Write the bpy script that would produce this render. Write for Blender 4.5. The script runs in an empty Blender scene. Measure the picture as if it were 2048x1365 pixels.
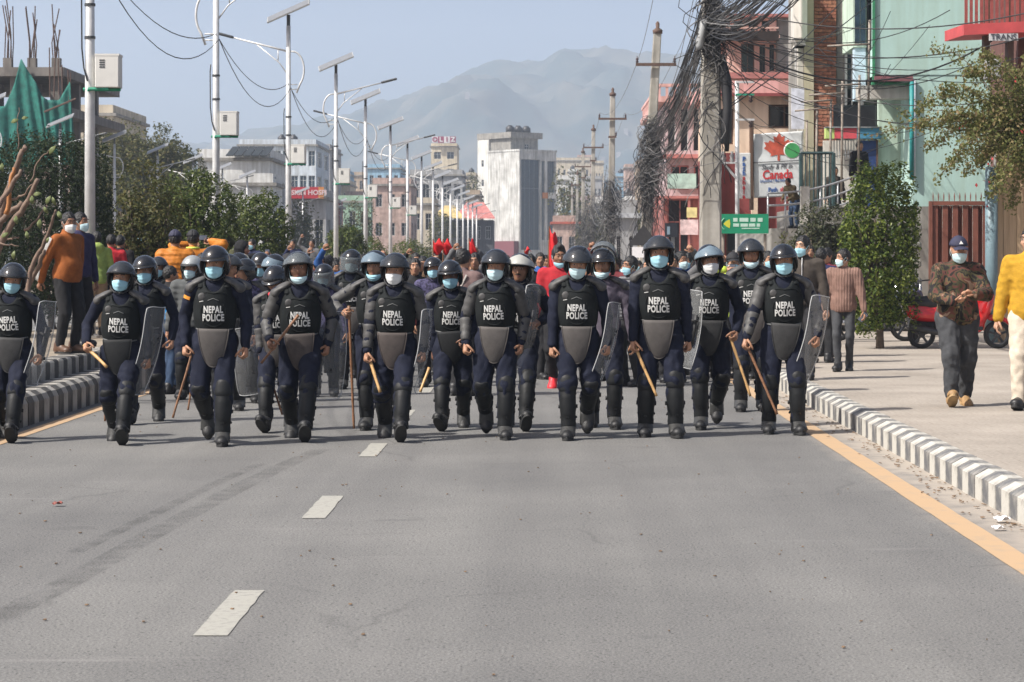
import bpy, bmesh, math, random
import numpy as np
from mathutils import Vector, Matrix, Euler
from mathutils.bvhtree import BVHTree
PI = math.pi
R = math.radians
rnd = random.Random(7)
S = bpy.context.scene
COL = S.collection

# ------------------------------------------------------------------ camera
CAM_H = 1.66
cam = bpy.data.cameras.new('camera')
cam.sensor_width = 36.0
cam.lens = 79.1
cam.shift_x = -60 / 2048
cam.shift_y = -165 / 2048
cam.clip_start = 0.1
cam.clip_end = 20000
cam.dof.use_dof = True
cam.dof.focus_distance = 21.0
cam.dof.aperture_fstop = 9.0
camo = bpy.data.objects.new('camera', cam)
camo.location = (0, 0, CAM_H)
camo.rotation_euler = (R(90), 0, 0)
COL.objects.link(camo)
S.camera = camo

# ------------------------------------------------------------------ sky and sun
SUN_EL = 48.0
SUN_DIR = Vector((-0.88, -0.475, 0)).normalized()        # horizontal direction towards the sun
world = bpy.data.worlds.new('World')
S.world = world
world.use_nodes = True
wn = world.node_tree
wn.nodes.clear()
sky = wn.nodes.new('ShaderNodeTexSky')
sky.sky_type = 'NISHITA'
sky.sun_disc = False
sky.sun_elevation = R(SUN_EL)
sky.sun_rotation = math.atan2(SUN_DIR.x, SUN_DIR.y)
sky.altitude = 1300
sky.air_density = 0.6
sky.dust_density = 10.0
sky.ozone_density = 0.4
bg = wn.nodes.new('ShaderNodeBackground')
bg.inputs['Strength'].default_value = 0.112
wo = wn.nodes.new('ShaderNodeOutputWorld')
wn.links.new(sky.outputs[0], bg.inputs['Color'])
wn.links.new(bg.outputs[0], wo.inputs['Surface'])
sun = bpy.data.lights.new('sun', 'SUN')
sun.energy = 4.6
sun.angle = R(0.6)
sun.color = (1.0, 0.955, 0.89)
suno = bpy.data.objects.new('sun', sun)
v = Vector((SUN_DIR.x * math.cos(R(SUN_EL)), SUN_DIR.y * math.cos(R(SUN_EL)), math.sin(R(SUN_EL))))
suno.rotation_euler = v.to_track_quat('Z', 'Y').to_euler()
suno.location = (-30, -10, 60)
COL.objects.link(suno)
S.view_settings.view_transform = 'Standard'
S.view_settings.look = 'None'
S.view_settings.gamma = 1.0
S.view_settings.exposure = 0.60
S.view_settings.use_curve_mapping = False
S.cycles.max_bounces = 6
S.cycles.transparent_max_bounces = 16
S.cycles.volume_bounces = 1
S.cycles.use_denoising = True

# ------------------------------------------------------------------ helpers
FPX, VX, VY = 4500.0, 1084.0, 517.0
def at(px, py, Y):
    """metres of the point seen at photograph pixel (px, py) when it stands Y metres down the road"""
    return Vector(((px - VX) * Y / FPX, Y, CAM_H - (py - VY) * Y / FPX))

MATS = {}
def mat(name, col, rough=0.6, var=0.12, scale=8.0, bump=0.0, bscale=None, metal=0.0, spec=0.5,
        alpha=None, col2=None, stretch=None, coat=0.0, trans=0.0, detail=4.0, lo=0.35, hi=0.65):
    if name in MATS: return MATS[name]
    m = bpy.data.materials.new(name); m.use_nodes = True
    nt = m.node_tree; b = nt.nodes['Principled BSDF']
    b.inputs['Roughness'].default_value = rough
    b.inputs['Metallic'].default_value = metal
    b.inputs['Specular IOR Level'].default_value = spec
    if coat: b.inputs['Coat Weight'].default_value = coat
    tc = nt.nodes.new('ShaderNodeTexCoord'); vec = tc.outputs['Object']
    if stretch:
        mp = nt.nodes.new('ShaderNodeMapping'); mp.inputs['Scale'].default_value = stretch
        nt.links.new(vec, mp.inputs['Vector']); vec = mp.outputs[0]
    if var > 0 or col2:
        n = nt.nodes.new('ShaderNodeTexNoise'); n.inputs['Scale'].default_value = scale; n.inputs['Detail'].default_value = detail
        n.inputs['Roughness'].default_value = 0.6
        nt.links.new(vec, n.inputs['Vector'])
        r = nt.nodes.new('ShaderNodeValToRGB')
        c = Vector(col)
        a = c * (1 - var) if col2 is None else Vector(col2)
        z = c * (1 + var) if col2 is None else c
        r.color_ramp.elements[0].position = lo; r.color_ramp.elements[1].position = hi
        r.color_ramp.elements[0].color = (*a, 1); r.color_ramp.elements[1].color = (*z, 1)
        nt.links.new(n.outputs['Fac'], r.inputs['Fac'])
        nt.links.new(r.outputs['Color'], b.inputs['Base Color'])
    else:
        b.inputs['Base Color'].default_value = (*col, 1)
    if bump > 0:
        n2 = nt.nodes.new('ShaderNodeTexNoise'); n2.inputs['Scale'].default_value = bscale or scale * 3; n2.inputs['Detail'].default_value = 5
        nt.links.new(vec, n2.inputs['Vector'])
        bp = nt.nodes.new('ShaderNodeBump'); bp.inputs['Strength'].default_value = bump; bp.inputs['Distance'].default_value = 0.02
        nt.links.new(n2.outputs['Fac'], bp.inputs['Height']); nt.links.new(bp.outputs[0], b.inputs['Normal'])
    if trans: b.inputs['Transmission Weight'].default_value = trans
    if alpha is not None:
        b.inputs['Alpha'].default_value = alpha
    MATS[name] = m
    return m

class MB:
    """collects shapes; build() links them as one mesh object"""
    def __init__(s): s.v = []; s.f = []; s.mi = []; s.m = 0
    def _add(s, vs, fs):
        o = len(s.v); s.v += [tuple(p) for p in vs]
        s.f += [tuple(i + o for i in f) for f in fs]; s.mi += [s.m] * len(fs)
        return s
    def box(s, lo, hi, M=None):
        x0, y0, z0 = lo; x1, y1, z1 = hi
        p = [(x0,y0,z0),(x1,y0,z0),(x1,y1,z0),(x0,y1,z0),(x0,y0,z1),(x1,y0,z1),(x1,y1,z1),(x0,y1,z1)]
        if M: p = [M @ Vector(q) for q in p]
        return s._add(p, [(0,3,2,1),(4,5,6,7),(0,1,5,4),(1,2,6,5),(2,3,7,6),(3,0,4,7)])
    def cbox(s, c, h, M=None):
        return s.box([c[i]-h[i] for i in range(3)], [c[i]+h[i] for i in range(3)], M)
    def bevbox(s, lo, hi, b, M=None):
        # box with chamfered vertical and horizontal edges (octagonal sweep in z)
        x0,y0,z0 = lo; x1,y1,z1 = hi
        def ring(z, k):
            return [(x0+b+k,y0+k,z),(x1-b-k,y0+k,z),(x1-k,y0+b+k,z),(x1-k,y1-b-k,z),(x1-b-k,y1-k,z),(x0+b+k,y1-k,z),(x0+k,y1-b-k,z),(x0+k,y0+b+k,z)]
        p = ring(z0,b*.6)+ring(z0+b,0)+ring(z1-b,0)+ring(z1,b*.6)
        if M: p = [M @ Vector(q) for q in p]
        f = [tuple(range(7,-1,-1)), tuple(range(24,32))]
        for k in range(3):
            for i in range(8): f.append((k*8+i, k*8+(i+1)%8, k*8+8+(i+1)%8, k*8+8+i))
        return s._add(p, f)
    def tube(s, pts, rad, n=8, cap=True, flat=None):
        pts = [Vector(p) for p in pts]; k = len(pts)
        if not hasattr(rad, '__len__'): rad = [rad]*k
        vs = []; up = None
        for i, p in enumerate(pts):
            t = (pts[min(i+1,k-1)] - pts[max(i-1,0)])
            if t.length < 1e-9: t = Vector((0,0,1))
            t.normalize()
            if up is None:
                up = Vector((1,0,0)) if abs(t.x) < .8 else Vector((0,1,0))
            a = (up - t*up.dot(t)).normalized(); up = a; b = t.cross(a)
            for j in range(n):
                w = 2*PI*j/n
                vs.append(p + (a*math.cos(w) + b*math.sin(w)*(flat or 1))*rad[i])
        fs = [(i*n+j, i*n+(j+1)%n, i*n+n+(j+1)%n, i*n+n+j) for i in range(k-1) for j in range(n)]
        if cap: fs += [tuple(range(n-1,-1,-1)), tuple((k-1)*n+j for j in range(n))]
        return s._add(vs, fs)
    def lathe(s, prof, n=16, M=None, cap=True):
        k = len(prof); vs = []
        for r, z in prof:
            for j in range(n):
                w = 2*PI*j/n; q = Vector((r*math.cos(w), r*math.sin(w), z)); vs.append(M @ q if M else q)
        fs = [(i*n+j, i*n+(j+1)%n, i*n+n+(j+1)%n, i*n+n+j) for i in range(k-1) for j in range(n)]
        if cap: fs += [tuple(range(n-1,-1,-1)), tuple((k-1)*n+j for j in range(n))]
        return s._add(vs, fs)
    def grid(s, fn, nu, nv, closed=False):
        vs = [fn(i/(nu-1), j/(nv-1)) for i in range(nu) for j in range(nv)]
        fs = [(i*nv+j, i*nv+j+1, (i+1)*nv+j+1, (i+1)*nv+j) for i in range(nu-1) for j in range(nv-1)]
        return s._add(vs, fs)
    def slab(s, fn, nu, nv, th):
        """a sheet with thickness: fn(u,v) -> point, th = offset vector or function"""
        a = [Vector(fn(i/(nu-1), j/(nv-1))) for i in range(nu) for j in range(nv)]
        b = [p + (th(p) if callable(th) else Vector(th)) for p in a]
        N = nu*nv; fs = []
        for i in range(nu-1):
            for j in range(nv-1):
                q = (i*nv+j, i*nv+j+1, (i+1)*nv+j+1, (i+1)*nv+j)
                fs.append(q); fs.append(tuple(N+x for x in reversed(q)))
        for i in range(nu-1):
            for j in (0, nv-1):
                q = (i*nv+j, (i+1)*nv+j, N+(i+1)*nv+j, N+i*nv+j); fs.append(q if j == 0 else q[::-1])
        for j in range(nv-1):
            for i in (0, nu-1):
                q = (i*nv+j, N+i*nv+j, N+i*nv+j+1, i*nv+j+1); fs.append(q if i == 0 else q[::-1])
        return s._add(a+b, fs)
    def poly(s, pts, th):
        """flat outline extruded by vector th"""
        n = len(pts); th = Vector(th); p = [Vector(q) for q in pts]
        vs = p + [q + th for q in p]
        fs = [tuple(range(n)), tuple(n+i for i in range(n-1,-1,-1))]
        fs += [(i, n+i, n+(i+1)%n, (i+1)%n) for i in range(n)]
        return s._add(vs, fs)
    def ellipsoid(s, c, r, n=12, m=8, M=None):
        vs=[]; c=Vector(c)
        for i in range(m+1):
            th = PI*i/m
            for j in range(n):
                w=2*PI*j/n; q=Vector((r[0]*math.sin(th)*math.cos(w), r[1]*math.sin(th)*math.sin(w), r[2]*math.cos(th)))
                vs.append(c+(M@q if M else q))
        fs=[(i*n+j, i*n+n+j, i*n+n+(j+1)%n, i*n+(j+1)%n) for i in range(m) for j in range(n)]
        return s._add(vs, fs)
    def mesh(s, name, mats, smooth=False):
        me = bpy.data.meshes.new(name); me.from_pydata(s.v, [], s.f)
        if not isinstance(mats, (list, tuple)): mats = [mats]
        for m in mats: me.materials.append(m)
        if len(mats) > 1: me.polygons.foreach_set('material_index', s.mi)
        if smooth: me.polygons.foreach_set('use_smooth', [True]*len(me.polygons))
        me.validate(); me.update()
        return me
    def build(s, name, mats, parent=None, smooth=False, autos=None):
        me = s.mesh(name, mats, smooth or bool(autos))
        if autos: me.set_sharp_from_angle(angle=R(autos))
        return ob(name, me, parent)

def ob(name, me, parent=None, M=None):
    o = bpy.data.objects.new(name, me); COL.objects.link(o)
    if parent is not None: o.parent = parent
    if M is not None: o.matrix_local = M
    return o
def tag(o, label=None, cat=None, group=None, kind=None):
    if label: o['label'] = label
    if cat: o['category'] = cat
    if group: o['group'] = group
    if kind: o['kind'] = kind
    return o
def thing(name, loc, label, cat, group=None, rz=0.0):
    o = bpy.data.objects.new(name, None); o.empty_display_size = 0.2
    o.location = loc; o.rotation_euler = (0, 0, rz); COL.objects.link(o)
    return tag(o, label, cat, group)
def copy_tree(o, parent=None):
    c = o.copy(); COL.objects.link(c); c.parent = parent
    for ch in list(o.children):
        d = copy_tree(ch, c)
    return c
def struct(mb, name, m, smooth=False):
    return tag(mb.build(name, m, None, smooth), kind='structure')

FONT_CACHE = {}
def text_mesh(txt, size, m, depth=0.004, bold=0.0, shear=0.0, spacing=1.0, res=3):
    cu = bpy.data.curves.new('lettering', 'FONT'); cu.body = txt; cu.size = size; cu.extrude = depth
    cu.offset = bold; cu.shear = shear; cu.align_x = 'CENTER'; cu.align_y = 'CENTER'; cu.space_character = spacing
    cu.resolution_u = res; cu.space_line = 0.86
    o = bpy.data.objects.new('lettering', cu); COL.objects.link(o)
    dg = bpy.context.evaluated_depsgraph_get()
    me = bpy.data.meshes.new_from_object(o.evaluated_get(dg))
    bpy.data.objects.remove(o); me.materials.clear(); me.materials.append(m)
    return me
FACE_CAM = Matrix.Rotation(R(90), 4, 'X')        # text in the xy plane turned to stand upright facing -Y

# ================================================================== the setting
def asphalt_mat():
    m = bpy.data.materials.new('asphalt'); m.use_nodes = True; nt = m.node_tree; L = nt.links.new
    b = nt.nodes['Principled BSDF']; b.inputs['Roughness'].default_value = 0.88; b.inputs['Specular IOR Level'].default_value = 0.3
    tc = nt.nodes.new('ShaderNodeTexCoord'); O = tc.outputs['Object']
    def noise(scale, detail=3, st=None, rough=.6):
        n = nt.nodes.new('ShaderNodeTexNoise'); n.inputs['Scale'].default_value = scale; n.inputs['Detail'].default_value = detail; n.inputs['Roughness'].default_value = rough
        if st:
            mp = nt.nodes.new('ShaderNodeMapping'); mp.inputs['Scale'].default_value = st; L(O, mp.inputs['Vector']); L(mp.outputs[0], n.inputs['Vector'])
        else: L(O, n.inputs['Vector'])
        return n.outputs['Fac']
    def ramp(f, p0, p1, c0, c1):
        r = nt.nodes.new('ShaderNodeValToRGB'); e = r.color_ramp.elements
        e[0].position = p0; e[1].position = p1; e[0].color = (*c0, 1); e[1].color = (*c1, 1); L(f, r.inputs['Fac']); return r.outputs['Color']
    def mix(a, c, f, mode='MIX'):
        x = nt.nodes.new('ShaderNodeMix'); x.data_type = 'RGBA'; x.blend_type = mode
        if isinstance(f, float): x.inputs[0].default_value = f
        else: L(f, x.inputs[0])
        for s, i in ((a, 6), (c, 7)):
            if isinstance(s, tuple): x.inputs[i].default_value = (*s, 1)
            else: L(s, x.inputs[i])
        return x.outputs[2]
    base = ramp(noise(0.5, 5), .3, .7, (.140, .1385, .1365), (.180, .177, .172))
    fine = ramp(noise(75, 2, None, .8), .36, .64, (.6, .6, .6), (1.4, 1.39, 1.36))
    c = mix(base, fine, 1.0, 'MULTIPLY')
    grit = ramp(noise(42, 1), .665, .70, (0, 0, 0), (1, 1, 1))
    c = mix(c, (.052, .05, .048), grit)
    lite = ramp(noise(55, 1, (1.1, .9, 1)), .70, .73, (0, 0, 0), (.55, .55, .55))
    c = mix(c, (.33, .32, .3), lite)
    lane = ramp(noise(1.0, 3, (1.1, .03, 1)), .42, .62, (.9, .9, .9), (1.06, 1.06, 1.05))
    c = mix(c, lane, 1.0, 'MULTIPLY')
    scuff = ramp(noise(1.3, 4, (.28, 2.6, 1)), .66, .74, (0, 0, 0), (.35, .35, .35))
    c = mix(c, (.27, .26, .25), scuff)
    tar = ramp(noise(1.0, 3, (.8, 2.2, 1)), .68, .73, (0, 0, 0), (.4, .4, .4))
    c = mix(c, (.085, .083, .082), tar)
    # dusty gutter beside the kerbs
    sp = nt.nodes.new('ShaderNodeSeparateXYZ'); L(O, sp.inputs[0])
    mr = nt.nodes.new('ShaderNodeMapRange'); mr.inputs[1].default_value = 2.25; mr.inputs[2].default_value = 3.0; L(sp.outputs[0], mr.inputs[0])
    ad = nt.nodes.new('ShaderNodeMath'); ad.operation = 'MULTIPLY'; L(mr.outputs[0], ad.inputs[0]); L(noise(3.0, 5), ad.inputs[1])
    dust = ramp(ad.outputs[0], .1, .42, (0, 0, 0), (1, 1, 1))
    c = mix(c, (.34, .30, .255), dust)
    c = mix(c, ramp(noise(.22, 4, (1.6, .55, 1)), .36, .66, (.93, .93, .935), (1.06, 1.06, 1.05)), 1.0, 'MULTIPLY')
    vo = nt.nodes.new('ShaderNodeTexVoronoi'); vo.feature = 'DISTANCE_TO_EDGE'; vo.inputs['Scale'].default_value = .55
    wob = nt.nodes.new('ShaderNodeMix'); wob.data_type = 'VECTOR'; wob.inputs[0].default_value = .22
    nv = nt.nodes.new('ShaderNodeTexNoise'); nv.inputs['Scale'].default_value = 2.2; nv.inputs['Detail'].default_value = 5; L(O, nv.inputs['Vector'])
    L(O, wob.inputs[4]); L(nv.outputs['Color'], wob.inputs[5]); L(wob.outputs[1], vo.inputs['Vector'])
    ck = ramp(vo.outputs['Distance'], .0, .010, (.4, .4, .4), (0, 0, 0))
    km = nt.nodes.new('ShaderNodeMath'); km.operation = 'MULTIPLY'; L(ck, km.inputs[0]); L(ramp(noise(.35, 2), .52, .60, (0, 0, 0), (1, 1, 1)), km.inputs[1])
    c = mix(c, (.07, .068, .066), km.outputs[0])
    oil = ramp(noise(.9, 3, (1.0, .7, 1)), .70, .80, (0, 0, 0), (.22, .22, .22))
    c = mix(c, (.075, .073, .072), oil)
    L(c, b.inputs['Base Color'])
    bp = nt.nodes.new('ShaderNodeBump'); bp.inputs['Strength'].default_value = .35; bp.inputs['Distance'].default_value = .006
    L(noise(85, 2), bp.inputs['Height']); L(bp.outputs[0], b.inputs['Normal'])
    return m

def paver_mat():
    m = bpy.data.materials.new('concrete_paving'); m.use_nodes = True; nt = m.node_tree; L = nt.links.new
    b = nt.nodes['Principled BSDF']; b.inputs['Roughness'].default_value = 0.9; b.inputs['Specular IOR Level'].default_value = .25
    tc = nt.nodes.new('ShaderNodeTexCoord'); O = tc.outputs['Object']
    br = nt.nodes.new('ShaderNodeTexBrick'); br.inputs['Scale'].default_value = 1.0
    br.inputs['Brick Width'].default_value = .3; br.inputs['Row Height'].default_value = .3; br.inputs['Mortar Size'].default_value = .006
    br.inputs['Color1'].default_value = (.335, .302, .265, 1); br.inputs['Color2'].default_value = (.352, .318, .278, 1); br.inputs['Mortar'].default_value = (.305, .27, .235, 1)
    L(O, br.inputs['Vector'])
    n = nt.nodes.new('ShaderNodeTexNoise'); n.inputs['Scale'].default_value = .9; n.inputs['Detail'].default_value = 8; L(O, n.inputs['Vector'])
    r = nt.nodes.new('ShaderNodeValToRGB'); e = r.color_ramp.elements; e[0].position = .3; e[1].position = .7
    e[0].color = (.78, .76, .73, 1); e[1].color = (1.1, 1.08, 1.05, 1); L(n.outputs['Fac'], r.inputs['Fac'])
    x = nt.nodes.new('ShaderNodeMix'); x.data_type = 'RGBA'; x.blend_type = 'MULTIPLY'; x.inputs[0].default_value = 1
    L(br.outputs['Color'], x.inputs[6]); L(r.outputs['Color'], x.inputs[7])
    n2 = nt.nodes.new('ShaderNodeTexNoise'); n2.inputs['Scale'].default_value = 30; n2.inputs['Detail'].default_value = 4; L(O, n2.inputs['Vector'])
    r2 = nt.nodes.new('ShaderNodeValToRGB'); e = r2.color_ramp.elements; e[0].position = .35; e[1].position = .65
    e[0].color = (.86, .86, .86, 1); e[1].color = (1.1, 1.1, 1.1, 1); L(n2.outputs['Fac'], r2.inputs['Fac'])
    x2 = nt.nodes.new('ShaderNodeMix'); x2.data_type = 'RGBA'; x2.blend_type = 'MULTIPLY'; x2.inputs[0].default_value = 1
    L(x.outputs[2], x2.inputs[6]); L(r2.outputs['Color'], x2.inputs[7]); L(x2.outputs[2], b.inputs['Base Color'])
    return m

ASPH = asphalt_mat(); PAVE = paver_mat()
EARTH = mat('dry_earth', (.24, .2, .15), .95, .25, 2.0, .3)
Y0, Y1 = -8.0, 405.0
XK = 3.0            # right kerb face
XM = -5.1           # median kerb face
struct(MB().box((-3000, -300, -.6), (3000, 6000, -.35)), 'ground', EARTH)
struct(MB().box((XM - .2, Y0, -.34), (XK + .1, Y1, 0)), 'road', ASPH)
struct(MB().box((-20.0, Y0, -.34), (-8.4, Y1, 0)), 'opposite_road', ASPH)
struct(MB().box((XK + .19, Y0, -.3), (60, Y1, .2)), 'pavement', PAVE)
struct(MB().box((-70, Y0, -.3), (-20.0, Y1, .16)), 'far_pavement', PAVE)
struct(MB().box((-8.3, Y0, -.3), (XM - .62, Y1, .47)), 'median_soil', EARTH)
struct(MB().box((-70, Y1, -.3), (60, 1200, .02)), 'town_ground', EARTH)

# painted lines
YEL = mat('worn_yellow_paint', (.44, .30, .175), .8, 0, 6, col2=(.33, .26, .19), lo=.22, hi=.48, detail=8)
WHT = mat('worn_white_paint', (.335, .325, .285), .8, 0, 22, col2=(.22, .215, .2), lo=.3, hi=.5, detail=8)
def strip(x0, x1, a, b, n, z=.004, jit=.004):
    mb = MB(); pts0 = []; pts1 = []
    for i in range(n+1):
        y = a + (b-a)*i/n
        pts0.append((x0 + rnd.uniform(-jit, jit), y, z)); pts1.append((x1 + rnd.uniform(-jit, jit), y, z))
    mb._add(pts0 + pts1, [(i, n+1+i, n+2+i, i+1) for i in range(n)])
    return mb
struct(strip(2.52, 2.70, 5, 120, 300), 'edge_line', YEL)
struct(strip(-4.98, -4.82, 16, 120, 260), 'edge_line', YEL)
yd = 4500*1.66/751 - 9.0
k = 0
while yd < 140:
    struct(strip(-1.535, -1.385, yd, yd + 1.35, 10, .004, .004), 'lane_dash', WHT)
    yd += 4.47
# faint tyre marks sweeping across the lane
def tyre_mat():
    m = bpy.data.materials.new('tyre_rubber_trace'); m.use_nodes = True; nt = m.node_tree
    b = nt.nodes['Principled BSDF']; b.inputs['Base Color'].default_value = (.035, .034, .034, 1); b.inputs['Roughness'].default_value = .9
    tc = nt.nodes.new('ShaderNodeTexCoord'); n = nt.nodes.new('ShaderNodeTexNoise'); n.inputs['Scale'].default_value = 5; n.inputs['Detail'].default_value = 8
    r = nt.nodes.new('ShaderNodeMapRange'); r.inputs[1].default_value = .35; r.inputs[2].default_value = .75; r.inputs[3].default_value = .0; r.inputs[4].default_value = .26
    nt.links.new(tc.outputs['Object'], n.inputs['Vector']); nt.links.new(n.outputs['Fac'], r.inputs[0]); nt.links.new(r.outputs[0], b.inputs['Alpha'])
    return m
TYRE_TR = tyre_mat()
def ground_px(px, py, z=0.0):
    Y = FPX * (CAM_H - z) / (py - VY); return Vector(((px - VX) * Y / FPX, Y, z))
for w, pts in ((.085, [(-60, 1265), (130, 1168), (300, 1072), (450, 990), (560, 935), (640, 900)]), (.05, [(150, 1105), (300, 1032), (430, 968), (520, 928)])):
    P = [ground_px(*p) for p in pts]; Q = []
    for i in range(len(P)-1):
        for k in range(6): Q.append(P[i].lerp(P[i+1], k/6))
    Q.append(P[-1]); n = len(Q)
    vs = [(q.x - w, q.y, .004) for q in Q] + [(q.x + w, q.y, .004) for q in Q]
    struct(MB()._add(vs, [(i, n+i, n+i+1, i+1) for i in range(n-1)]), 'tyre_mark', TYRE_TR)

# kerbs: painted stones
KW = mat('kerb_white_paint', (.45, .435, .39), .8, 0, 9, col2=(.25, .23, .20), lo=.30, hi=.50, detail=8, bump=.3)
KB = mat('kerb_grey_paint', (.11, .112, .115), .8, 0, 9, col2=(.27, .255, .23), lo=.34, hi=.56, detail=8, bump=.3)
KW2 = mat('median_kerb_white_paint', (.40, .38, .34), .85, 0, 7, col2=(.24, .22, .19), lo=.3, hi=.55, detail=8, bump=.3)
KB2 = mat('median_kerb_black_paint', (.06, .058, .055), .85, 0, 7, col2=(.13, .12, .105), lo=.35, hi=.65, detail=8, bump=.3)
def stone_mesh(prof, ln, m):
    n = len(prof); vs = [(x, 0, z) for x, z in prof] + [(x, ln, z) for x, z in prof]
    fs = [tuple(range(n-1, -1, -1)), tuple(range(n, 2*n))] + [(i, (i+1) % n, n+(i+1) % n, n+i) for i in range(n)]
    return MB()._add(vs, fs).mesh('kerb_stone', m)
def kerb(name, prof, x, y0, count, ln, mw, mb_, gap=.004, zbase=0):
    root = bpy.data.objects.new(name, None); COL.objects.link(root); root.location = (x, y0, zbase); tag(root, kind='structure')
    me = [stone_mesh(prof, ln-gap, mw), stone_mesh(prof, ln-gap, mb_)]
    for i in range(count):
        o = ob('kerb_stone', me[i % 2], root); o.location = (rnd.uniform(-.006, .006), i*ln, rnd.uniform(-.004, .004))
        o.rotation_euler = (0, 0, rnd.uniform(-.012, .012))
    far = MB()
    n = int((Y1 - y0)/ln)
    # the run beyond: the same stones joined
    for i in range(count, min(n, count + 700)):
        far.m = i % 2
        vs = [(px, i*ln, z) for px, z in prof] + [(px, (i+1)*ln-gap, z) for px, z in prof]; q = len(prof)
        far._add(vs, [tuple(range(q-1, -1, -1)), tuple(range(q, 2*q))] + [(a, (a+1) % q, q+(a+1) % q, q+a) for a in range(q)])
    fo = far.build('far_kerb_stones', [mw, mb_], root); fo['kind'] = 'stuff'
    return root
kerb('kerb', [(0, -.25), (.19, -.25), (.19, .205), (.09, .205), (.0, .155)], XK, 8.0, 240, .23, KW, KB)
kerb('median_kerb', [(0, -.25), (0, .22), (-.03, .28), (-.09, .32), (-.36, .32), (-.36, -.25)][::-1], XM, 16.0, 200, .235, KW2, KB2)
kerb('median_upper_kerb', [(0, .0), (0, .50), (-.02, .52), (-.26, .52), (-.26, .0)][::-1], XM - .365, 16.0, 200, .225, KW2, KB2)
kerb('far_median_kerb', [(0, -.2), (0, .48), (.12, .48), (.12, -.2)], -8.415, 30.0, 60, .25, KW2, KB2)

# litter and leaf crumbs in the gutter
LEAF_DRY = mat('dry_leaf', (.16, .1, .055), .9, .4, 20)
mb = MB()
for i in range(420):
    y = 9 + 26*rnd.random()**1.2; x = XK - .02 - abs(rnd.gauss(0, .13)); s = rnd.uniform(.006, .022); a = rnd.uniform(0, 6.3)
    mb.poly([(x+s*math.cos(a+w)*(1 if j % 2 else .6), y+s*1.3*math.sin(a+w), .006+.4*s*rnd.random()) for j, w in enumerate((0, 1.3, 2.7, 4.2))], (0, 0, .003))
for i in range(260):
    y = 8 + 30*rnd.random(); x = rnd.uniform(-4.8, 2.4); s = rnd.uniform(.003, .011); a = rnd.uniform(0, 6.3)
    mb.poly([(x+s*math.cos(a+w), y+s*1.6*math.sin(a+w), .005) for w in (0, 1.5, 3.0, 4.4)], (0, 0, .004))
tag(mb.build('dry_leaf_litter', LEAF_DRY), 'brown leaf crumbs and grit scattered on the asphalt and along the kerb', 'litter', kind='stuff')
PAPER = mat('white_paper', (.75, .75, .76), .7, .05)
REDP = mat('red_wrapper', (.22, .06, .045), .6, .3)
def scrap(pos, s, m, label):
    mb = MB()
    mb.slab(lambda u, w: (pos.x + s*(u-.5)*1.6, pos.y + s*(w-.5)*1.3, pos.z + .012 + s*.28*(math.sin(7*u+pos.x)*math.cos(6*w)+1)), 6, 6, (0, 0, .003))
    tag(mb.build('paper_scrap', m), label, 'litter')
scrap(ground_px(2004, 1046), .06, PAPER, 'crumpled white paper lying in the gutter beside the kerb')
scrap(ground_px(1995, 1062), .04, PAPER, 'tiny torn white paper shred on the dusty gutter')
scrap(ground_px(115, 1013), .04, REDP, 'small red wrapper lying on the open asphalt')
scrap(ground_px(112, 829), .04, REDP, 'red wrapper against the foot of the median kerb')

# hills behind the town
def hill_mat():
    m = mat('hillside', (.025, .045, .045), .95, 0, .011, col2=(.085, .085, .07), lo=.40, hi=.58, detail=10)
    return m
def ridge(pts, x):
    for i in range(len(pts)-1):
        if pts[i][0] <= x <= pts[i+1][0]:
            t = (x - pts[i][0])/(pts[i+1][0]-pts[i][0]); t = t*t*(3-2*t)
            return pts[i][1]*(1-t)+pts[i+1][1]*t
    return pts[0][1] if x < pts[0][0] else pts[-1][1]
def fbm(x, y, o=5):
    s = 0; a = 1; f = 1
    for i in range(o):
        s += a*(math.sin(f*x*1.7+i*2.1+1.3*math.sin(f*y*1.1+i))*math.cos(f*y*1.9-i*1.3+math.sin(f*x*.9))); a *= .52; f *= 2.07
    return s
RY = 2700.0
RP = [(px, (VY - py)*RY/FPX) for px, py in ((-700, 330), (-300, 300), (0, 275), (150, 262), (300, 258), (400, 258), (450, 275), (520, 226), (620, 214), (700, 202), (800, 188), (870, 152), (960, 116), (1000, 109), (1080, 113), (1130, 95), (1250, 93), (1330, 82), (1420, 60), (1600, 40), (1900, 60), (2600, 180), (3200, 260))]
def hz(x, t):
    px = VX + x*FPX/RY
    h = ridge(RP, px)
    g = t*t*(3-2*t) if t < 1 else 1-.35*(t-1)**2
    y = 1500 + (RY-1500)*t
    return h*g*(.93 + .07*math.cos(x*.011)) * (1 + .16*fbm(x*.009, y*.004)*min(1, 2.0*abs(1-t)+.10)) + 6.0*fbm(x*.028, y*.016, 5)*min(1, t*2)*min(1, 3*abs(1-t)+.35) - 4
mb = MB(); NX, NT = 420, 110
vs = [(-1300 + 2700*i/(NX-1), 1500 + (RY-1500)*(1.25*j/(NT-1)), hz(-1300 + 2700*i/(NX-1), 1.25*j/(NT-1))) for i in range(NX) for j in range(NT)]
mb._add(vs, [(i*NT+j, (i+1)*NT+j, (i+1)*NT+j+1, i*NT+j+1) for i in range(NX-1) for j in range(NT-1)])
struct(mb, 'hills', hill_mat(), True)
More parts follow.
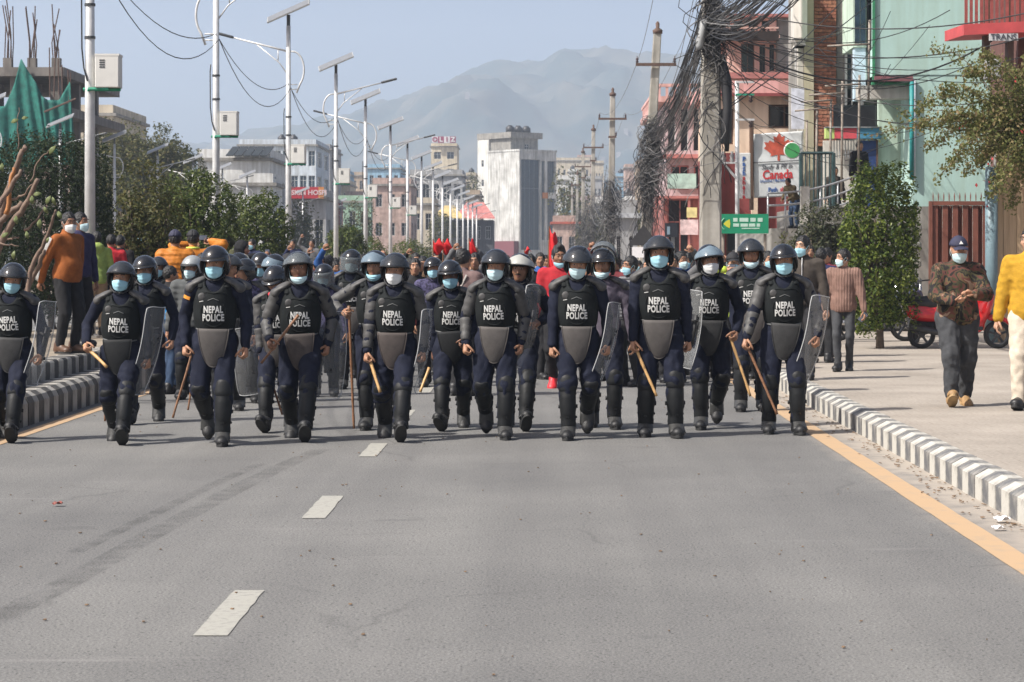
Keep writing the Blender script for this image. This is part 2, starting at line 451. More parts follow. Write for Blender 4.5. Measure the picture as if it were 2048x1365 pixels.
# a nearer low spur on the left
mb = MB(); NX, NT = 120, 24
def spur(x, t):
    px = VX + x*FPX/1400
    h = max(0, ridge([(-400, 40), (200, 40), (330, 44), (420, 36), (560, 22), (760, 14), (1000, 12), (1500, 14)], px))
    return h*math.sin(min(1, t)*PI/2)*(1+.06*fbm(x*.02, t*3))-3
vs = [(-560 + 900*i/(NX-1), 1150 + 300*j/(NT-1), spur(-560 + 900*i/(NX-1), 1.15*j/(NT-1))) for i in range(NX) for j in range(NT)]
mb._add(vs, [(i*NT+j, (i+1)*NT+j, (i+1)*NT+j+1, i*NT+j+1) for i in range(NX-1) for j in range(NT-1)])
struct(mb, 'low_hill', hill_mat(), True)
# specks of houses on the slopes and terrace scars
mb = MB()
for i in range(260):
    t = rnd.uniform(.03, .6)**1.1; x = rnd.uniform(-700, 500); y = 1500 + (RY-1500)*t; z = hz(x, t); s = rnd.uniform(1.2, 2.8)
    mb.box((x-s, y-s, z-4), (x+s, y+s, z+rnd.uniform(2, 4)))
tag(mb.build('hillside_houses', mat('pale_render', (.22, .20, .19), .9, .4, .02)), 'pale specks of houses scattered over the hazy hillside', 'houses', kind='stuff')
def haze_box():
    mb = MB().box((-1500, -80, -1.4), (1600, 3300, 340))
    o = mb.build('haze', bpy.data.materials.new('haze_air')); m = o.data.materials[0]; m.use_nodes = True; nt = m.node_tree; nt.nodes.clear()
    pv = nt.nodes.new('ShaderNodeVolumePrincipled'); pv.inputs['Color'].default_value = (.72, .84, 1.0, 1); pv.inputs['Density'].default_value = HAZE
    pv.inputs['Anisotropy'].default_value = 0.2
    mo = nt.nodes.new('ShaderNodeOutputMaterial'); nt.links.new(pv.outputs[0], mo.inputs['Volume'])
    tag(o, 'pale blue haze filling the valley air', 'haze', kind='stuff')
HAZE = 3.8e-4
haze_box()

# ================================================================== buildings
GLASSD = mat('dark_window_glass', (.02, .024, .028), .12, .2, 3, spec=.6)
GLASSB = mat('blue_window_glass', (.025, .045, .065), .22, .3, 3, spec=.45)
FRAMEW = mat('white_frame', (.6, .6, .58), .6, .08)
FRAMEB = mat('brown_frame', (.10, .055, .035), .6, .15)
FRAMEG = mat('grey_frame', (.22, .23, .24), .6, .12)
def render_wall(name, c, var=.14, sc=.9, dirt=.75):
    """painted plaster with rain streaks"""
    if name in MATS: return MATS[name]
    m = mat(name, c, .88, var, sc, .25, 14, detail=8, lo=.3, hi=.62); nt = m.node_tree; b = nt.nodes['Principled BSDF']
    src = b.inputs['Base Color'].links[0].from_socket
    tc = nt.nodes.new('ShaderNodeTexCoord'); mp = nt.nodes.new('ShaderNodeMapping'); mp.inputs['Scale'].default_value = (3.5, 3.5, .25)
    n = nt.nodes.new('ShaderNodeTexNoise'); n.inputs['Scale'].default_value = 1.0; n.inputs['Detail'].default_value = 7
    r = nt.nodes.new('ShaderNodeValToRGB'); r.color_ramp.elements[0].position = .38; r.color_ramp.elements[1].position = .58
    r.color_ramp.elements[0].color = (dirt, dirt*.98, dirt*.94, 1); r.color_ramp.elements[1].color = (1, 1, 1, 1)
    x = nt.nodes.new('ShaderNodeMix'); x.data_type = 'RGBA'; x.blend_type = 'MULTIPLY'; x.inputs[0].default_value = 1
    nt.links.new(tc.outputs['Object'], mp.inputs['Vector']); nt.links.new(mp.outputs[0], n.inputs['Vector']); nt.links.new(n.outputs['Fac'], r.inputs['Fac'])
    nt.links.new(src, x.inputs[6]); nt.links.new(r.outputs['Color'], x.inputs[7]); nt.links.new(x.outputs[2], b.inputs['Base Color'])
    return m
CONC = render_wall('weathered_concrete', (.24, .23, .21), .25, 1.4)
WIN_CACHE = {}
def win_mesh(w, h, nm, fr, gl, bars):
    key = (round(w, 2), round(h, 2), nm, bars)
    if key not in WIN_CACHE:
        t = min(.06, w*.08); mb = MB()
        mb.box((0, -.03, 0), (w, .03, t)); mb.box((0, -.03, h-t), (w, .03, h)); mb.box((0, -.028, t), (t, .03, h-t)); mb.box((w-t, -.028, t), (w, .03, h-t))
        for k in range(bars):
            x = t + (w-2*t)*(k+1)/(bars+1); mb.box((x-t*.4, -.026, t), (x+t*.4, .026, h-t))
        if h > 1.1: mb.box((t, -.024, h*.68), (w-t, .024, h*.68+t*.8))
        pn = MB().box((t*.5, .0, t*.5), (w-t*.5, .008, h-t*.5))
        WIN_CACHE[key] = (mb.mesh('window', fr), pn.mesh('pane', gl))
    return WIN_CACHE[key]
def facade(mb, org, u, n, W, Hh, wins, depth):
    org = Vector(org); u = Vector(u); n = Vector(n); z = Vector((0, 0, 1))
    us = sorted({0, W, *[a for w in wins for a in w[:2]]}); vs = sorted({0, Hh, *[a for w in wins for a in w[2:4]]})
    P = lambda a, b, d=0: org + u*a + z*b - n*d
    flip = u.cross(z).dot(n) < 0
    def q(*p): mb._add(p if not flip else p[::-1], [(0, 1, 2, 3)])
    for i in range(len(us)-1):
        for j in range(len(vs)-1):
            a, b, c, d = us[i], us[i+1], vs[j], vs[j+1]; cx, cz = (a+b)/2, (c+d)/2
            if any(w[0] < cx < w[1] and w[2] < cz < w[3] for w in wins): continue
            q(P(a, c), P(b, c), P(b, d), P(a, d))
    for w in wins:
        a, b, c, d = w[:4]
        q(P(a, c), P(a, c, depth), P(a, d, depth), P(a, d)); q(P(b, c, depth), P(b, c), P(b, d), P(b, d, depth))
        q(P(a, c), P(b, c), P(b, c, depth), P(a, c, depth)); q(P(a, d, depth), P(b, d, depth), P(b, d), P(a, d))
def block(root, name, x0, x1, y0, y1, z0, z1, m, front=(), left=(), right=(), fr=FRAMEW, gl=GLASSD, nm='w', depth=.14, bars=1, local=None):
    """a storey block; windows are parts with panes. Coordinates are world, root is an Empty at local"""
    L = Vector(root.location); mb = MB(); dx, dy, dz = x1-x0, y1-y0, z1-z0
    facade(mb, Vector((x0, y0, z0))-L, (1, 0, 0), (0, -1, 0), dx, dz, list(front), depth)
    facade(mb, Vector((x0, y1, z0))-L, (0, -1, 0), (-1, 0, 0), dy, dz, list(left), depth)
    facade(mb, Vector((x1, y0, z0))-L, (0, 1, 0), (1, 0, 0), dy, dz, list(right), depth)
    a = Vector((x0, y0, z0))-L; b = Vector((x1, y1, z1))-L
    mb._add([(a.x, b.y, a.z), (b.x, b.y, a.z), (b.x, b.y, b.z), (a.x, b.y, b.z)], [(3, 2, 1, 0)])
    mb._add([(a.x, a.y, b.z), (b.x, a.y, b.z), (b.x, b.y, b.z), (a.x, b.y, b.z)], [(0, 1, 2, 3)])
    o = mb.build(name, m, root)
    for wins, M in ((front, lambda w: Matrix.Translation((a.x+w[0], a.y+depth-.02, a.z+w[2]))),
                    (left, lambda w: Matrix.Translation((a.x+depth-.02, b.y-w[0], a.z+w[2])) @ Matrix.Rotation(R(-90), 4, 'Z')),
                    (right, lambda w: Matrix.Translation((b.x-depth+.02, a.y+w[0], a.z+w[2])) @ Matrix.Rotation(R(90), 4, 'Z'))):
        for w in wins:
            f, p = win_mesh(w[1]-w[0], w[3]-w[2], nm, fr, gl, bars)
            wo_ = ob('window', f, root, M(w)); ob('pane', p, wo_)
    return o
def wgrid(W, Hh, cols, rows, fw=.55, fh=.55, u0=0, v0=0):
    cw, ch = W/cols, Hh/rows; r = []
    for i in range(cols):
        for j in range(rows):
            r.append((u0+cw*(i+.5-fw/2), u0+cw*(i+.5+fw/2), v0+ch*(j+.5-fh/2), v0+ch*(j+.5+fh/2)))
    return r
def part(root, name, m, fn, smooth=False):
    mb = MB(); fn(mb)
    L = Vector(root.location); mb.v = [(p[0]-L.x, p[1]-L.y, p[2]-L.z) for p in mb.v]
    return mb.build(name, m, root, smooth)
def sign_text(root, txt, c, size, m, rz=0, **kw):
    me = text_mesh(txt, size, m, .006, **kw)
    return ob('lettering', me, root, Matrix.Translation(Vector(c)-Vector(root.location)) @ Matrix.Rotation(rz, 4, 'Z') @ FACE_CAM)
def xz(px, py, Y): p = at(px, py, Y); return p.x, p.z

def simple(px0, px1, top, Y, dep, m, label, cols=3, rows=3, base=0.0, fw=.5, fh=.5, gl=GLASSD, fr=FRAMEW, nm='w', roof=None, side=2, cat='building', tanks=0, name='town_building', v0=0.0):
    x0 = at(px0, 0, Y).x; x1 = at(px1, 0, Y).x; z1 = at(0, top, Y).z
    root = thing(name, ((x0+x1)/2, Y, base), label, cat, 'buildings lining the valley road')
    H_ = z1-base
    fr_ = wgrid(x1-x0, H_-v0, cols, rows, fw, fh, 0, v0) if cols else []
    sd = wgrid(dep, H_-v0, side, rows, fw*.8, fh, 0, v0) if side else []
    kw = dict(left=sd) if x0 > 0 else dict(right=sd)
    block(root, 'wall', x0, x1, Y, Y+dep, base, z1, m, fr_, fr=fr, gl=gl, nm=nm, depth=.25, **kw)
    part(root, 'roof_slab', roof or CONC, lambda mb: mb.box((x0-.3, Y-.3, z1+.003), (x1+.3, Y+dep+.3, z1+.25)))
    part(root, 'parapet', m, lambda mb: (mb.box((x0, Y, z1+.253), (x1, Y+.18, z1+.95)), mb.box((x0, Y+.183, z1+.253), (x0+.18, Y+dep, z1+.95)), mb.box((x1-.18, Y+.183, z1+.253), (x1, Y+dep, z1+.95))))
    for t in range(tanks):
        r = .6; cx = x0 + (x1-x0)*(.45+.16*t)
        part(root, 'water_tank', TANK, lambda mb: mb.lathe([(r, 0), (r*1.03, .4), (r, .8), (r*1.03, 1.2), (r, 1.5), (r*.4, 1.8), (r*.35, 1.95)], 12, Matrix.Translation((cx, Y+dep*.5, z1+.26))), True)
    return root
TANK = mat('black_water_tank', (.02, .02, .022), .5, .2)

# ---- right side: pink shop house beside the second pole
PINK = render_wall('faded_pink_paint', (.60, .36, .33)); PALEP = render_wall('pale_mauve_paint', (.52, .42, .43)); REDT = mat('red_trim_paint', (.42, .16, .14), .6, .2, 3)
Yp = 88.0
rt = thing('shop_house', (6.6, Yp, .2), 'narrow pink and red shop house behind the tangled utility pole', 'building', 'buildings lining the valley road')
zf = lambda py: at(0, py, Yp).z
block(rt, 'ground_storey', 4.75, 8.6, Yp, Yp+15, .2, zf(392), REDT, [(.15, 1.15, .9, zf(395)-.25), (1.55, 3.6, .3, zf(400)-.3)], [(1, 3.4, .3, 2.9), (4.4, 7, .3, 2.9), (8, 11, .3, 2.9)], nm='shop', fr=REDT)
block(rt, 'middle_storey', 4.85, 8.6, Yp+.1, Yp+15, zf(392)+.003, zf(312), PALEP, [(.2, .9, .25, 1.2), (1.1, 1.8, .25, 1.2), (2.0, 3.3, .25, 1.2)], wgrid(14.9, 1.5, 7, 1, .6, .7), nm='mid', fr=REDT)
block(rt, 'upper_storey', 4.80, 8.6, Yp+.05, Yp+15, zf(312)+.003, zf(205), PALEP, [(.12+i*.5, .42+i*.5, .2, 1.85) for i in range(4)] + [(2.3, 3.4, .5, 1.7)], wgrid(14.95, 2.0, 9, 1, .5, .8), nm='up', fr=FRAMEW, bars=0)
part(rt, 'fascia', REDT, lambda mb: (mb.box((4.3, Yp-.9, zf(392)-.12), (8.7, Yp+.08, zf(392)-.02)), mb.box((4.35, Yp-.5, zf(312)-.10), (8.7, Yp+.04, zf(312)+.05))))
part(rt, 'roof_balustrade', PINK, lambda mb: ([mb.box((4.5, Yp-.4, zf(205)+.003), (8.7, Yp+15, zf(205)+.22)), mb.box((4.5, Yp-.4, zf(175)), (8.7, Yp-.25, zf(175)+.12)), mb.box((4.5, Yp-.245, zf(175)), (4.65, Yp+14, zf(175)+.12))] + [mb.box((4.52+i*.3, Yp-.38, zf(205)+.223), (4.62+i*.3, Yp-.27, zf(175)-.003)) for i in range(14)] + [mb.box((4.52, Yp-.1+i*.4, zf(205)+.223), (4.63, Yp+.02+i*.4, zf(175)-.003)) for i in range(34)]))
for i in range(4):
    part(rt, 'post', REDT, lambda mb: mb.box((4.4+i*1.25, Yp-.85, .2), (4.5+i*1.25, Yp-.75, zf(392)-.123)))
part(rt, 'shop_sign', mat('white_red_sign', (.62, .5, .5), .5, .3, 4), lambda mb: mb.box((5.35, Yp-.93, zf(470)), (6.35, Yp-.88, zf(440))))
part(rt, 'notice', mat('yellow_notice', (.6, .55, .25), .7, .2, 5), lambda mb: mb.box((5.6, Yp-.93, zf(436)), (6.0, Yp-.9, zf(416))))
part(rt, 'balcony_screen', mat('green_white_screen', (.33, .48, .42), .6, .3, 3), lambda mb: mb.box((4.88, Yp-.45, zf(378)), (6.0, Yp-.40, zf(348))))

# ---- peach house with the dark red ground storey
PEACH = render_wall('peach_paint', (.74, .57, .44), .06); DRED = render_wall('dark_red_paint', (.22, .05, .05)); ROSE = render_wall('rose_parapet_paint', (.66, .35, .33), .08)
Yq = 66.0; zq = lambda py: at(0, py, Yq).z; xq = lambda px: at(px, 0, Yq).x
rt = thing('peach_house', (6.8, Yq, .2), 'peach coloured house with rose parapet and dark red ground storey behind the banner', 'building', 'buildings lining the valley road')
block(rt, 'ground_storey', 5.0, 8.2, Yq, Yq+6, .2, zq(306), DRED, [(.4, 1.0, .2, 2.3), (1.4, 2.6, .9, 2.2)], [(1, 2.6, .2, 2.4), (3.4, 5.2, .2, 2.4)], fr=FRAMEB, nm='dr')
block(rt, 'upper_storey', 5.0, 8.2, Yq, Yq+6, zq(306)+.003, zq(190), PEACH, [(xq(1537)-5.0, xq(1603)-5.0, zq(256)-zq(306), zq(209)-zq(306)), (.15, .62, .25, 1.3)], wgrid(6, 1.7, 3, 1, .4, .6), fr=FRAMEB, nm='pe', depth=.2)
part(rt, 'parapet', ROSE, lambda mb: mb.box((4.75, Yq-.35, zq(190)+.003), (8.3, Yq+6, zq(163))))
part(rt, 'parapet_lip', DRED, lambda mb: mb.box((4.7, Yq-.4, zq(190)-.06), (8.34, Yq-.352, zq(188))))
for i in range(3): part(rt, 'column', PEACH, lambda mb: mb.box((5.02+i*1.1, Yq-.3, .2), (5.2+i*1.1, Yq-.1, zq(306))))

# ---- pink roof house rising behind the peach house
Yr = 84.0; zr = lambda py: at(0, py, Yr).z; xr = lambda px: at(px, 0, Yr).x
SALM = render_wall('salmon_paint', (.62, .40, .34), .1)
rt = thing('salmon_house', (8, Yr, .2), 'tall salmon house with balconies and bare concrete flank above the peach house', 'building', 'buildings lining the valley road')
x0, x1 = xr(1452), xr(1582)
block(rt, 'lower_storeys', x0, x1+.6, Yr, Yr+9, .2, zr(150), SALM, wgrid(x1-x0, zr(150)-.2, 3, 3, .45, .5), fr=FRAMEB, nm='sl')
block(rt, 'top_storey', x0+.15, xr(1555), Yr+.6, Yr+9, zr(150)+.003, zr(78), SALM, [(xr(1485)-x0-.15, xr(1512)-x0-.15, .12, 1.25), (xr(1522)-x0-.15, xr(1534)-x0-.15, .05, 1.2), (xr(1542)-x0-.15, xr(1552)-x0-.15, .2, 1.2)], wgrid(8.4, 1.3, 4, 1, .4, .6), fr=FRAMEB, nm='st')
part(rt, 'bare_flank', CONC, lambda mb: mb.box((xr(1555)+.01, Yr+.3, zr(150)+.006), (x1+.3, Yr+9, zr(26))))
part(rt, 'balcony_slab', SALM, lambda mb: mb.box((x0-.25, Yr-.6, zr(80)), (xr(1556), Yr+8.5, zr(72))))
block(rt, 'roof_room', x0+.05, xr(1554), Yr+.2, Yr+8, zr(72)+.003, zr(34), SALM, [(.25, .6, .12, .6), (.8, 1.15, .12, .6), (1.3, 1.6, .12, .6)], fr=FRAMEB, nm='sr')
for i in range(9): part(rt, 'baluster', SALM, lambda mb: mb.tube([(x0+.0+i*.21, Yr-.5, zr(72)), (x0+.0+i*.21, Yr-.5, zr(60))], .045, 6))
part(rt, 'handrail', SALM, lambda mb: mb.box((x0-.25, Yr-.57, zr(60)), (xr(1554), Yr-.43, zr(57))))
part(rt, 'roof_lip', REDT, lambda mb: mb.box((x0-.2, Yr-.1, zr(34)+.003), (x1+.35, Yr+8.2, zr(28))))
part(rt, 'terrace_lip', REDT, lambda mb: mb.box((x0-.1, Yr-.35, zr(150)-.15), (x1+.7, Yr-.003, zr(146))))

# ---- slim brick and glass building
Ys = 62.0; zs = lambda py: at(0, py, Ys).z; xs = lambda px: at(px, 0, Ys).x
rt = thing('brick_building', (8.0, Ys, .2), 'slim building with bare brick panel, yellow column and tall glass strip', 'building', 'buildings lining the valley road')
OCH = render_wall('ochre_paint', (.45, .41, .29)); OFFW = render_wall('off_white_paint', (.55, .53, .48)); PBLUE = render_wall('pale_blue_paint', (.45, .52, .58))
block(rt, 'wall', xs(1600), xs(1730), Ys+.25, Ys+2.9, .2, 12.0, CONC, [], wgrid(2.65, 11.8, 1, 4, .4, .4), fr=FRAMEW, nm='br')
part(rt, 'column', OCH, lambda mb: mb.box((xs(1608), Ys-.06, .2), (xs(1627), Ys+.248, 12.0)))
part(rt, 'white_column', OFFW, lambda mb: mb.box((xs(1596), Ys+.0, .2), (xs(1607), Ys+.248, 12.0)))
bp_ = part(rt, 'brick_panel', mat('mortar', (.23, .2, .17), .95, .2, 6), lambda mb: mb.box((xs(1628), Ys+.06, zs(292)), (xs(1673), Ys+.247, 12.0)))
BRK = [mat('brick_red_%d' % i, c, .9, .3, 9, .4) for i, c in enumerate(((.30, .115, .07), (.25, .10, .065), (.34, .15, .09)))]
bw, bh = (xs(1673)-xs(1628))/2.5, .098; BM = [MB().box((0, 0, 0), (bw-.015, .05, bh-.016)).mesh('brick', b) for b in BRK]
BH2 = [MB().box((0, 0, 0), (bw/2-.015, .05, bh-.016)).mesh('brick', b) for b in BRK]
z = zs(292); r_ = 0; L = Vector(rt.location)
while z < 9.1:
    xo = xs(1628); seq = ('F', 'F', 'H') if r_ % 2 == 0 else ('H', 'F', 'F')
    for q in seq:
        me = rnd.choice(BM if q == 'F' else BH2)
        b = ob('brick', me, bp_, Matrix.Translation(Vector((xo+.007, Ys+.02-rnd.uniform(0, .014), z))-L)); xo += bw if q == 'F' else bw/2
    z += bh; r_ += 1
part(rt, 'concrete_strip', CONC, lambda mb: mb.box((xs(1674), Ys+.1, .2), (xs(1690), Ys+.246, 12.0)))
gp = part(rt, 'glass_strip', FRAMEW, lambda mb: [mb.box((xs(1690)+.003, Ys-.05, zs(245)), (xs(1694), Ys+.2, 12.0)), mb.box((xs(1721), Ys-.05, zs(245)), (xs(1727), Ys+.2, 12.0)), mb.box((xs(1703), Ys-.04, zs(245)), (xs(1705), Ys+.2, 12.0))])
for i in range(6):
    part(rt, 'pane', GLASSB if i % 2 else GLASSD, lambda mb: mb.box((xs(1694)+.003, Ys+.06, zs(245)+i*1.05), (xs(1721)-.003, Ys+.09, zs(245)+i*1.05+1.0)))
part(rt, 'balcony', OFFW, lambda mb: mb.bevbox((xs(1580), Ys-1.2, zs(98)), (xs(1606), Ys-.01, 9.4), .2))
part(rt, 'signboard', mat('white_blue_sign', (.55, .56, .62), .6, .2, 5), lambda mb: mb.box((xs(1575), Ys-1.0, zs(262)), (xs(1600), Ys-.92, zs(182))))

# ---- mint green building with the recessed entrance
Ym = 58.0; zm = lambda py: at(0, py, Ym).z; xm = lambda px: at(px, 0, Ym).x
MINT = render_wall('mint_paint', (.40, .57, .52), .06, .5, .90); LMINT = render_wall('pale_mint_paint', (.50, .62, .52), .07); GREENT = mat('green_trim_paint', (.03, .20, .09), .6, .15)
rt = thing('mint_building', (10.5, Ym, .2), 'mint green building with plain flank and recessed entrance under a slab', 'building', 'buildings lining the valley road')
block(rt, 'lower_wall', xm(1826), 17.0, Ym, Ym+16, .2, zm(150), MINT)
block(rt, 'upper_wall', xm(1750), 17.0, Ym-.02, Ym+16, zm(150)+.003, 13.5, MINT, [], wgrid(16, 7, 6, 2, .55, .6), fr=FRAMEW, gl=GLASSB, nm='mi')
part(rt, 'slab_edge', mat('maroon_trim', (.20, .08, .09), .7, .2), lambda mb: mb.box((xm(1747), Ym-.16, zm(163)), (xm(1824), Ym-.025, zm(153))))
part(rt, 'entrance_beam', OFFW, lambda mb: mb.box((xm(1720), Ym+.2, zm(196)), (xm(1822), Ym+.8, zm(170))))
part(rt, 'entrance_lintel', GREENT, lambda mb: mb.box((xm(1744), Ym+.0, zm(169)), (xm(1822), Ym+.19, zm(164))))
part(rt, 'corner_trim', GREENT, lambda mb: mb.box((xm(1744), Ym-.10, zm(162)), (xm(1749), Ym-.03, 13.4)))
part(rt, 'down_pipe', mat('teal_pipe', (.02, .22, .22), .5, .15), lambda mb: mb.tube([(xm(1822), Ym-.12, zm(360)), (xm(1822), Ym-.12, zm(164))], .06, 8), True)
part(rt, 'white_pipe', mat('white_pipe', (.62, .66, .7), .5, .1), lambda mb: mb.tube([(xm(1827), Ym-.1, zm(360)), (xm(1827), Ym-.1, zm(158))], .04, 8), True)
part(rt, 'bay_window', LMINT, lambda mb: mb.box((xm(1716), Ym+.9, zm(88)), (xm(1743), Ym+3, 13.4)))
for i, (a, b) in enumerate(((1719, 1729), (1731, 1741))):
    for j in range(3): part(rt, 'pane', GLASSB, lambda mb: mb.box((xm(a), Ym+.86, zm(80)+j*1.5), (xm(b), Ym+.897, zm(80)+j*1.5+1.3)))
part(rt, 'bay_column', mat('pale_blue_column', (.46, .58, .66), .7, .1), lambda mb: mb.box((xm(1719), Ym+.95, zm(196)), (xm(1742), Ym+1.3, zm(89))))
part(rt, 'recess_wall', LMINT, lambda mb: mb.box((xm(1780), Ym+2.0, .2), (xm(1826), Ym+2.2, zm(170))))
part(rt, 'recess_glass', GLASSD, lambda mb: mb.box((xm(1690), Ym+2.3, zm(250)), (xm(1780), Ym+2.36, zm(198))))
for nm_, a, b, m_ in (('lime_panel', 1667, 1685, mat('lime_panel', (.46, .58, .18), .6, .05)), ('red_panel', 1685, 1731, mat('red_panel', (.60, .08, .10), .6, .05)), ('blue_panel', 1731, 1782, mat('blue_panel', (.06, .22, .35), .6, .05))):
    part(rt, nm_, m_, lambda mb: mb.box((xm(a)+.002, Ym+1.6, zm(270)), (xm(b)-.002, Ym+1.9, zm(249))))
part(rt, 'panel_cap', FRAMEG, lambda mb: mb.box((xm(1667), Ym+1.55, zm(249)+.003), (xm(1782), Ym+1.95, zm(246))))
part(rt, 'door', mat('blue_door', (.02, .045, .15), .5, .15), lambda mb: mb.box((xm(1740), Ym+1.8, 2.9), (xm(1773), Ym+1.87, zm(274))))
part(rt, 'door_frame', FRAMEB, lambda mb: (mb.box((xm(1773)+.003, Ym+1.78, 2.9), (xm(1777), Ym+1.88, zm(272))), mb.box((xm(1737), Ym+1.78, 2.9), (xm(1740)-.003, Ym+1.88, zm(272)))))
part(rt, 'white_panel', OFFW, lambda mb: mb.box((xm(1668), Ym+2.2, 2.9), (xm(1737)-.01, Ym+2.3, zm(272))))
for i in range(9): part(rt, 'grille_bar', FRAMEG, lambda mb: mb.tube([(xm(1680)+i*.075, Ym+1.75, zm(310)), (xm(1680)+i*.075, Ym+1.75, zm(272))], .014, 5))
# raised forecourt in front of the entrances
rt = thing('forecourt_wall', (7.4, 52, .2), 'rough grey retaining wall of the raised forecourt behind the shrubs', 'wall')
part(rt, 'retaining_wall', CONC, lambda mb: mb.box((5.25, 51.5, .2), (9.4, 60.5, 2.35)))
part(rt, 'upper_step', CONC, lambda mb: mb.box((6.3, 53.5, 2.353), (9.4, 60.4, 2.9)))
# steel railing
rt = thing('steel_railing', (6, 51.4, 2.35), 'pale curved steel pipe railing on the raised forecourt', 'railing')
PIPE = mat('galvanised_pipe', (.42, .43, .43), .4, .15, 10, metal=.5)
def rail_pt(t, z): x = 5.15 + 2.1*t; return (x, 51.3 + .8*math.sin(t*1.2), 2.35 + z + .42*t*t)
for z in (.25, .52, .80): part(rt, 'rail', PIPE, lambda mb: mb.tube([rail_pt(i/12, z) for i in range(13)], .027, 6), True)
for i in range(6): part(rt, 'upright', PIPE, lambda mb: mb.tube([rail_pt(i/5, -.1), rail_pt(i/5, .8)], .022, 6), True)
part(rt, 'end_post', OFFW, lambda mb: mb.box((5.88, 51.1, 2.3), (6.08, 51.28, 3.3)))
# scaffold poles and the iron grille gate in front of the slim building
RUST = mat('weathered_steel_pole', (.26, .22, .18), .6, .3, 6)
rt = thing('scaffolding', (7.3, 56, 2.35), 'thin weathered scaffold poles standing before the brick panel and entrance', 'scaffolding')
for px, t_, b_ in ((1632, 220, 395), (1660, 200, 395), (1683, 160, 395), (1717, 150, 350), (1612, 240, 395), (1737, 40, 200)):
    part(rt, 'upright', RUST, lambda mb: mb.tube([at(px, b_, 56), at(px+2, t_, 56)], .03, 6), True)
for a, b in (((1590, 222), (1660, 215)), ((1602, 204), (1665, 200)), ((1618, 190), (1690, 186)), ((1650, 172), (1722, 168)), ((1655, 92), (1740, 88))):
    part(rt, 'ledger', RUST, lambda mb: mb.tube([at(*a, 55.9), at(*b, 55.9)], .026, 6), True)
rt = thing('iron_gate', (6.9, 54, 2.35), 'dark green iron grille gate beside the large banner', 'gate')
DGRN = mat('dark_green_iron', (.03, .06, .06), .5, .2)
part(rt, 'gate_frame', DGRN, lambda mb: (mb.tube([at(1602, 425, 53.8), at(1602, 306, 53.8)], .05, 6), mb.tube([at(1667, 425, 53.8), at(1667, 306, 53.8)], .05, 6), mb.tube([at(1602, 306, 53.8), at(1667, 306, 53.8)], .04, 6)))
for i in range(7): part(rt, 'bar', DGRN, lambda mb: mb.tube([at(1611+8*i, 425, 53.8), at(1611+8*i, 307, 53.8)], .018, 5))

# ---- far right: brown building with red balcony
Yb = 46.0; zb = lambda py: at(0, py, Yb).z; xb = lambda px: at(px, 0, Yb).x
rt = thing('brown_building', (11, Yb, .2), 'dark brown building with red balcony slab and slatted railing over the wall', 'building', 'buildings lining the valley road')
BRN = render_wall('dark_brown_paint', (.12, .055, .045))
block(rt, 'wall', 10.2, 16, Yb+2.2, Yb+5.2, .2, 11, BRN, [(.5, 1.6, 4.5, 6.2)], fr=FRAMEB, nm='bb')
part(rt, 'balcony_slab', mat('red_slab_paint', (.50, .07, .07), .6, .12, 3), lambda mb: mb.poly([(xb(1928), Yb+2.2, zb(62)), (xb(1928), Yb, zb(70)), (14, Yb, zb(45)), (14, Yb+2.2, zb(38))], (0, 0, .22)))
for i in range(26): part(rt, 'rail_slat', mat('red_brown_slat', (.28, .06, .05), .6, .2), lambda mb: mb.box((xb(1930)+i*.105, Yb+.02, zb(48)), (xb(1930)+i*.105+.06, Yb+.06, zb(-30))))
part(rt, 'column', FRAMEB, lambda mb: mb.box((xb(1978), Yb+.5, zb(120)), (xb(1990), Yb+.75, 11)))
part(rt, 'column', FRAMEB, lambda mb: mb.box((xb(2024), Yb+.4, .2), (xb(2036), Yb+.7, 11)))
ac = part(rt, 'signboard', mat('grey_white_sign', (.5, .5, .5), .6, .1), lambda mb: mb.box((xb(1973), Yb-.3, zb(84)), (xb(2030), Yb-.25, zb(70))))
sign_text(rt, 'TRANS', (xb(2001), Yb-.31, zb(77)), .17, mat('dark_letters', (.05, .05, .06), .6, 0))
part(rt, 'meter_box', mat('grey_box', (.3, .3, .3), .6, .2), lambda mb: mb.bevbox((xb(1968), Yb-.25, zb(160)), (xb(1998), Yb+.1, zb(120)), .03))

# ---- tan matting wall, red gate and low wall on the pavement
TAN = mat('bamboo_matting', (.60, .43, .27), .9, 0, 2.5, .5, 20, col2=(.44, .30, .18), stretch=(9, 9, .35), lo=.3, hi=.65)
rt = thing('tan_wall', (10, 39.2, .2), 'tall tan wall faced with upright bamboo matting behind the yellow jacket', 'wall')
part(rt, 'wall_core', CONC, lambda mb: mb.box((7.93, 39.26, .2), (15, 39.5, 4.35)))
for i in range(60):
    x = 7.92 + i*.115; part(rt, 'matting_strip', TAN, lambda mb: mb.box((x+.002, 39.2-rnd.uniform(0, .02), .21), (x+.113, 39.257, 4.35+rnd.uniform(-.06, .03))))
rt = thing('blue_grey_pipe', (7.80, 39.05, .2), 'thick blue-grey drain pipe standing at the end of the tan wall', 'pipe')
BGP = mat('blue_grey_paint', (.16, .235, .265), .5, .12, 4)
part(rt, 'pipe', BGP, lambda mb: mb.tube([(7.80, 39.05, .2), (7.80, 39.05, 3.25)], .11, 14), True)
part(rt, 'collar', BGP, lambda mb: mb.tube([(7.80, 39.05, 2.75), (7.80, 39.05, 2.87)], .124, 14), True)
GATE = mat('red_oxide_steel', (.17, .06, .04), .55, .18, 3, .1, 20)
rt = thing('steel_gate', (8.2, 44, .2), 'red-brown ribbed steel gate with spikes along the top', 'gate')
gx0, gx1 = at(1858, 0, 44).x, at(1992, 0, 44).x
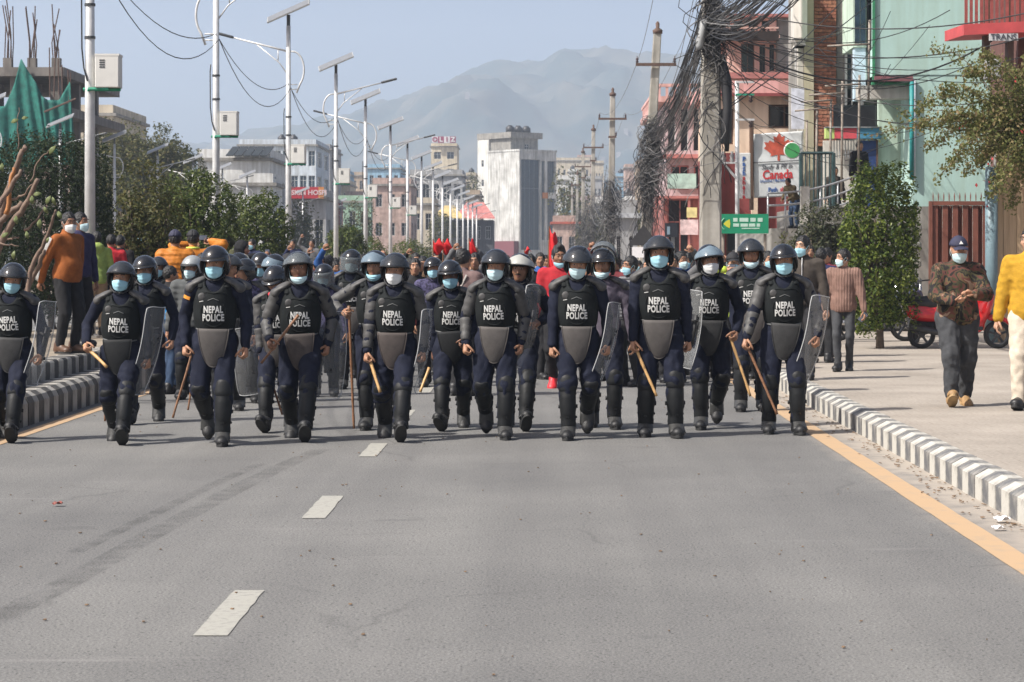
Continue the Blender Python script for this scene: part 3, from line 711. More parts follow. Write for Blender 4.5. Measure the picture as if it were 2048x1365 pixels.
part(rt, 'gate_frame', GATE, lambda mb: (mb.box((gx0, 43.95, .25), (gx0+.06, 44.05, 2.78)), mb.box((gx1-.06, 43.95, .25), (gx1, 44.05, 2.78)), mb.box((gx0+.063, 43.96, 2.70), (gx1-.063, 44.04, 2.78))))
n = 6
for i in range(n):
    a = gx0+.065+(gx1-gx0-.13)*i/n; b = gx0+.065+(gx1-gx0-.13)*(i+1)/n
    part(rt, 'panel', GATE, lambda mb: mb._add([(a, 43.99, .25), (a+(b-a)*.55, 43.99, .25), (a+(b-a)*.7, 44.10, .25), (b-.004, 44.10, .25), (b-.004, 43.99, .25), (a, 43.99, 2.697), (a+(b-a)*.55, 43.99, 2.697), (a+(b-a)*.7, 44.10, 2.697), (b-.004, 44.10, 2.697), (b-.004, 43.99, 2.697)], [(0, 1, 6, 5), (1, 2, 7, 6), (2, 3, 8, 7), (3, 4, 9, 8)]))
for i in range(12):
    x = gx0+.08+i*(gx1-gx0-.16)/11; part(rt, 'spike', GATE, lambda mb: mb.tube([(x, 44, 2.783), (x, 44, 2.88), (x, 44, 2.96)], [.008, .014, .001], 5))
rt = thing('rubble_wall', (6.7, 45.5, .2), 'low grey rubble wall between the leafy shrub and the steel gate', 'wall')
RUB = [mat('rubble_%d' % i, c, .95, .3, 6, .5) for i, c in enumerate(((.17, .17, .15), (.13, .13, .12), (.21, .2, .17)))]
part(rt, 'wall_core', RUB[1], lambda mb: mb.box((5.2, 45.35, .2), (7.5, 45.7, 2.35)))
SM = [MB().bevbox((-.14, -.05, -.08), (.14, .05, .08), .03).mesh('stone', m_) for m_ in RUB]
for r_ in range(12):
    for c_ in range(8):
        o_ = ob('stone', rnd.choice(SM), rt, Matrix.Translation((5.34+c_*.29+(.14 if r_ % 2 else 0)-6.7, 45.33-45.5-rnd.uniform(0, .02), .1+r_*.18)) @ Matrix.Diagonal((rnd.uniform(.8, 1), 1, rnd.uniform(.85, 1.02), 1)))

# ---- banners and signs on the right
BANW = mat('white_vinyl', (.60, .62, .62), .45, .06, 2)
REDL = mat('red_print', (.52, .03, .035), .6, .1); BLUEL = mat('blue_print', (.03, .10, .32), .6, .1); BLKL = mat('black_print', (.05, .05, .06), .6, .1)
Yv = 61.5
rt = thing('vinyl_banner', (6.4, Yv, 3.3), 'large creased white vinyl banner advertising study in Canada', 'banner')
c0, c1, c2, c3 = at(1508, 396, Yv), at(1602, 392, Yv), at(1606, 262, Yv), at(1506, 268, Yv)
def ban(u, w):
    p = (c0*(1-u)+c1*u)*(1-w)+(c3*(1-u)+c2*u)*w
    return p + Vector((0, -.05*math.sin(3.5*u+5*w)*w - .03*math.sin(11*(u*.6+w)+1)*w - .02*math.sin(23*(u*.5+w))*w*w, 0))
part(rt, 'banner_sheet', BANW, lambda mb: mb.slab(ban, 30, 36, (0, .01, 0)), True)
def on_ban(me, u, w, sx=1.0):
    """lay flat lettering onto the sheet, its plane following the creases"""
    L = Vector(rt.location); W_ = (c1-c0).length; Hh = (c3-c0).length
    for v_ in me.vertices:
        p = ban(u + v_.co.x*sx/W_, w + v_.co.y/Hh); v_.co = Vector((p.x, p.y-.012-v_.co.z, p.z)) - L
    me.update(); return ob('lettering', me, rt)
on_ban(text_mesh('Study & PR in', .19, BLKL, .002, .001, .25), .48, .47, .78)
on_ban(text_mesh('Canada', .34, REDL, .002, .008), .50, .345, .80)
on_ban(text_mesh('Diploma | Bachelor |', .095, BLUEL, .002, .001), .44, .255)
on_ban(text_mesh('Path', .17, BLUEL, .002, .004), .40, .115, .85); on_ban(text_mesh('shala', .17, REDL, .002, .004), .66, .115, .85)
def leaf_out():
    half = [(0, .40), (.07, .27), (.15, .31), (.12, .13), (.24, .2), (.27, .14), (.38, .17), (.33, .05), (.39, 0), (.2, -.16), (.22, -.23), (.03, -.2), (.03, -.36)]
    pts = half + [(-x, y) for x, y in reversed(half[1:])]
    bm = bmesh.new(); vs = [bm.verts.new((x, y, 0)) for x, y in pts]; f = bm.faces.new(vs); bmesh.ops.triangulate(bm, faces=[f])
    for i in range(3): bmesh.ops.subdivide_edges(bm, edges=[e for e in bm.edges if e.calc_length() > .06], cuts=1); bmesh.ops.triangulate(bm, faces=bm.faces[:])
    me = bpy.data.meshes.new('maple_leaf'); bm.to_mesh(me); bm.free(); me.materials.append(mat('leaf_red_print', (.5, .09, .05), .6, .25, 4)); return me
lo_ = on_ban(leaf_out(), .52, .77); lo_.name = 'maple_leaf_print'
part(rt, 'banner_rope', BLKL, lambda mb: mb.tube([ban(i/10, .55)+Vector((0, -.03, 0)) for i in range(11)], .012, 5))
part(rt, 'banner_post', FRAMEB, lambda mb: mb.tube([at(1503, 420, Yv-.05), at(1503, 240, Yv-.05)], .06, 6))
# round green sign
rt = thing('round_sign', at(1584, 301, 54), 'round green sign with pale rim hanging in front of the banner', 'sign')
L = Vector(rt.location)
ob('sign_rim', MB().lathe([(.20, 0), (.205, .04), (.19, .06)], 28, Matrix.Rotation(R(90), 4, 'X')).mesh('sign_rim', FRAMEW, True), rt)
ob('sign_face', MB().lathe([(.183, .055), (.18, .067)], 28, Matrix.Rotation(R(90), 4, 'X')).mesh('sign_face', mat('leaf_green_paint', (.06, .32, .10), .5, .08)), rt)
ob('bracket', MB().tube([(0, .05, 0), (.25, .3, .05)], .02, 6).mesh('bracket', FRAMEG), rt)
# upright signboard
rt = thing('upright_signboard', at(1487, 396, 60), 'narrow upright white signboard with lettering stacked vertically', 'sign')
a, b = at(1474, 397, 60), at(1501, 306, 60)
part(rt, 'board', FRAMEW, lambda mb: mb.bevbox((a.x, 59.95, a.z), (b.x, 60.12, b.z), .02))
for i, ch in enumerate('Pathshala'):
    sign_text(rt, ch, ((a.x+b.x)/2, 59.94, b.z-.17-i*.124), .17, BLUEL if i < 4 else REDL, bold=.006)
# green bank banner
Yg = 50.0
rt = thing('green_banner', at(1440, 468, Yg), 'green signboard with yellow leaf emblem and white writing beside the concrete pole', 'sign')
a, b = at(1439, 467, Yg), at(1537, 428, Yg)
part(rt, 'board', mat('bank_green', (.01, .23, .115), .5, .08, 2), lambda mb: mb.box((a.x, Yg, a.z), (b.x, Yg+.05, b.z)))
em = Vector((a.x+.17, Yg-.006, (a.z+b.z)/2))
part(rt, 'emblem', mat('yellow_emblem', (.55, .55, .05), .5, .05), lambda mb: mb.poly([em+Vector((.055, 0, .10)), em+Vector((-.02, 0, .06)), em+Vector((-.085, 0, 0)), em+Vector((-.02, 0, -.06)), em+Vector((.055, 0, -.10)), em+Vector((.07, 0, 0))], (0, .005, 0)))
part(rt, 'emblem_arc', mat('mint_emblem', (.25, .55, .38), .5, .05), lambda mb: mb.tube([em+Vector((-.03-.1*math.cos(q), -.004, .13*math.sin(q))) for q in [R(-70+14*i) for i in range(11)]], .01, 5))
WG = mat('white_green_print', (.45, .62, .52), .6, .1)
bw_ = b.x-a.x; bh_ = b.z-a.z
for row, words in ((.70, ((.28, .37), (.41, .59), (.63, .74), (.78, .88))), (.43, ((.28, .40), (.43, .58), (.60, .73), (.76, .83))), (.26, ((.45, .82),))):
    for w0, w1 in words:
        hh_ = .085 if row > .6 else .07 if row > .4 else .022
        part(rt, 'printed_word', WG, lambda mb: mb.bevbox((a.x+bw_*w0, Yg-.006, a.z+bh_*row-hh_*.5*bh_/.43), (a.x+bw_*w1, Yg-.001, a.z+bh_*row+hh_*.5*bh_/.43), .002))
for px in (1446, 1530): part(rt, 'post', RUST, lambda mb: mb.tube([at(px, 468, Yg+.1), Vector((at(px, 0, Yg).x, Yg+.1, .2))], .035, 6))
# warning triangle seen from behind, and a small dark board on a post
rt = thing('warning_sign', at(1285, 560, 74), 'dark back of a triangular road sign on a post', 'sign')
a, b, c = at(1255, 491, 74), at(1320, 491, 74), at(1287, 449, 74)
part(rt, 'triangle_plate', mat('sign_back', (.03, .03, .032), .6, .15), lambda mb: mb.poly([a, b, c], (0, .03, 0)))
part(rt, 'post', FRAMEG, lambda mb: mb.tube([(at(1288, 0, 74).x, 74.06, .2), at(1288, 452, 74.06)], .04, 8))
part(rt, 'paper_notice', PAPER, lambda mb: mb.box((at(1264, 0, 74).x, 74, at(0, 515, 74).z), (at(1288, 0, 74).x, 74.02, at(0, 494, 74).z)))
rt = thing('post_board', at(1342, 560, 60), 'small dark display board on a square post in front of the shop house', 'sign')
part(rt, 'board', mat('black_panel', (.02, .022, .03), .4, .2), lambda mb: mb.box((at(1330, 0, 60).x, 60, at(0, 474, 60).z), (at(1355, 0, 60).x, 60.08, at(0, 446, 60).z)))
part(rt, 'screen', mat('pale_screen', (.2, .27, .33), .3, .1), lambda mb: mb.box((at(1334, 0, 60).x, 59.985, at(0, 469, 60).z), (at(1340, 0, 60).x, 59.997, at(0, 453, 60).z)))
part(rt, 'post', FRAMEG, lambda mb: mb.box((at(1343, 0, 60).x, 60.083, .2), (at(1343, 0, 60).x+.09, 60.17, at(0, 448, 60).z)))

# ---- left side: building site
Yc = 106.0; zc = lambda py: at(0, py, Yc).z; xc = lambda px: at(px, 0, Yc).x
rt = thing('building_site', (-24.5, Yc, .16), 'unfinished concrete frame with bristling steel rods and green safety netting', 'building', 'buildings lining the valley road')
RAWC = render_wall('raw_concrete', (.16, .145, .13), .25, 1.2)
for k, z in enumerate((zc(152), zc(232), 4.0)):
    part(rt, 'floor_slab', RAWC, lambda mb: mb.box((-30, Yc, z), (xc(128 if k == 0 else 140), Yc+14, z+.42)))
for i in range(4):
    for j in range(3):
        x = xc(128)-.5-i*1.9; part(rt, 'column', RAWC, lambda mb: mb.box((x-.22, Yc+.3+j*4.5, .16), (x+.22, Yc+.75+j*4.5, zc(152)-.003)))
ROD = mat('rusty_rod', (.10, .06, .045), .8, .2)
for i in range(4):
    x = xc(128)-.5-i*1.15
    part(rt, 'column_stub', RAWC, lambda mb: mb.box((x-.2, Yc+.5, zc(152)+.423), (x+.2, Yc+.9, zc(152)+.9)))
    for j in range(6):
        xx = x+rnd.uniform(-.2, .2); yy = Yc+.5+rnd.random()*.4; h = rnd.uniform(2.2, 4.2)-.5*(i == 0)
        part(rt, 'steel_rod', ROD, lambda mb: mb.tube([(xx, yy, zc(152)+.4), (xx+rnd.uniform(-.1, .1), yy, zc(152)+h*.5), (xx+rnd.uniform(-.3, .3), yy, zc(152)+h)], .028, 4))
for px, t_, b_ in ((100, 95, 195), (108, 105, 195), (118, 118, 190), (125, 130, 195), (138, 140, 205), (140, 145, 200)):
    part(rt, 'steel_rod', ROD, lambda mb: mb.tube([at(px, b_, Yc-.3), at(px+rnd.uniform(-3, 3), t_, Yc-.3)], .028, 4))
NET = mat('green_netting', (.012, .13, .105), .8, .3, 4, .3, 30)
nt_ = NET.node_tree; nt_.nodes['Principled BSDF'].inputs['Alpha'].default_value = .90
def net(name, P, amp):
    """P: columns of pixel points (top, bottom)"""
    def fn(u, w):
        f = u*(len(P)-1); i = min(int(f), len(P)-2); t = f-i
        top = [P[i][0][k]*(1-t)+P[i+1][0][k]*t for k in (0, 1)]; bot = [P[i][1][k]*(1-t)+P[i+1][1][k]*t for k in (0, 1)]
        px = top[0]*w+bot[0]*(1-w); py = top[1]*w+bot[1]*(1-w)
        return at(px, py, Yc-.35+amp*math.sin(u*26+2*w)*(1-w*.5)+amp*.6*math.sin(u*9+4*w))
    part(rt, name, NET, lambda mb: mb.slab(fn, 44, 18, (0, .01, 0)), True)
net('safety_net', [((-30, 215), (-30, 330)), ((10, 212), (5, 335)), ((28, 170), (25, 335)), ((42, 116), (50, 335)), ((55, 140), (75, 335)), ((72, 165), (90, 335)), ((84, 192), (105, 335))], .10)
net('safety_net', [((80, 190), (84, 330)), ((96, 200), (104, 330)), ((118, 200), (122, 330)), ((140, 162), (138, 330)), ((143, 205), (152, 330))], .09)
part(rt, 'timber_prop', ROD, lambda mb: mb.tube([at(88, 224, Yc-.6), at(152, 197, Yc-.6)], .05, 5))

# ---- town along the left and at the end of the road
CREAM = render_wall('cream_render', (.50, .44, .34)); GREYR = render_wall('grey_render', (.33, .33, .33)); WHITER = render_wall('white_render', (.60, .60, .58)); BLUER = render_wall('sky_blue_render', (.26, .42, .55)); BRKR = render_wall('brick_render', (.40, .29, .25), .3, 2); TANR = render_wall('tan_render', (.42, .33, .24)); GRNR = render_wall('green_render', (.25, .38, .28))
simple(140, 226, 232, 190, 16, CREAM, 'cream block with flat roof behind the big trees and netting', 4, 3)
rw = simple(395, 540, 322, 178, 12, WHITER, 'white house with dark solar heaters on its roof behind the shrubs', 4, 2, fw=.4, fh=.38, fr=FRAMEG)
for i in range(5):
    a = at(448+i*17, 320, 176); part(rw, 'solar_heater', mat('solar_tubes', (.035, .04, .042), .3, .2), lambda mb: mb.poly([(a.x, 177, a.z+.35), (a.x+.6, 177, a.z+.35), (a.x+.95, 178.4, a.z+1.1), (a.x+.35, 178.4, a.z+1.1)], (0, 0, .08)))
part(rw, 'ledge', GREYR, lambda mb: mb.box((at(400, 0, 178).x, 177.2, at(0, 358, 178).z), (at(535, 0, 178).x, 177.99, at(0, 352, 178).z)))
simple(440, 546, 372, 168, 6, WHITER, 'low white boundary building below the solar heaters', 3, 1, fw=.25, fh=.3)
simple(478, 632, 292, 320, 20, render_wall('white_blue_render', (.50, .55, .6)), 'wide glass fronted office block with roof tanks', 9, 5, fw=.78, fh=.62, gl=GLASSB, nm='off', tanks=2)
simple(628, 660, 300, 360, 20, GREYR, 'grey stair tower beside the glass office block', 2, 5)
rh_ = simple(545, 652, 400, 205, 12, GREYR, 'low shops under the red hospital signboard', 4, 1, fw=.6, fh=.5)
a, b = at(548, 397, 204.4), at(648, 374, 204.4)
part(rh_, 'signboard', mat('red_sign_paint', (.40, .02, .03), .5, .1), lambda mb: mb.box((a.x+.45, 204.2, a.z), (b.x-.5, 204.4, b.z)))
part(rh_, 'sign_end', mat('yellow_sign_paint', (.62, .42, .05), .5, .1), lambda mb: mb.box((a.x, 204.2, a.z), (a.x+.447, 204.4, b.z)))
part(rh_, 'sign_end', mat('orange_sign_paint', (.50, .20, .05), .5, .1), lambda mb: mb.box((b.x-.497, 204.2, a.z), (b.x, 204.4, b.z)))
sign_text(rh_, 'N        SKIN HOSPI', ((a.x+b.x)/2, 204.18, (a.z+b.z)/2), .62, mat('pink_white_print', (.6, .45, .45), .6, 0), bold=.02)
simple(600, 668, 415, 225, 10, DRED, 'dark red shop front with lit posters on the far pavement', 3, 1, fw=.7, fh=.5)
simple(668, 742, 405, 300, 14, GRNR, 'small green house among the street lamps', 3, 2)
simple(735, 800, 338, 430, 16, BLUER, 'sky blue block with flat roof in the haze', 4, 4, nm='bl')
simple(690, 742, 352, 520, 18, TANR, 'tan apartment block far off in the haze', 4, 5)
simple(745, 822, 372, 262, 12, BRKR, 'bare brick house beside the lamp poles', 3, 3, fh=.45)
simple(820, 925, 352, 330, 14, GREYR, 'grey house with wide balconies below the sign tower', 5, 3, fw=.7)
simple(800, 868, 410, 285, 12, CREAM, 'cream low building with curtained windows', 3, 2)
ol = simple(862, 914, 294, 560, 14, render_wall('pale_yellow_render', (.60, .52, .38)), 'pale yellow tower with a lettered roof sign', 2, 7, fw=.55, fh=.42, nm='ol')
for i, ch in enumerate('OLIZ'):
    x = at(870+i*12, 0, 559).x; part(ol, 'letter_panel', mat('maroon_panel' if i % 2 else 'white_panel_', ((.28, .03, .08) if i % 2 else (.6, .58, .58)), .5, .05), lambda mb: mb.box((x-.72, 558.6, at(0, 293, 559).z+.9), (x+.72, 558.8, at(0, 281, 559).z+1.0)))
    sign_text(ol, ch, (x, 558.5, at(0, 287, 559).z+.95), 1.6, mat('white_letter', (.65, .63, .63), .5, 0) if i % 2 else mat('maroon_letter', (.28, .03, .08), .5, 0), bold=.06)
# red and yellow restaurant roofs
rt = thing('restaurant', (at(925, 0, 300).x, 300, 0), 'low restaurant with red and yellow sloping roofs in front of the white tower', 'building', 'buildings lining the valley road')
a, b = at(868, 440, 300), at(986, 440, 300)
block(rt, 'wall', a.x, b.x, 300, 310, 0, a.z, render_wall('dark_grey_render', (.09, .09, .10)), wgrid(b.x-a.x, a.z, 6, 2, .5, .5), nm='re')
for n_, p0, p1, tp, m_ in (('yellow_roof', 866, 930, 412, mat('yellow_roof', (.50, .38, .16), .7, .3, 2)), ('red_roof', 910, 990, 405, mat('red_roof', (.45, .16, .14), .7, .3, 2))):
    q0, q1, zt = at(p0, 0, 299).x, at(p1, 0, 299).x, at(0, tp, 299).z; zb_ = at(0, 436, 299).z; yo = 0 if n_ == 'red_roof' else -1.2
    part(rt, n_, m_, lambda mb: mb.poly([(q0, 298.5+yo, zb_), (q1, 298.5+yo, zb_-.1), (q1-1.6, 303.5+yo, zt), (q0+1.4, 303.5+yo, zt)], (0, .2, .15)))
# white tower, seen corner-on
Yt = 420.0; zt_ = lambda py: at(0, py, Yt).z
WTW = render_wall('stained_white_wall', (.50, .50, .48), .3, .35, .55)
rt = thing('white_tower', (at(1039, 0, Yt).x, Yt, 0), 'tall stained white tower with dark glass corner and roof tanks', 'building', 'buildings lining the valley road')
cx_ = rt.location.x
block(rt, 'main_wall', cx_, cx_+9.0, Yt, Yt+9.6, 0, zt_(302), WTW, [(.4, 5.0, zt_(500), zt_(318)), (5.4, 6.2, zt_(480), zt_(320)), (6.8, 8.7, zt_(480), zt_(320))], fr=FRAMEG, gl=GLASSB, nm='tw', depth=.4, bars=3)
block(rt, 'stair_wall', cx_+.3, cx_+7.5, Yt+9.61, Yt+13.0, 0, zt_(262), render_wall('grey_white_wall', (.55, .55, .52), .2, .3), [], [(1.2, 1.9, zt_(330+i*40), zt_(316+i*40)) for i in range(4)], nm='ts', bars=0)
block(rt, 'roof_room', cx_+.8, cx_+7.4, Yt+3.5, Yt+9.6, zt_(302)+.003, zt_(274), CONC, [(3.4, 4.4, .1, 1.6)], nm='tr')
part(rt, 'roof_beam', CONC, lambda mb: mb.box((cx_+.2, Yt+2.8, zt_(274)+.003), (cx_+8.0, Yt+13, zt_(262))))
part(rt, 'roof_kerb', WTW, lambda mb: (mb.box((cx_-.1, Yt-.1, zt_(302)+.004), (cx_+9.1, Yt+.2, zt_(298))), mb.box((cx_-.1, Yt+.203, zt_(302)+.004), (cx_+.2, Yt+9.5, zt_(298)))))
for i in range(3):
    part(rt, 'water_tank', TANK, lambda mb: mb.lathe([(.8, 0), (.82, .5), (.8, 1), (.5, 1.25), (.4, 1.4)], 12, Matrix.Translation((cx_+2.2+i*2.0, Yt+5.5, zt_(262)+.003))), True)
part(rt, 'orange_sign', mat('orange_sign_paint2', (.5, .18, .05), .6, .1), lambda mb: mb.box((cx_+5.2, Yt-.6, zt_(396)), (cx_+6.4, Yt-.45, zt_(384))))
part(rt, 'white_sign', FRAMEW, lambda mb: mb.box((cx_+6.6, Yt-.6, zt_(396)), (cx_+8.4, Yt-.45, zt_(384))))
part(rt, 'maroon_base', mat('maroon_base', (.16, .05, .06), .7, .2), lambda mb: mb.box((cx_-1.2, Yt+.2, 0), (cx_-.05, Yt+9.4, zt_(482))))
rt.rotation_euler = (0, 0, R(40))
simple(1112, 1180, 322, 640, 20, CREAM, 'pale terrace of houses on the slope right of the white tower', 6, 3, fw=.4)
HC = [('cream', CREAM), ('white', WHITER), ('tan', TANR), ('brick', BRKR), ('pale blue', BLUER), ('grey', GREYR)]
def infill(px0, px1, n, y0, y1, tmin, tmax, where, seed):
    g = random.Random(seed)
    for i in range(n):
        c = g.choice(HC); w = g.uniform(16, 34); p = px0+(px1-px0)*(i+g.random()*.6)/n
        simple(p, p+w, g.uniform(tmin, tmax), g.uniform(y0, y1), g.uniform(8, 14), c[1], 'small %s house %s' % (c[0], where), g.randint(2, 4), g.randint(2, 4), fw=g.uniform(.35, .6), fh=g.uniform(.35, .55), side=1, tanks=g.choice((0, 0, 1)), nm='in'+c[0])
infill(1110, 1335, 12, 430, 800, 312, 372, 'in the hazy jumble right of the white tower', 3)
infill(650, 950, 14, 420, 720, 340, 405, 'in the hazy jumble behind the lamp poles', 4)
infill(1120, 1260, 7, 230, 330, 405, 440, 'low behind the tangled poles', 5)
simple(1116, 1136, 362, 380, 8, WHITER, 'slim white balconied house right of the white tower', 1, 3, fw=.5)
simple(1106, 1156, 448, 250, 8, BRKR, 'low shed with red roof near the end of the road', 2, 1, roof=mat('rust_red_roof', (.35, .08, .05), .7, .2))
simple(1225, 1275, 436, 118, 5, GREYR, 'grey tin shed behind the utility poles', 2, 1, fw=.3, roof=mat('pale_tin', (.45, .46, .47), .5, .2), name='tin_shed')
simple(1140, 1225, 405, 330, 12, render_wall('mauve_render', (.32, .24, .24)), 'mauve shop row behind the tangled poles', 5, 2)
for i, (a, b, t, Y, m_) in enumerate(((250, 330, 345, 230, TANR), (330, 410, 372, 210, BRKR), (650, 700, 372, 380, CREAM), (925, 960, 392, 350, TANR), (560, 640, 330, 460, WHITER), (690, 735, 395, 340, BRKR), (1275, 1330, 330, 420, TANR), (40, 140, 330, 170, BRKR))):
    simple(a, b, t, Y, 12, m_, ('weathered tan block behind the big trees', 'brick house behind the first shrubs', 'cream house low among the lamps', 'tan house left of the white tower', 'white block behind the hospital signboard', 'brick shop behind the small green house', 'tan block behind the leaning pole', 'brick shop below the netting')[i], 3, 2 + (Y > 300))

# ================================================================== street lamps, poles, wires
GALV = mat('galvanised_steel', (.58, .58, .57), .42, .1, 5, .05, 40, metal=.15)
DGREY = mat('dark_lamp_housing', (.06, .065, .07), .45, .1)
PANELB = mat('solar_panel_back', (.42, .42, .40), .5, .08, 3); PANELF = mat('solar_cells', (.20, .205, .21), .35, .1)  # cells: sky reflection and dust are put into the pale grey colour
CABW = mat('cabinet_white', (.62, .61, .57), .5, .06, 2); GREENB = mat('green_bracket', (.02, .25, .15), .6, .15)
BLACKC = mat('black_cable', (.022, .022, .024), .6, .2); GREYC = mat('grey_cable', (.16, .155, .15), .7, .3, 3)
def lamp_protos():
    P = {}
    P['arm'] = {}; P['head'] = {}; P['brace'] = {}
    for s in (-1, 1):
        mb = MB(); mb.tube([(0, 0, 6.85), (s*.5, 0, 6.98), (s*1.55, 0, 7.25)], [.032, .028, .022], 7)
        mb.tube([(0, 0, 6.2), (s*.25, 0, 6.55), (s*.85, 0, 7.04)], .016, 6); mb.tube([(s*.28, 0, 6.92), (s*.28, 0, 6.60)], .014, 6)
        P['arm'][s] = mb.mesh('lamp_arm', GALV, True)
        mb = MB(); M = Matrix.Translation((s*1.75, 0, 7.31)) @ Matrix.Rotation(R(-s*15), 4, 'Y'); mb.bevbox((-.27, -.10, -.035), (.27, .10, .035), .025, M); P['head'][s] = mb.mesh('lamp_head', DGREY)
        mb = MB(); mb.tube([(0, 0, 6.86)] + [(-s*(.12+.30*math.sin(q)), 0, 6.35+.5*math.cos(q)) for q in [R(10+13*i) for i in range(11)]] + [(-s*.22, 0, 5.72)], .026, 7)
        mb.tube([(0, 0, 5.95), (-s*.24, 0, 5.95)], .016, 6); mb.tube([(0, 0, 5.82), (-s*.23, 0, 5.82)], .016, 6); P['brace'][s] = mb.mesh('curved_brace', GALV, True)
    mb = MB(); mb.tube([(0, 0, 0), (0, 0, 3.6), (0, 0, 7.55)], [.086, .076, .058], 12); P['pole'] = mb.mesh('pole', GALV, True)
    mb = MB(); mb.tube([(0, 0, 0), (0, 0, .04)], .17, 8); P['base'] = mb.mesh('base_plate', GALV)
    mb = MB(); mb.tube([(0, 0, 7.45), (0, 0, 7.85)], .05, 8); P['post'] = mb.mesh('panel_post', DGREY)
    # panel tilted to the south (towards the viewer's right-rear), underside in view
    M = Matrix.Translation((0, 0, 7.95)) @ Matrix.Rotation(R(-24), 4, 'Y') @ Matrix.Rotation(R(19), 4, 'X')
    P['panel'] = MB().box((-.62, -.36, -.02), (.62, .36, .02), M).mesh('solar_panel', PANELB)
    P['cells'] = MB().box((-.60, -.34, .021), (.60, .34, .026), M).mesh('solar_cells', PANELF)
    P['cab'] = MB().bevbox((.10, -.16, 3.80), (.46, .16, 4.30), .012).mesh('cabinet', CABW)
    mb = MB(); mb.box((.098, -.164, 4.28), (.465, .164, 4.312)); P['cabtop'] = mb.mesh('cabinet_lid', CABW)
    mb = MB()
    for i in range(4): mb.box((.17, -.166, 4.10+i*.035), (.25, -.158, 4.118+i*.035))
    P['vent'] = mb.mesh('vent_slats', DGREY)
    mb = MB(); mb.tube([(0, -.09, 3.75), (.0, -.10, 3.78), (.30, -.12, 3.78)], .028, 6); mb.tube([(-.1, 0, 3.78), (.46, 0, 3.78)], .03, 6); P['br'] = mb.mesh('cabinet_bracket', GREENB)
    mb = MB(); mb.tube([(-.10, -.06, 5.3), (-.115, -.06, 5.15), (-.11, -.06, 4.4), (-.08, -.06, 4.1), (-.02, -.1, 3.9)], .012, 5); P['cable'] = mb.mesh('cable', BLACKC, True)
    mb = MB(); mb.tube([(0, 0, 5.05), (0, 0, 5.09)], .083, 10); mb.tube([(0, 0, 4.55), (0, 0, 4.59)], .084, 10); P['band'] = mb.mesh('pole_band', DGREY)
    return P
LP = lamp_protos()
def lamp(x, y, z, sc, side, label, cab=1, group='solar street lamps along the median'):
    r = thing('solar_street_lamp', (x, y, z), label, 'street lamp', group); r.scale = (1, 1, sc); r.rotation_euler = (0, 0, rnd.uniform(-.05, .05))
    ob('pole', LP['pole'], r); ob('base_plate', LP['base'], r); ob('panel_post', LP['post'], r); p = ob('solar_panel', LP['panel'], r); ob('solar_cells', LP['cells'], p)
    ob('lamp_arm', LP['arm'][side], r); ob('lamp_head', LP['head'][side], r); ob('curved_brace', LP['brace'][side], r)
    if cab:
        c = ob('cabinet', LP['cab'], r); ob('cabinet_lid', LP['cabtop'], c); ob('vent_slats', LP['vent'], c); ob('cabinet_bracket', LP['br'], r); ob('cable', LP['cable'], r); ob('pole_band', LP['band'], r)
    return r
XL = -6.8; recs = [1.106, 1.534, 1.972, 2.427, 2.833, 3.30, 3.717]
while len(recs) < 16: recs.append(recs[-1]+.437)
ltop = {2: 20, 3: 122, 4: 192, 5: 245, 6: 281}
MEDP = []
ORD = ['first', 'second', 'third', 'fourth', 'fifth', 'sixth', 'seventh']
for i, q in enumerate(recs):
    Y = FPX*(-XL)*q/1000
    hgt = (CAM_H - (ltop.get(i, 0)-VY)*Y/FPX) if i in ltop else (8.35 if i < 2 else max(6.6, 7.6-.05*(i-6)))
    sc = (hgt-.5)/7.95
    lab = {0: 'stout white lamp pole with cabinet rising behind the dark clipped shrub', 1: 'white lamp pole with cabinet rising from the light leafy shrubs'}.get(i, 'white solar street lamp on the median, %s pole beyond the light leafy shrubs' % ORD[i-2] if i < 7 else 'small distant white solar street lamp on the median, %s pole before the white tower' % ['ninth', 'eighth', 'seventh', 'sixth', 'fifth', 'fourth', 'third', 'second', 'last'][i-7])
    lamp(XL, Y, .47, sc, -1 if i % 2 == 0 else 1, lab, cab=1 if i < 7 else 0); MEDP.append((Y, sc))
for i in range(13):
    Y = 84 + i*12.2
    lamp(-20.6, Y, .16, .93, 1 if i % 2 else -1, 'solar street lamp on the far left pavement, %s beyond the green netting' % ['first', 'second', 'third', 'fourth', 'fifth', 'sixth', 'seventh', 'eighth', 'ninth', 'tenth', 'eleventh', 'twelfth', 'thirteenth'][i], cab=0, group='solar street lamps on the far pavement')
def wire(p, q, sag, r, m, label=None, n=18, group=None, name='overhead_cable'):
    p = Vector(p); q = Vector(q); mb = MB()
    mb.tube([p.lerp(q, i/n) - Vector((0, 0, 4*sag*(i/n)*(1-i/n))) for i in range(n+1)], r, 4)
    o = mb.build(name, m, None, True)
    if label: tag(o, label, 'cable', group)
    return o
# two service wires slung from lamp to lamp along the median
pts = [(33.8*0-0+18, 6.4)] + [(Y, 6.35) for Y, _ in MEDP[:6]]
for j in range(len(pts)-1):
    for k in range(2):
        wire((XL+.06*k, pts[j][0], pts[j][1]-.1*k), (XL+.06*k, pts[j+1][0], pts[j+1][1]-.12*k), .55+.35*k, .010, BLACKC, 'thin black service wire slung between the median lamp poles', 14, 'service wires between the lamp poles')

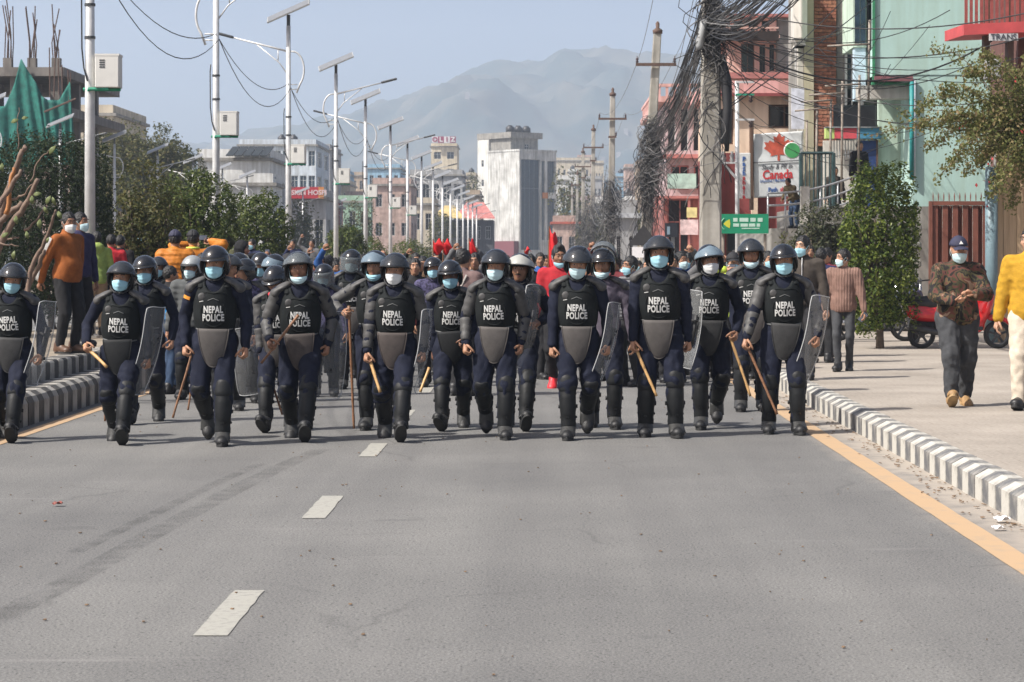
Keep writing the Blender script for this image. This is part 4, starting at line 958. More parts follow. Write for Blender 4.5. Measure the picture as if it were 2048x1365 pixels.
# ---- concrete utility poles on the right pavement
PCONC = render_wall('pole_concrete', (.36, .34, .30), .2, 1.6, .7)
def util_pole(x, y, h, w, lean, label, arms):
    r = thing('utility_pole', (x, y, .2), label, 'utility pole', 'concrete utility poles along the right pavement')
    mb = MB(); n = 12
    for i in range(n+1):
        t = i/n; a = w*(1-.38*t)/2; b = a*.8; cx = lean*t; zz = h*t
        for sx, sy in ((-1, -.8), (-.8, -1), (.8, -1), (1, -.8), (1, .8), (.8, 1), (-.8, 1), (-1, .8)): mb.v.append((cx+sx*a, sy*b, zz))
    mb.f = [(i*8+j, i*8+(j+1) % 8, i*8+8+(j+1) % 8, i*8+8+j) for i in range(n) for j in range(8)] + [tuple(range(n*8, n*8+8))]; mb.mi = [0]*len(mb.f)
    mb.build('pole_shaft', PCONC, r)
    for za, ln, ins in arms:
        cx = lean*za/h; part_ = MB().box((cx-ln/2, -w*.55-.05, za-.05), (cx+ln/2, -w*.55+.05, za+.05)).build('cross_arm', ROD, r)
        for s in ins:
            ob('insulator', MB().lathe([(.03, 0), (.055, .05), (.03, .08), (.055, .13), (.02, .18), (.01, .24)], 10, Matrix.Translation((cx+s*ln/2*.93, -w*.55, za+.05))).mesh('insulator', mat('brown_insulator', (.05, .03, .03), .3, .1), True), r)
    cx = lean
    ob('pole_cap', MB().lathe([(.16, 0), (.17, .12), (.06, .2), (.07, .35), (.02, .42)], 10, Matrix.Translation((cx, 0, h-.15))).mesh('pole_cap', ROD, True), r)
    return r
UP = [(3.38, 45.2, 11.5, .46, 0.02), (3.36, 75.5, 9.15, .42, .52), (3.4, 112.0, 9.7, .40, .12), (3.4, 153, 10.3, .38, .1), (3.42, 185, 10.3, .38, -.05), (3.45, 225, 10, .36, .1), (3.5, 262, 10, .36, 0)]
labs = ['massive square concrete pole wrapped in cable coils near the green signboard', 'leaning concrete pole with a heavy cable tangle hanging from it', 'concrete pole with crossarm beyond the leaning pole', 'slim far concrete pole, second beyond the leaning pole', 'slim far concrete pole, third beyond the leaning pole', 'tiny distant concrete pole among the far tangles', 'tiny distant concrete pole among the far tangles']
for i, (x, y, h, w, ln) in enumerate(UP):
    util_pole(x, y, h, w, ln, labs[i], [(7.55, 1.0, (-1,))] if i == 0 else [(h-1.2, 1.35, (-1, 1))] if i == 1 else [(h-1.3, 1.4, (-1, 1)), (h-2.2, .4, (1,))] if i < 5 else [(h-1.2, 1.3, (-1, 1))])
def on_pole(i, z): x, y, h, w, ln = UP[i]; return Vector((x+ln*z/h, y-w*.5, .2+z))
# heavy bundles of cable between the poles
def bundle(p, q, n, spread, sag, label, rr=(.006, .013), seed=3):
    g = random.Random(seed); mb = MB()
    for i in range(n):
        a = p+Vector((g.gauss(0, spread), g.gauss(0, spread), g.gauss(0, spread*2.2))); b = q+Vector((g.gauss(0, spread), g.gauss(0, spread), g.gauss(0, spread*2.2)))
        s_ = sag*g.uniform(.6, 1.5); w1, w2 = g.uniform(0, 6), g.uniform(.005, .035); mb.m = 0 if g.random() < .55 else 1
        mb.tube([a.lerp(b, t/16)-Vector((w2*math.sin(w1+t*.9), 0, 4*s_*(t/16)*(1-t/16)+w2*math.sin(w1*2+t*1.3))) for t in range(17)], g.uniform(*rr), 4)
    return tag(mb.build('cable_bundle', [BLACKC, GREYC], None, True), label, 'cables', kind='stuff')
P0 = Vector((3.5, 13, 7.2))
bundle(on_pole(0, 6.1), P0, 60, .10, 1.0, 'thick sagging bundle of cables running overhead to the concrete pole', seed=1)
bundle(on_pole(0, 6.6), on_pole(1, 5.6), 60, .10, .5, 'thick dark cable bundle between the massive pole and the leaning pole', seed=2)
bundle(on_pole(0, 5.6), on_pole(1, 4.6), 26, .15, .6, 'looser lower cables between the massive pole and the leaning pole', seed=7)
bundle(on_pole(1, 5.4), on_pole(2, 5.2), 26, .16, 1.0, 'cable bundle beyond the leaning pole', seed=4)
bundle(on_pole(2, 5.2), on_pole(3, 5.2), 24, .16, 1.2, 'cable bundle between the far poles', seed=5)
bundle(on_pole(3, 5.2), on_pole(5, 5), 20, .2, 1.2, 'farthest cable bundle along the poles', seed=6)
def tangle(i, z0, z1, n, rad, label, seed, hang=1.0):
    g = random.Random(seed); mb = MB(); x, y, h, w, ln = UP[i]
    for k in range(n):
        zc_ = g.uniform(z0, z1); c = Vector((x+ln*zc_/h, y, .2+zc_)); a0 = g.uniform(0, 6.3); R1 = rad*g.uniform(.5, 1.35); tl = g.uniform(-.9, .9); mb.m = 0 if g.random() < .6 else 1
        if g.random() < .38:      # coil loop hung on the shaft
            mb.tube([c+Vector((R1*math.cos(a0+q*.55)*g.uniform(.85, 1.15), -w*.4-abs(R1*.5*math.sin(a0+q*.55)), R1*1.1*math.sin(a0+q*.55+tl)-.2*R1)) for q in range(12)], g.uniform(.006, .013), 4)
        else:                     # dangling tail
            L_ = g.uniform(.5, 2.2)*hang; dx = g.gauss(0, rad*.6); sw = g.gauss(0, .25)
            mb.tube([c+Vector((dx*.5+dx*t/8+sw*math.sin(t*.6), -w*.6-.1*g.random(), -L_*t/8)) for t in range(9)], g.uniform(.006, .011), 4)
    return tag(mb.build('cable_tangle', [BLACKC, GREYC], None, True), label, 'cables', kind='stuff')
tangle(0, 5.6, 8.2, 130, .20, 'mess of coiled cables wrapped around the massive concrete pole', 11, .7)
tangle(0, 3.6, 5.2, 14, .24, 'loose loops hanging down the massive concrete pole', 12, .8)
tangle(1, 3.6, 6.0, 230, .36, 'dense grey tangle of coils hanging from the leaning pole', 13, 1.2)
tangle(2, 2.8, 5.4, 150, .40, 'cable tangle on the pole beyond the leaning pole', 14, 1.3)
tangle(3, 2.6, 5.6, 110, .55, 'cable tangle on a far slim pole', 15, 1.3); tangle(4, 2.4, 5.6, 90, .6, 'cable tangle on the farther slim pole', 16, 1.3); tangle(5, 2.4, 5.6, 60, .6, 'far cable tangle by the road end', 17, 1.3)
# gear on the massive pole
gx = UP[0]
o_ = thing('cable_joint_box', (gx[0]-.18, gx[1]-.3, 6.15), 'grey cylindrical cable joint hanging on the massive pole', 'joint box')
ob('joint_body', MB().tube([(-.08, 0, -.32), (-.06, 0, -.25), (.03, 0, .22), (.05, 0, .28)], [.05, .085, .085, .06], 12).mesh('joint_body', mat('grey_plastic', (.33, .34, .34), .5, .1), True), o_)
ob('hook', MB().tube([(.05, 0, .28), (.07, 0, .4), (.16, .12, .42)], .012, 6).mesh('hook', ROD, True), o_)
o_ = thing('black_cable_sleeve', (gx[0]+.3, gx[1]-.2, 4.0), 'black cable sleeve hanging down the side of the massive pole', 'cable sleeve')
ob('sleeve', MB().tube([(-.1, 0, 1.75), (0, 0, 1.2), (.03, 0, .7), (.0, 0, .35), (.02, 0, -.2)], [.07, .12, .09, .10, .04], 9).mesh('sleeve', BLACKC, True), o_)
o_ = thing('wooden_crossbeam', (gx[0]+.6, gx[1]-.25, 6.1), 'dark beam carrying cables from the massive pole towards the houses', 'beam')
ob('beam', MB().box((-.6, -.06, -.09), (.75, .06, .10)).mesh('beam', mat('dark_timber', (.03, .022, .02), .8, .2)), o_)
# individual service cables to the houses on the right
def up0(z): return Vector((gx[0]+.15, gx[1]-.25, z))
tg = [((1990, 78), 47, 6.0, .9, .018), ((2100, 60), 44, 6.2, .5, .012), ((1745, 140), 57, 6.3, .2, .010), ((1860, 150), 57, 6.0, .6, .010), ((2000, 165), 46, 6.2, .3, .009), ((1700, 210), 60, 5.9, .5, .010), ((1690, 60), 61, 6.4, .3, .012), ((1960, 120), 46, 6.1, .8, .010), ((1620, 180), 61, 6.1, .2, .009), ((1605, 120), 61, 6.4, .3, .010), ((2080, 20), 40, 6.6, .4, .012), ((1760, 30), 57, 6.2, .4, .009), ((1830, 260), 57, 5.2, .5, .008), ((1640, 300), 60, 5.2, .3, .008), ((1550, 250), 65, 5.0, .3, .009), ((1480, 200), 65, 5.2, .2, .008), ((2100, 180), 40, 5.9, .6, .010), ((1900, 20), 46, 6.8, .7, .009), ((1580, 20), 61, 6.4, -.3, .016), ((1500, 150), 83, 6.4, .3, .009), ((1725, -40), 57, 4.4, .1, .014), ((1820, -60), 57, 4.6, .1, .016), ((2060, 110), 44, 6.3, .6, .008), ((1720, 330), 57, 4.9, .4, .008), ((1990, 240), 45, 5.6, .5, .008), ((1680, 130), 61, 5.8, .2, .008)]
for (px, py), Y, z0, sg, r_ in tg:
    wire(up0(z0+rnd.uniform(-.15, .15)), at(px, py, Y), sg, r_, BLACKC, 'black service cable strung from the massive pole to the houses', 18, 'service cables from the massive pole')
for k in range(10):
    a = at(rnd.uniform(1560, 1700), rnd.uniform(30, 330), 58); b = at(rnd.uniform(1780, 2060), rnd.uniform(20, 300), 50)
    wire(a, b, rnd.uniform(.1, .6), .008, BLACKC, 'thin cable crossing in front of the mint building', 14, 'thin cables before the mint building')
# high wires along the pole tops
for i in range(4):
    for s in (-1, 1):
        a = on_pole(i, UP[i][2]-1.0)+Vector((s*.6, 0, 0)); b = on_pole(i+1, UP[i+1][2]-1.0)+Vector((s*.6, 0, 0)); wire(a, b, .7, .008, GREYC, 'thin power line running along the pole tops', 14, 'power lines along the pole tops')
# slim steel pole with insulators in front of the peach house
r = thing('insulator_post', (at(1475, 0, 57).x, 57, .2), 'slim galvanised post with insulators in front of the peach house', 'pole')
part(r, 'post', GALV, lambda mb: mb.tube([(at(1475, 0, 57).x, 57, .2), at(1474, 162, 57)], .055, 8), True)
for py, s in ((190, 1), (240, 1), (165, 1)):
    p = at(1475, py, 57); part(r, 'arm', GREENB if py == 190 else GALV, lambda mb: mb.box((p.x-.05, 56.9, p.z-.02), (p.x+.42*s, 56.95, p.z+.03)))
    if py != 165: part(r, 'insulator', mat('brown_insulator', (.05, .03, .03)), lambda mb: mb.lathe([(.02, 0), (.06, .05), (.03, .09), (.06, .13), (.02, .18)], 10, Matrix.Translation((p.x+.33, 56.92, p.z-.2))), True)
r = thing('transformer_rack', (at(1440, 0, 52).x, 52, 2.6), 'steel rack with two white insulators and a slanting strut', 'rack')
p = at(1452, 324, 52)
part(r, 'shelf', GALV, lambda mb: mb.box((p.x-.2, 51.9, p.z-.04), (p.x+.28, 52.1, p.z)))
for dx in (-.07, .14): part(r, 'insulator', mat('grey_porcelain', (.35, .34, .33), .3, .1), lambda mb: mb.lathe([(.03, 0), (.06, .04), (.035, .09), (.06, .14), (.03, .19), (.03, .24)], 10, Matrix.Translation((p.x+dx, 52, p.z+.003))), True)
part(r, 'strut', GALV, lambda mb: mb.tube([at(1448, 328, 52), at(1474, 358, 52)], .03, 6))

# ================================================================== trees and shrubs
def leaf_mat(name, cols, trans=.35, rough=.5):
    m = bpy.data.materials.new(name); m.use_nodes = True; nt = m.node_tree; b = nt.nodes['Principled BSDF']; L = nt.links.new
    g = nt.nodes.new('ShaderNodeNewGeometry'); r = nt.nodes.new('ShaderNodeValToRGB')
    e = r.color_ramp.elements; e[0].color = (*cols[0], 1); e[1].color = (*cols[-1], 1)
    for i, c in enumerate(cols[1:-1]): k = r.color_ramp.elements.new((i+1)/(len(cols)-1)); k.color = (*c, 1)
    L(g.outputs['Random Per Island'], r.inputs['Fac']); L(r.outputs['Color'], b.inputs['Base Color']); b.inputs['Roughness'].default_value = rough; b.inputs['Specular IOR Level'].default_value = .22
    t = nt.nodes.new('ShaderNodeBsdfTranslucent'); L(r.outputs['Color'], t.inputs['Color']); x = nt.nodes.new('ShaderNodeMixShader'); x.inputs[0].default_value = trans
    L(b.outputs[0], x.inputs[1]); L(t.outputs[0], x.inputs[2]); L(x.outputs[0], nt.nodes['Material Output'].inputs['Surface']); return m
def leaves_np(C, N, size, asp, seed, fold=.25):
    """C: centres (n,3), N: facing hints (n,3); returns folded diamond leaves"""
    g = np.random.default_rng(seed); n = len(C)
    N = N + g.normal(0, .75, (n, 3)); N /= np.linalg.norm(N, axis=1)[:, None]+1e-9
    a = g.normal(0, 1, (n, 3)); a -= (a*N).sum(1)[:, None]*N; a /= np.linalg.norm(a, axis=1)[:, None]+1e-9; b = np.cross(N, a)
    s = size*g.uniform(.6, 1.3, n)[:, None]
    V = np.stack([C-a*s*.5, C+b*s*asp*.5+N*s*fold*.2, C+a*s*.5-N*s*fold*.4, C-b*s*asp*.5+N*s*fold*.2], 1).reshape(-1, 3)
    F = np.arange(4*n).reshape(-1, 4); return V, F
def np_obj(name, V, F, m, parent):
    me = bpy.data.meshes.new(name); me.from_pydata(V.tolist(), [], F.tolist()); me.materials.append(m); me.update(); return ob(name, me, parent)
BARK = mat('grey_brown_bark', (.13, .10, .075), .9, .3, 12, .5)
def shrub(x, y, z0, z1, rx, ry, n, size, m, label, asp=.5, seed=1, trunk=.3, boxy=2.6, lump=.16, nclump=60, shell=.55, cat='shrub', group='clipped shrubs along the median', stems=5, name='shrub'):
    g = np.random.default_rng(seed); root = thing(name, (x, y, z0), label, cat, group)
    H_ = z1-z0; c0 = trunk; rz = (H_-trunk)/2; cz = trunk+rz
    # directions on a super-ellipsoid with leaf clumps pushed in and out
    K = g.normal(0, 1, (nclump, 3)); K /= np.linalg.norm(K, axis=1)[:, None]; kr = g.uniform(-lump, lump, nclump)
    d = g.normal(0, 1, (n, 3)); d /= np.linalg.norm(d, axis=1)[:, None]
    w = np.argmax(d @ K.T, 1); d = d*.80 + K[w]*.20*g.uniform(.2, 1.6, (n, 1)); d /= np.linalg.norm(d, axis=1)[:, None]
    sup = 1/(np.abs(d)**boxy).sum(1)**(1/boxy)
    rr = sup*(1+kr[w])*(1-(1-shell)*g.random(n)**2.2)*(1+g.normal(0, .035, n))
    P = d*rr[:, None]*np.array([rx, ry, rz])+np.array([0, 0, cz])
    V, F = leaves_np(P, d*np.array([1, 1, 1.2])+np.array([0, 0, .35]), size, asp, seed); np_obj('crown', V, F, m, root)
    mb = MB(); gg = random.Random(seed)
    mb.tube([(0, 0, -.05), (gg.uniform(-.03, .03), 0, trunk*.6), (0, 0, trunk+.1)], [.075, .06, .055], 8)
    for k in range(stems):
        a = gg.uniform(0, 6.3); t = gg.uniform(.35, .8); mb.tube([(0, 0, trunk*.8), (rx*.4*math.cos(a), ry*.4*math.sin(a), cz*.8), (rx*t*math.cos(a), ry*t*math.sin(a), cz+rz*gg.uniform(.2, .75))], [.05, .03, .01], 6)
    mb.build('trunk', BARK, root, True); return root
DKG = leaf_mat('dark_needle_leaf', [(.016, .028, .014), (.03, .047, .02), (.05, .066, .03)], .2)
MIDG = leaf_mat('glossy_green_leaf', [(.03, .05, .012), (.06, .088, .022), (.105, .135, .035), (.17, .19, .06)], .3, .38)
LITG = leaf_mat('yellow_green_leaf', [(.05, .075, .015), (.10, .13, .03), (.17, .19, .05)], .4)
OLIV = leaf_mat('olive_leaf', [(.045, .055, .018), (.075, .085, .026), (.11, .11, .035), (.15, .125, .05)], .3)
FIC = leaf_mat('weeping_fig_leaf', [(.03, .05, .012), (.06, .095, .02), (.12, .16, .03), (.2, .23, .05)], .35, .35)
sx = lambda px, Y: (px-VX)*Y/FPX
shrub(sx(105, 38), 38, .47, 3.75, .98, .9, 26000, .085, DKG, 'big dark clipped evergreen shrub behind the cut branches', .28, 21, .25, 3.2, .10, 140, .5)
shrub(sx(-75, 34), 34, .47, 3.4, .8, .9, 9000, .085, DKG, 'dark evergreen shrub at the left behind the cut branches', .28, 22, .25, 3.0, .1, 100, .5)
shrub(sx(290, 40), 40, .47, 3.15, .64, .7, 7500, .08, OLIV, 'thinning olive shrub with bare pruned stems beside the dark evergreen', .5, 23, .5, 2.3, .25, 60, .35, stems=16)
shrub(sx(395, 45), 45, .47, 3.3, .70, .75, 13000, .085, MIDG, 'glossy leaved clipped shrub behind the orange jackets', .5, 24, .4, 2.4, .2, 70, .5)
shrub(sx(345, 48), 49, .47, 3.0, .6, .7, 7000, .09, OLIV, 'olive clipped shrub between the taller ones', .5, 30, .4, 2.4, .2, 60, .5)
shrub(sx(512, 55), 55, .47, 3.22, .82, .8, 13000, .09, MIDG, 'round glossy clipped shrub under the second cabinet pole', .5, 25, .4, 2.3, .16, 80, .5)
shrub(sx(690, 80), 80, .47, 2.85, .78, .8, 8000, .10, MIDG, 'small round clipped shrub at the foot of the lamp poles', .5, 26, .4, 2.2, .16, 60, .5)
shrub(sx(748, 96), 96, .47, 2.55, .6, .7, 2600, .10, LITG, 'small yellow-green shrub on the median', .5, 27, .3, 2.2, .16, 40, .5)
shrub(sx(815, 112), 112, .47, 2.65, 1.0, .8, 3200, .11, LITG, 'low yellow-green shrub farther along the median', .5, 28, .3, 2.2, .16, 50, .5)
shrub(sx(855, 130), 130, .47, 2.4, .8, .8, 1800, .12, OLIV, 'low olive shrub at the far end of the median', .5, 29, .3, 2.2, .16, 40, .5)
# trees beyond the opposite road
for px, Y, top, r_, sd in ((255, 150, 256, 2.9, 41), (345, 148, 285, 2.0, 42), (215, 156, 268, 2.2, 43), (310, 160, 272, 2.4, 44)):
    z1 = at(0, top, Y).z
    shrub(sx(px, Y), Y, .16, z1, r_, r_, 15000, .23, OLIV, 'broad olive brown tree beyond the opposite road, spreading over the roofs' if sd == 41 else 'smaller olive brown tree in the row beyond the opposite road', .6, sd, 2.2, 2.1, .28, 40, .3, 'tree', 'trees beyond the opposite road', 7, 'tree')
shrub(sx(1145, 300), 300, 0, at(0, 335, 300).z, 2.6, 2.6, 2500, .4, OLIV, 'dull green tree right of the white tower', .6, 45, 3, 2, .3, 30, .3, 'tree', 'trees by the end of the road', 5, 'tree')
shrub(sx(945, 390), 390, 0, at(0, 345, 390).z, 2.0, 2.0, 2000, .4, OLIV, 'dark slim tree left of the white tower', .6, 46, 3, 2, .3, 30, .3, 'tree', 'trees by the end of the road', 5, 'tree')
for i, (px, Y, top, r_) in enumerate(((600, 190, 405, 1.6), (560, 185, 412, 1.5), (720, 230, 400, 1.8), (1190, 200, 420, 1.4), (1260, 190, 400, 2.0), (880, 260, 425, 1.5))):
    shrub(sx(px, Y), Y, 0, at(0, top, Y).z, r_, r_, 1800, .28, OLIV, ('tree below the hospital signboard', 'bushy tree left of the hospital signboard', 'tree before the small green house', 'tree behind the far slim poles', 'tree behind the grey tin shed', 'tree near the restaurant roofs')[i], .6, 50+i, 1.5, 2, .3, 30, .35, 'tree', 'trees by the end of the road', 5, 'tree')
# right pavement: tall fig column and lower shrubs
shrub(sx(1760, 36.5), 36.5, .2, 3.08, .57, .56, 13000, .07, FIC, 'tall leafy fig shrub on a bare trunk beside the parked scooters', .55, 61, .34, 4.2, .13, 120, .5, 'shrub', 'shrubs on the right pavement', 6)
shrub(sx(1648, 45), 45, .2, 2.66, .62, .6, 6000, .085, leaf_mat('dusty_leaf', [(.03, .04, .02), (.06, .07, .035), (.11, .11, .06)], .3), 'dusty green shrub left of the tall fig shrub', .5, 62, .3, 2.3, .2, 60, .5, 'shrub', 'shrubs on the right pavement')
shrub(sx(1590, 47), 47.5, .2, 2.1, .45, .5, 2500, .08, OLIV, 'low dry shrub below the forecourt railing', .5, 63, .2, 2.2, .2, 40, .5, 'shrub', 'shrubs on the right pavement')
# spiky plant by the low wall
r = thing('spiky_plant', (sx(1835, 42), 42, .2), 'dusty spiky leaved plant in front of the low rubble wall', 'plant')
AG = mat('dusty_agave', (.14, .15, .06), .7, .25, 6)
for i in range(26):
    a = rnd.uniform(0, 6.3); l = rnd.uniform(.5, 1.0); w = .035
    ob('leaf', MB().slab(lambda u, q: (math.cos(a)*l*u*.8 + math.sin(a)*w*(q-.5)*2*(1-u), math.sin(a)*l*u*.8-math.cos(a)*w*(q-.5)*2*(1-u), .15+l*u*(1.1-.55*u)), 6, 2, (0, 0, .008)).mesh('leaf', AG), r)
# bougainvillea spilling over the tan wall
r = thing('bougainvillea', (8.6, 38.4, 3.6), 'sprawling dry bougainvillea spilling over the tan wall and pipe', 'climbing plant')
BG = leaf_mat('bougainvillea_leaf', [(.09, .115, .03), (.15, .165, .05), (.21, .20, .075), (.26, .19, .10)], .35)
g = random.Random(5); mb = MB(); C = []; N = []
def spray(a, b, c, dens, spread):
    P = [a*(1-t)**2+b*2*t*(1-t)+c*t*t for t in [i/14 for i in range(15)]]
    mb.tube(P, [.012*(1-i/18) for i in range(15)], 5)
    for k in range(dens):
        t = g.random()**.8; p = a*(1-t)**2+b*2*t*(1-t)+c*t*t; s_ = spread*(1.1-t*.8)
        C.append(p+Vector((g.gauss(0, s_), g.gauss(0, s_), g.gauss(0, s_)))); N.append(Vector((g.gauss(0, 1), g.gauss(0, 1), .6)))
base = at(2062, 300, 38.3)
for px, py, dens in ((1835, 210, 260), (1862, 100, 150), (1830, 255, 300), (1880, 180, 320), (1850, 300, 330), (1885, 240, 500), (1930, 150, 420), (1960, 110, 300), (1900, 330, 420), (1870, 360, 160), (1940, 270, 700), (1980, 210, 700), (2020, 140, 600), (2060, 110, 500), (1960, 330, 600), (1985, 395, 380), (2020, 420, 320), (2050, 330, 600), (2070, 220, 700), (2010, 300, 800), (1735, 275, 70), (1760, 262, 90), (1800, 230, 160), (2000, 380, 300), (1930, 350, 300)):
    Yy = g.uniform(36.8, 39.4); c = at(px, py, Yy); b = base.lerp(c, .55)+Vector((0, 0, g.uniform(.4, .9)))
    spray(base+Vector((g.uniform(-.3, .6), g.uniform(-.2, .2), g.uniform(-.2, .5))), b, c, int(dens*1.9), .17)
mb.build('stems', BARK, r, True).location = -Vector(r.location)
V, F = leaves_np(np.array([list(p-Vector(r.location)) for p in C]), np.array([list(q) for q in N]), .068, .6, 9); np_obj('foliage', V, F, BG, r)
C = [];
for (px, py) in ((1975, 415), (1980, 330), (2040, 260), (1968, 360), (2030, 160), (1920, 250)):
    for k in range(3): C.append(at(px+g.gauss(0, 5), py+g.gauss(0, 6), 37.2)-Vector(r.location))
V, F = leaves_np(np.array([list(p) for p in C]), np.random.default_rng(2).normal(0, 1, (len(C), 3)), .06, .8, 3); np_obj('bracts', V, F, mat('red_bract', (.45, .04, .04), .6, .1), r)['kind'] = 'stuff'
# cut branches with a few large leaves, on the median at the left
r = thing('cut_branches', (sx(20, 25.5), 25.5, .47), 'pile of sawn branches with a few big leaves leaning on the median', 'branches')
CUTB = mat('smooth_grey_bark', (.17, .115, .085), .8, .25, 9, .3); WOOD = mat('split_wood', (.40, .17, .06), .8, .2, 10)
L = Vector(r.location)
def limb(pts, r0, r1, m=CUTB):
    P = [at(px, py, Y)-L for px, py, Y in pts]; Q = []
    for i in range(len(P)-1):
        for k in range(5): Q.append(P[i].lerp(P[i+1], k/5)+Vector((.012*math.sin(i*3+k), 0, .01*math.cos(k*2+i))))
    Q.append(P[-1]); n_ = len(Q); ob('branch', MB().tube(Q, [r0+(r1-r0)*i/(n_-1) for i in range(n_)], 8).mesh('branch', m, True), r)
for pts, a, b in (([(-40, 640, 25.6), (0, 440, 25.5), (25, 350, 25.4), (45, 300, 25.3)], .075, .04), ([(-30, 560, 25.3), (10, 470, 25.2), (50, 410, 25.1), (76, 358, 25)], .07, .035), ([(-60, 500, 25.6), (0, 445, 25.4), (45, 405, 25.4)], .06, .05),
    ([(48, 700, 25.2), (60, 545, 25.2), (90, 480, 25.1), (112, 420, 25)], .05, .02), ([(30, 620, 25.8), (80, 530, 25.6), (88, 500, 25.5)], .05, .03), ([(48, 462, 25.2), (75, 440, 25.2), (94, 410, 25.2)], .022, .012), ([(0, 482, 25.3), (22, 478, 25.3), (38, 474, 25.2)], .018, .012), ([(0, 488, 25), (38, 492, 25)], .016, .01), ([(60, 365, 25), (75, 325, 25), (98, 300, 25), (112, 290, 25)], .014, .006), ([(45, 300, 25.3), (52, 292, 25.3)], .05, .03), ([(36, 300, 25.4), (36, 250, 25.4), (38, 215, 25.4)], .01, .005), ([(20, 400, 25.5), (50, 390, 25.4), (70, 360, 25.3)], .025, .01), ([(-20, 430, 25.1), (20, 380, 25.1), (42, 340, 25.0)], .05, .03)):
    limb(pts, a*.68, b*.68)
limb([(12, 430, 25.25), (22, 370, 25.2), (28, 335, 25.15)], .03, .018, WOOD)
BL = leaf_mat('big_pale_leaf', [(.13, .17, .06), (.2, .24, .10), (.28, .30, .16)], .4, .35)
for px, py, a, l in ((30, 242, 20, .2), (105, 300, 50, .24), (65, 400, -80, .2), (75, 388, 10, .2), (97, 400, 60, .22), (108, 402, 110, .2), (120, 430, -60, .2), (80, 448, -85, .22), (33, 440, -80, .2), (96, 480, 70, .14), (50, 236, 8, .16), (28, 510, 80, .2), (5, 335, -80, .2), (10, 470, 30, .2), (92, 420, 120, .18), (55, 470, -70, .18)):
    l *= .5; p = at(px, py, 24.95)-L; d = Vector((math.cos(R(a)), -.2, math.sin(R(a)))); s_ = Vector((-d.z, .3, d.x))
    ob('leaf', MB().slab(lambda u, w: p+d*l*(u-.5)+s_*(w-.5)*l*.5*math.sin(PI*min(.98, u*.95+.04))+Vector((0, -.03*math.sin(PI*u), 0)), 8, 4, (0, .003, 0)).mesh('leaf', BL, True), r)

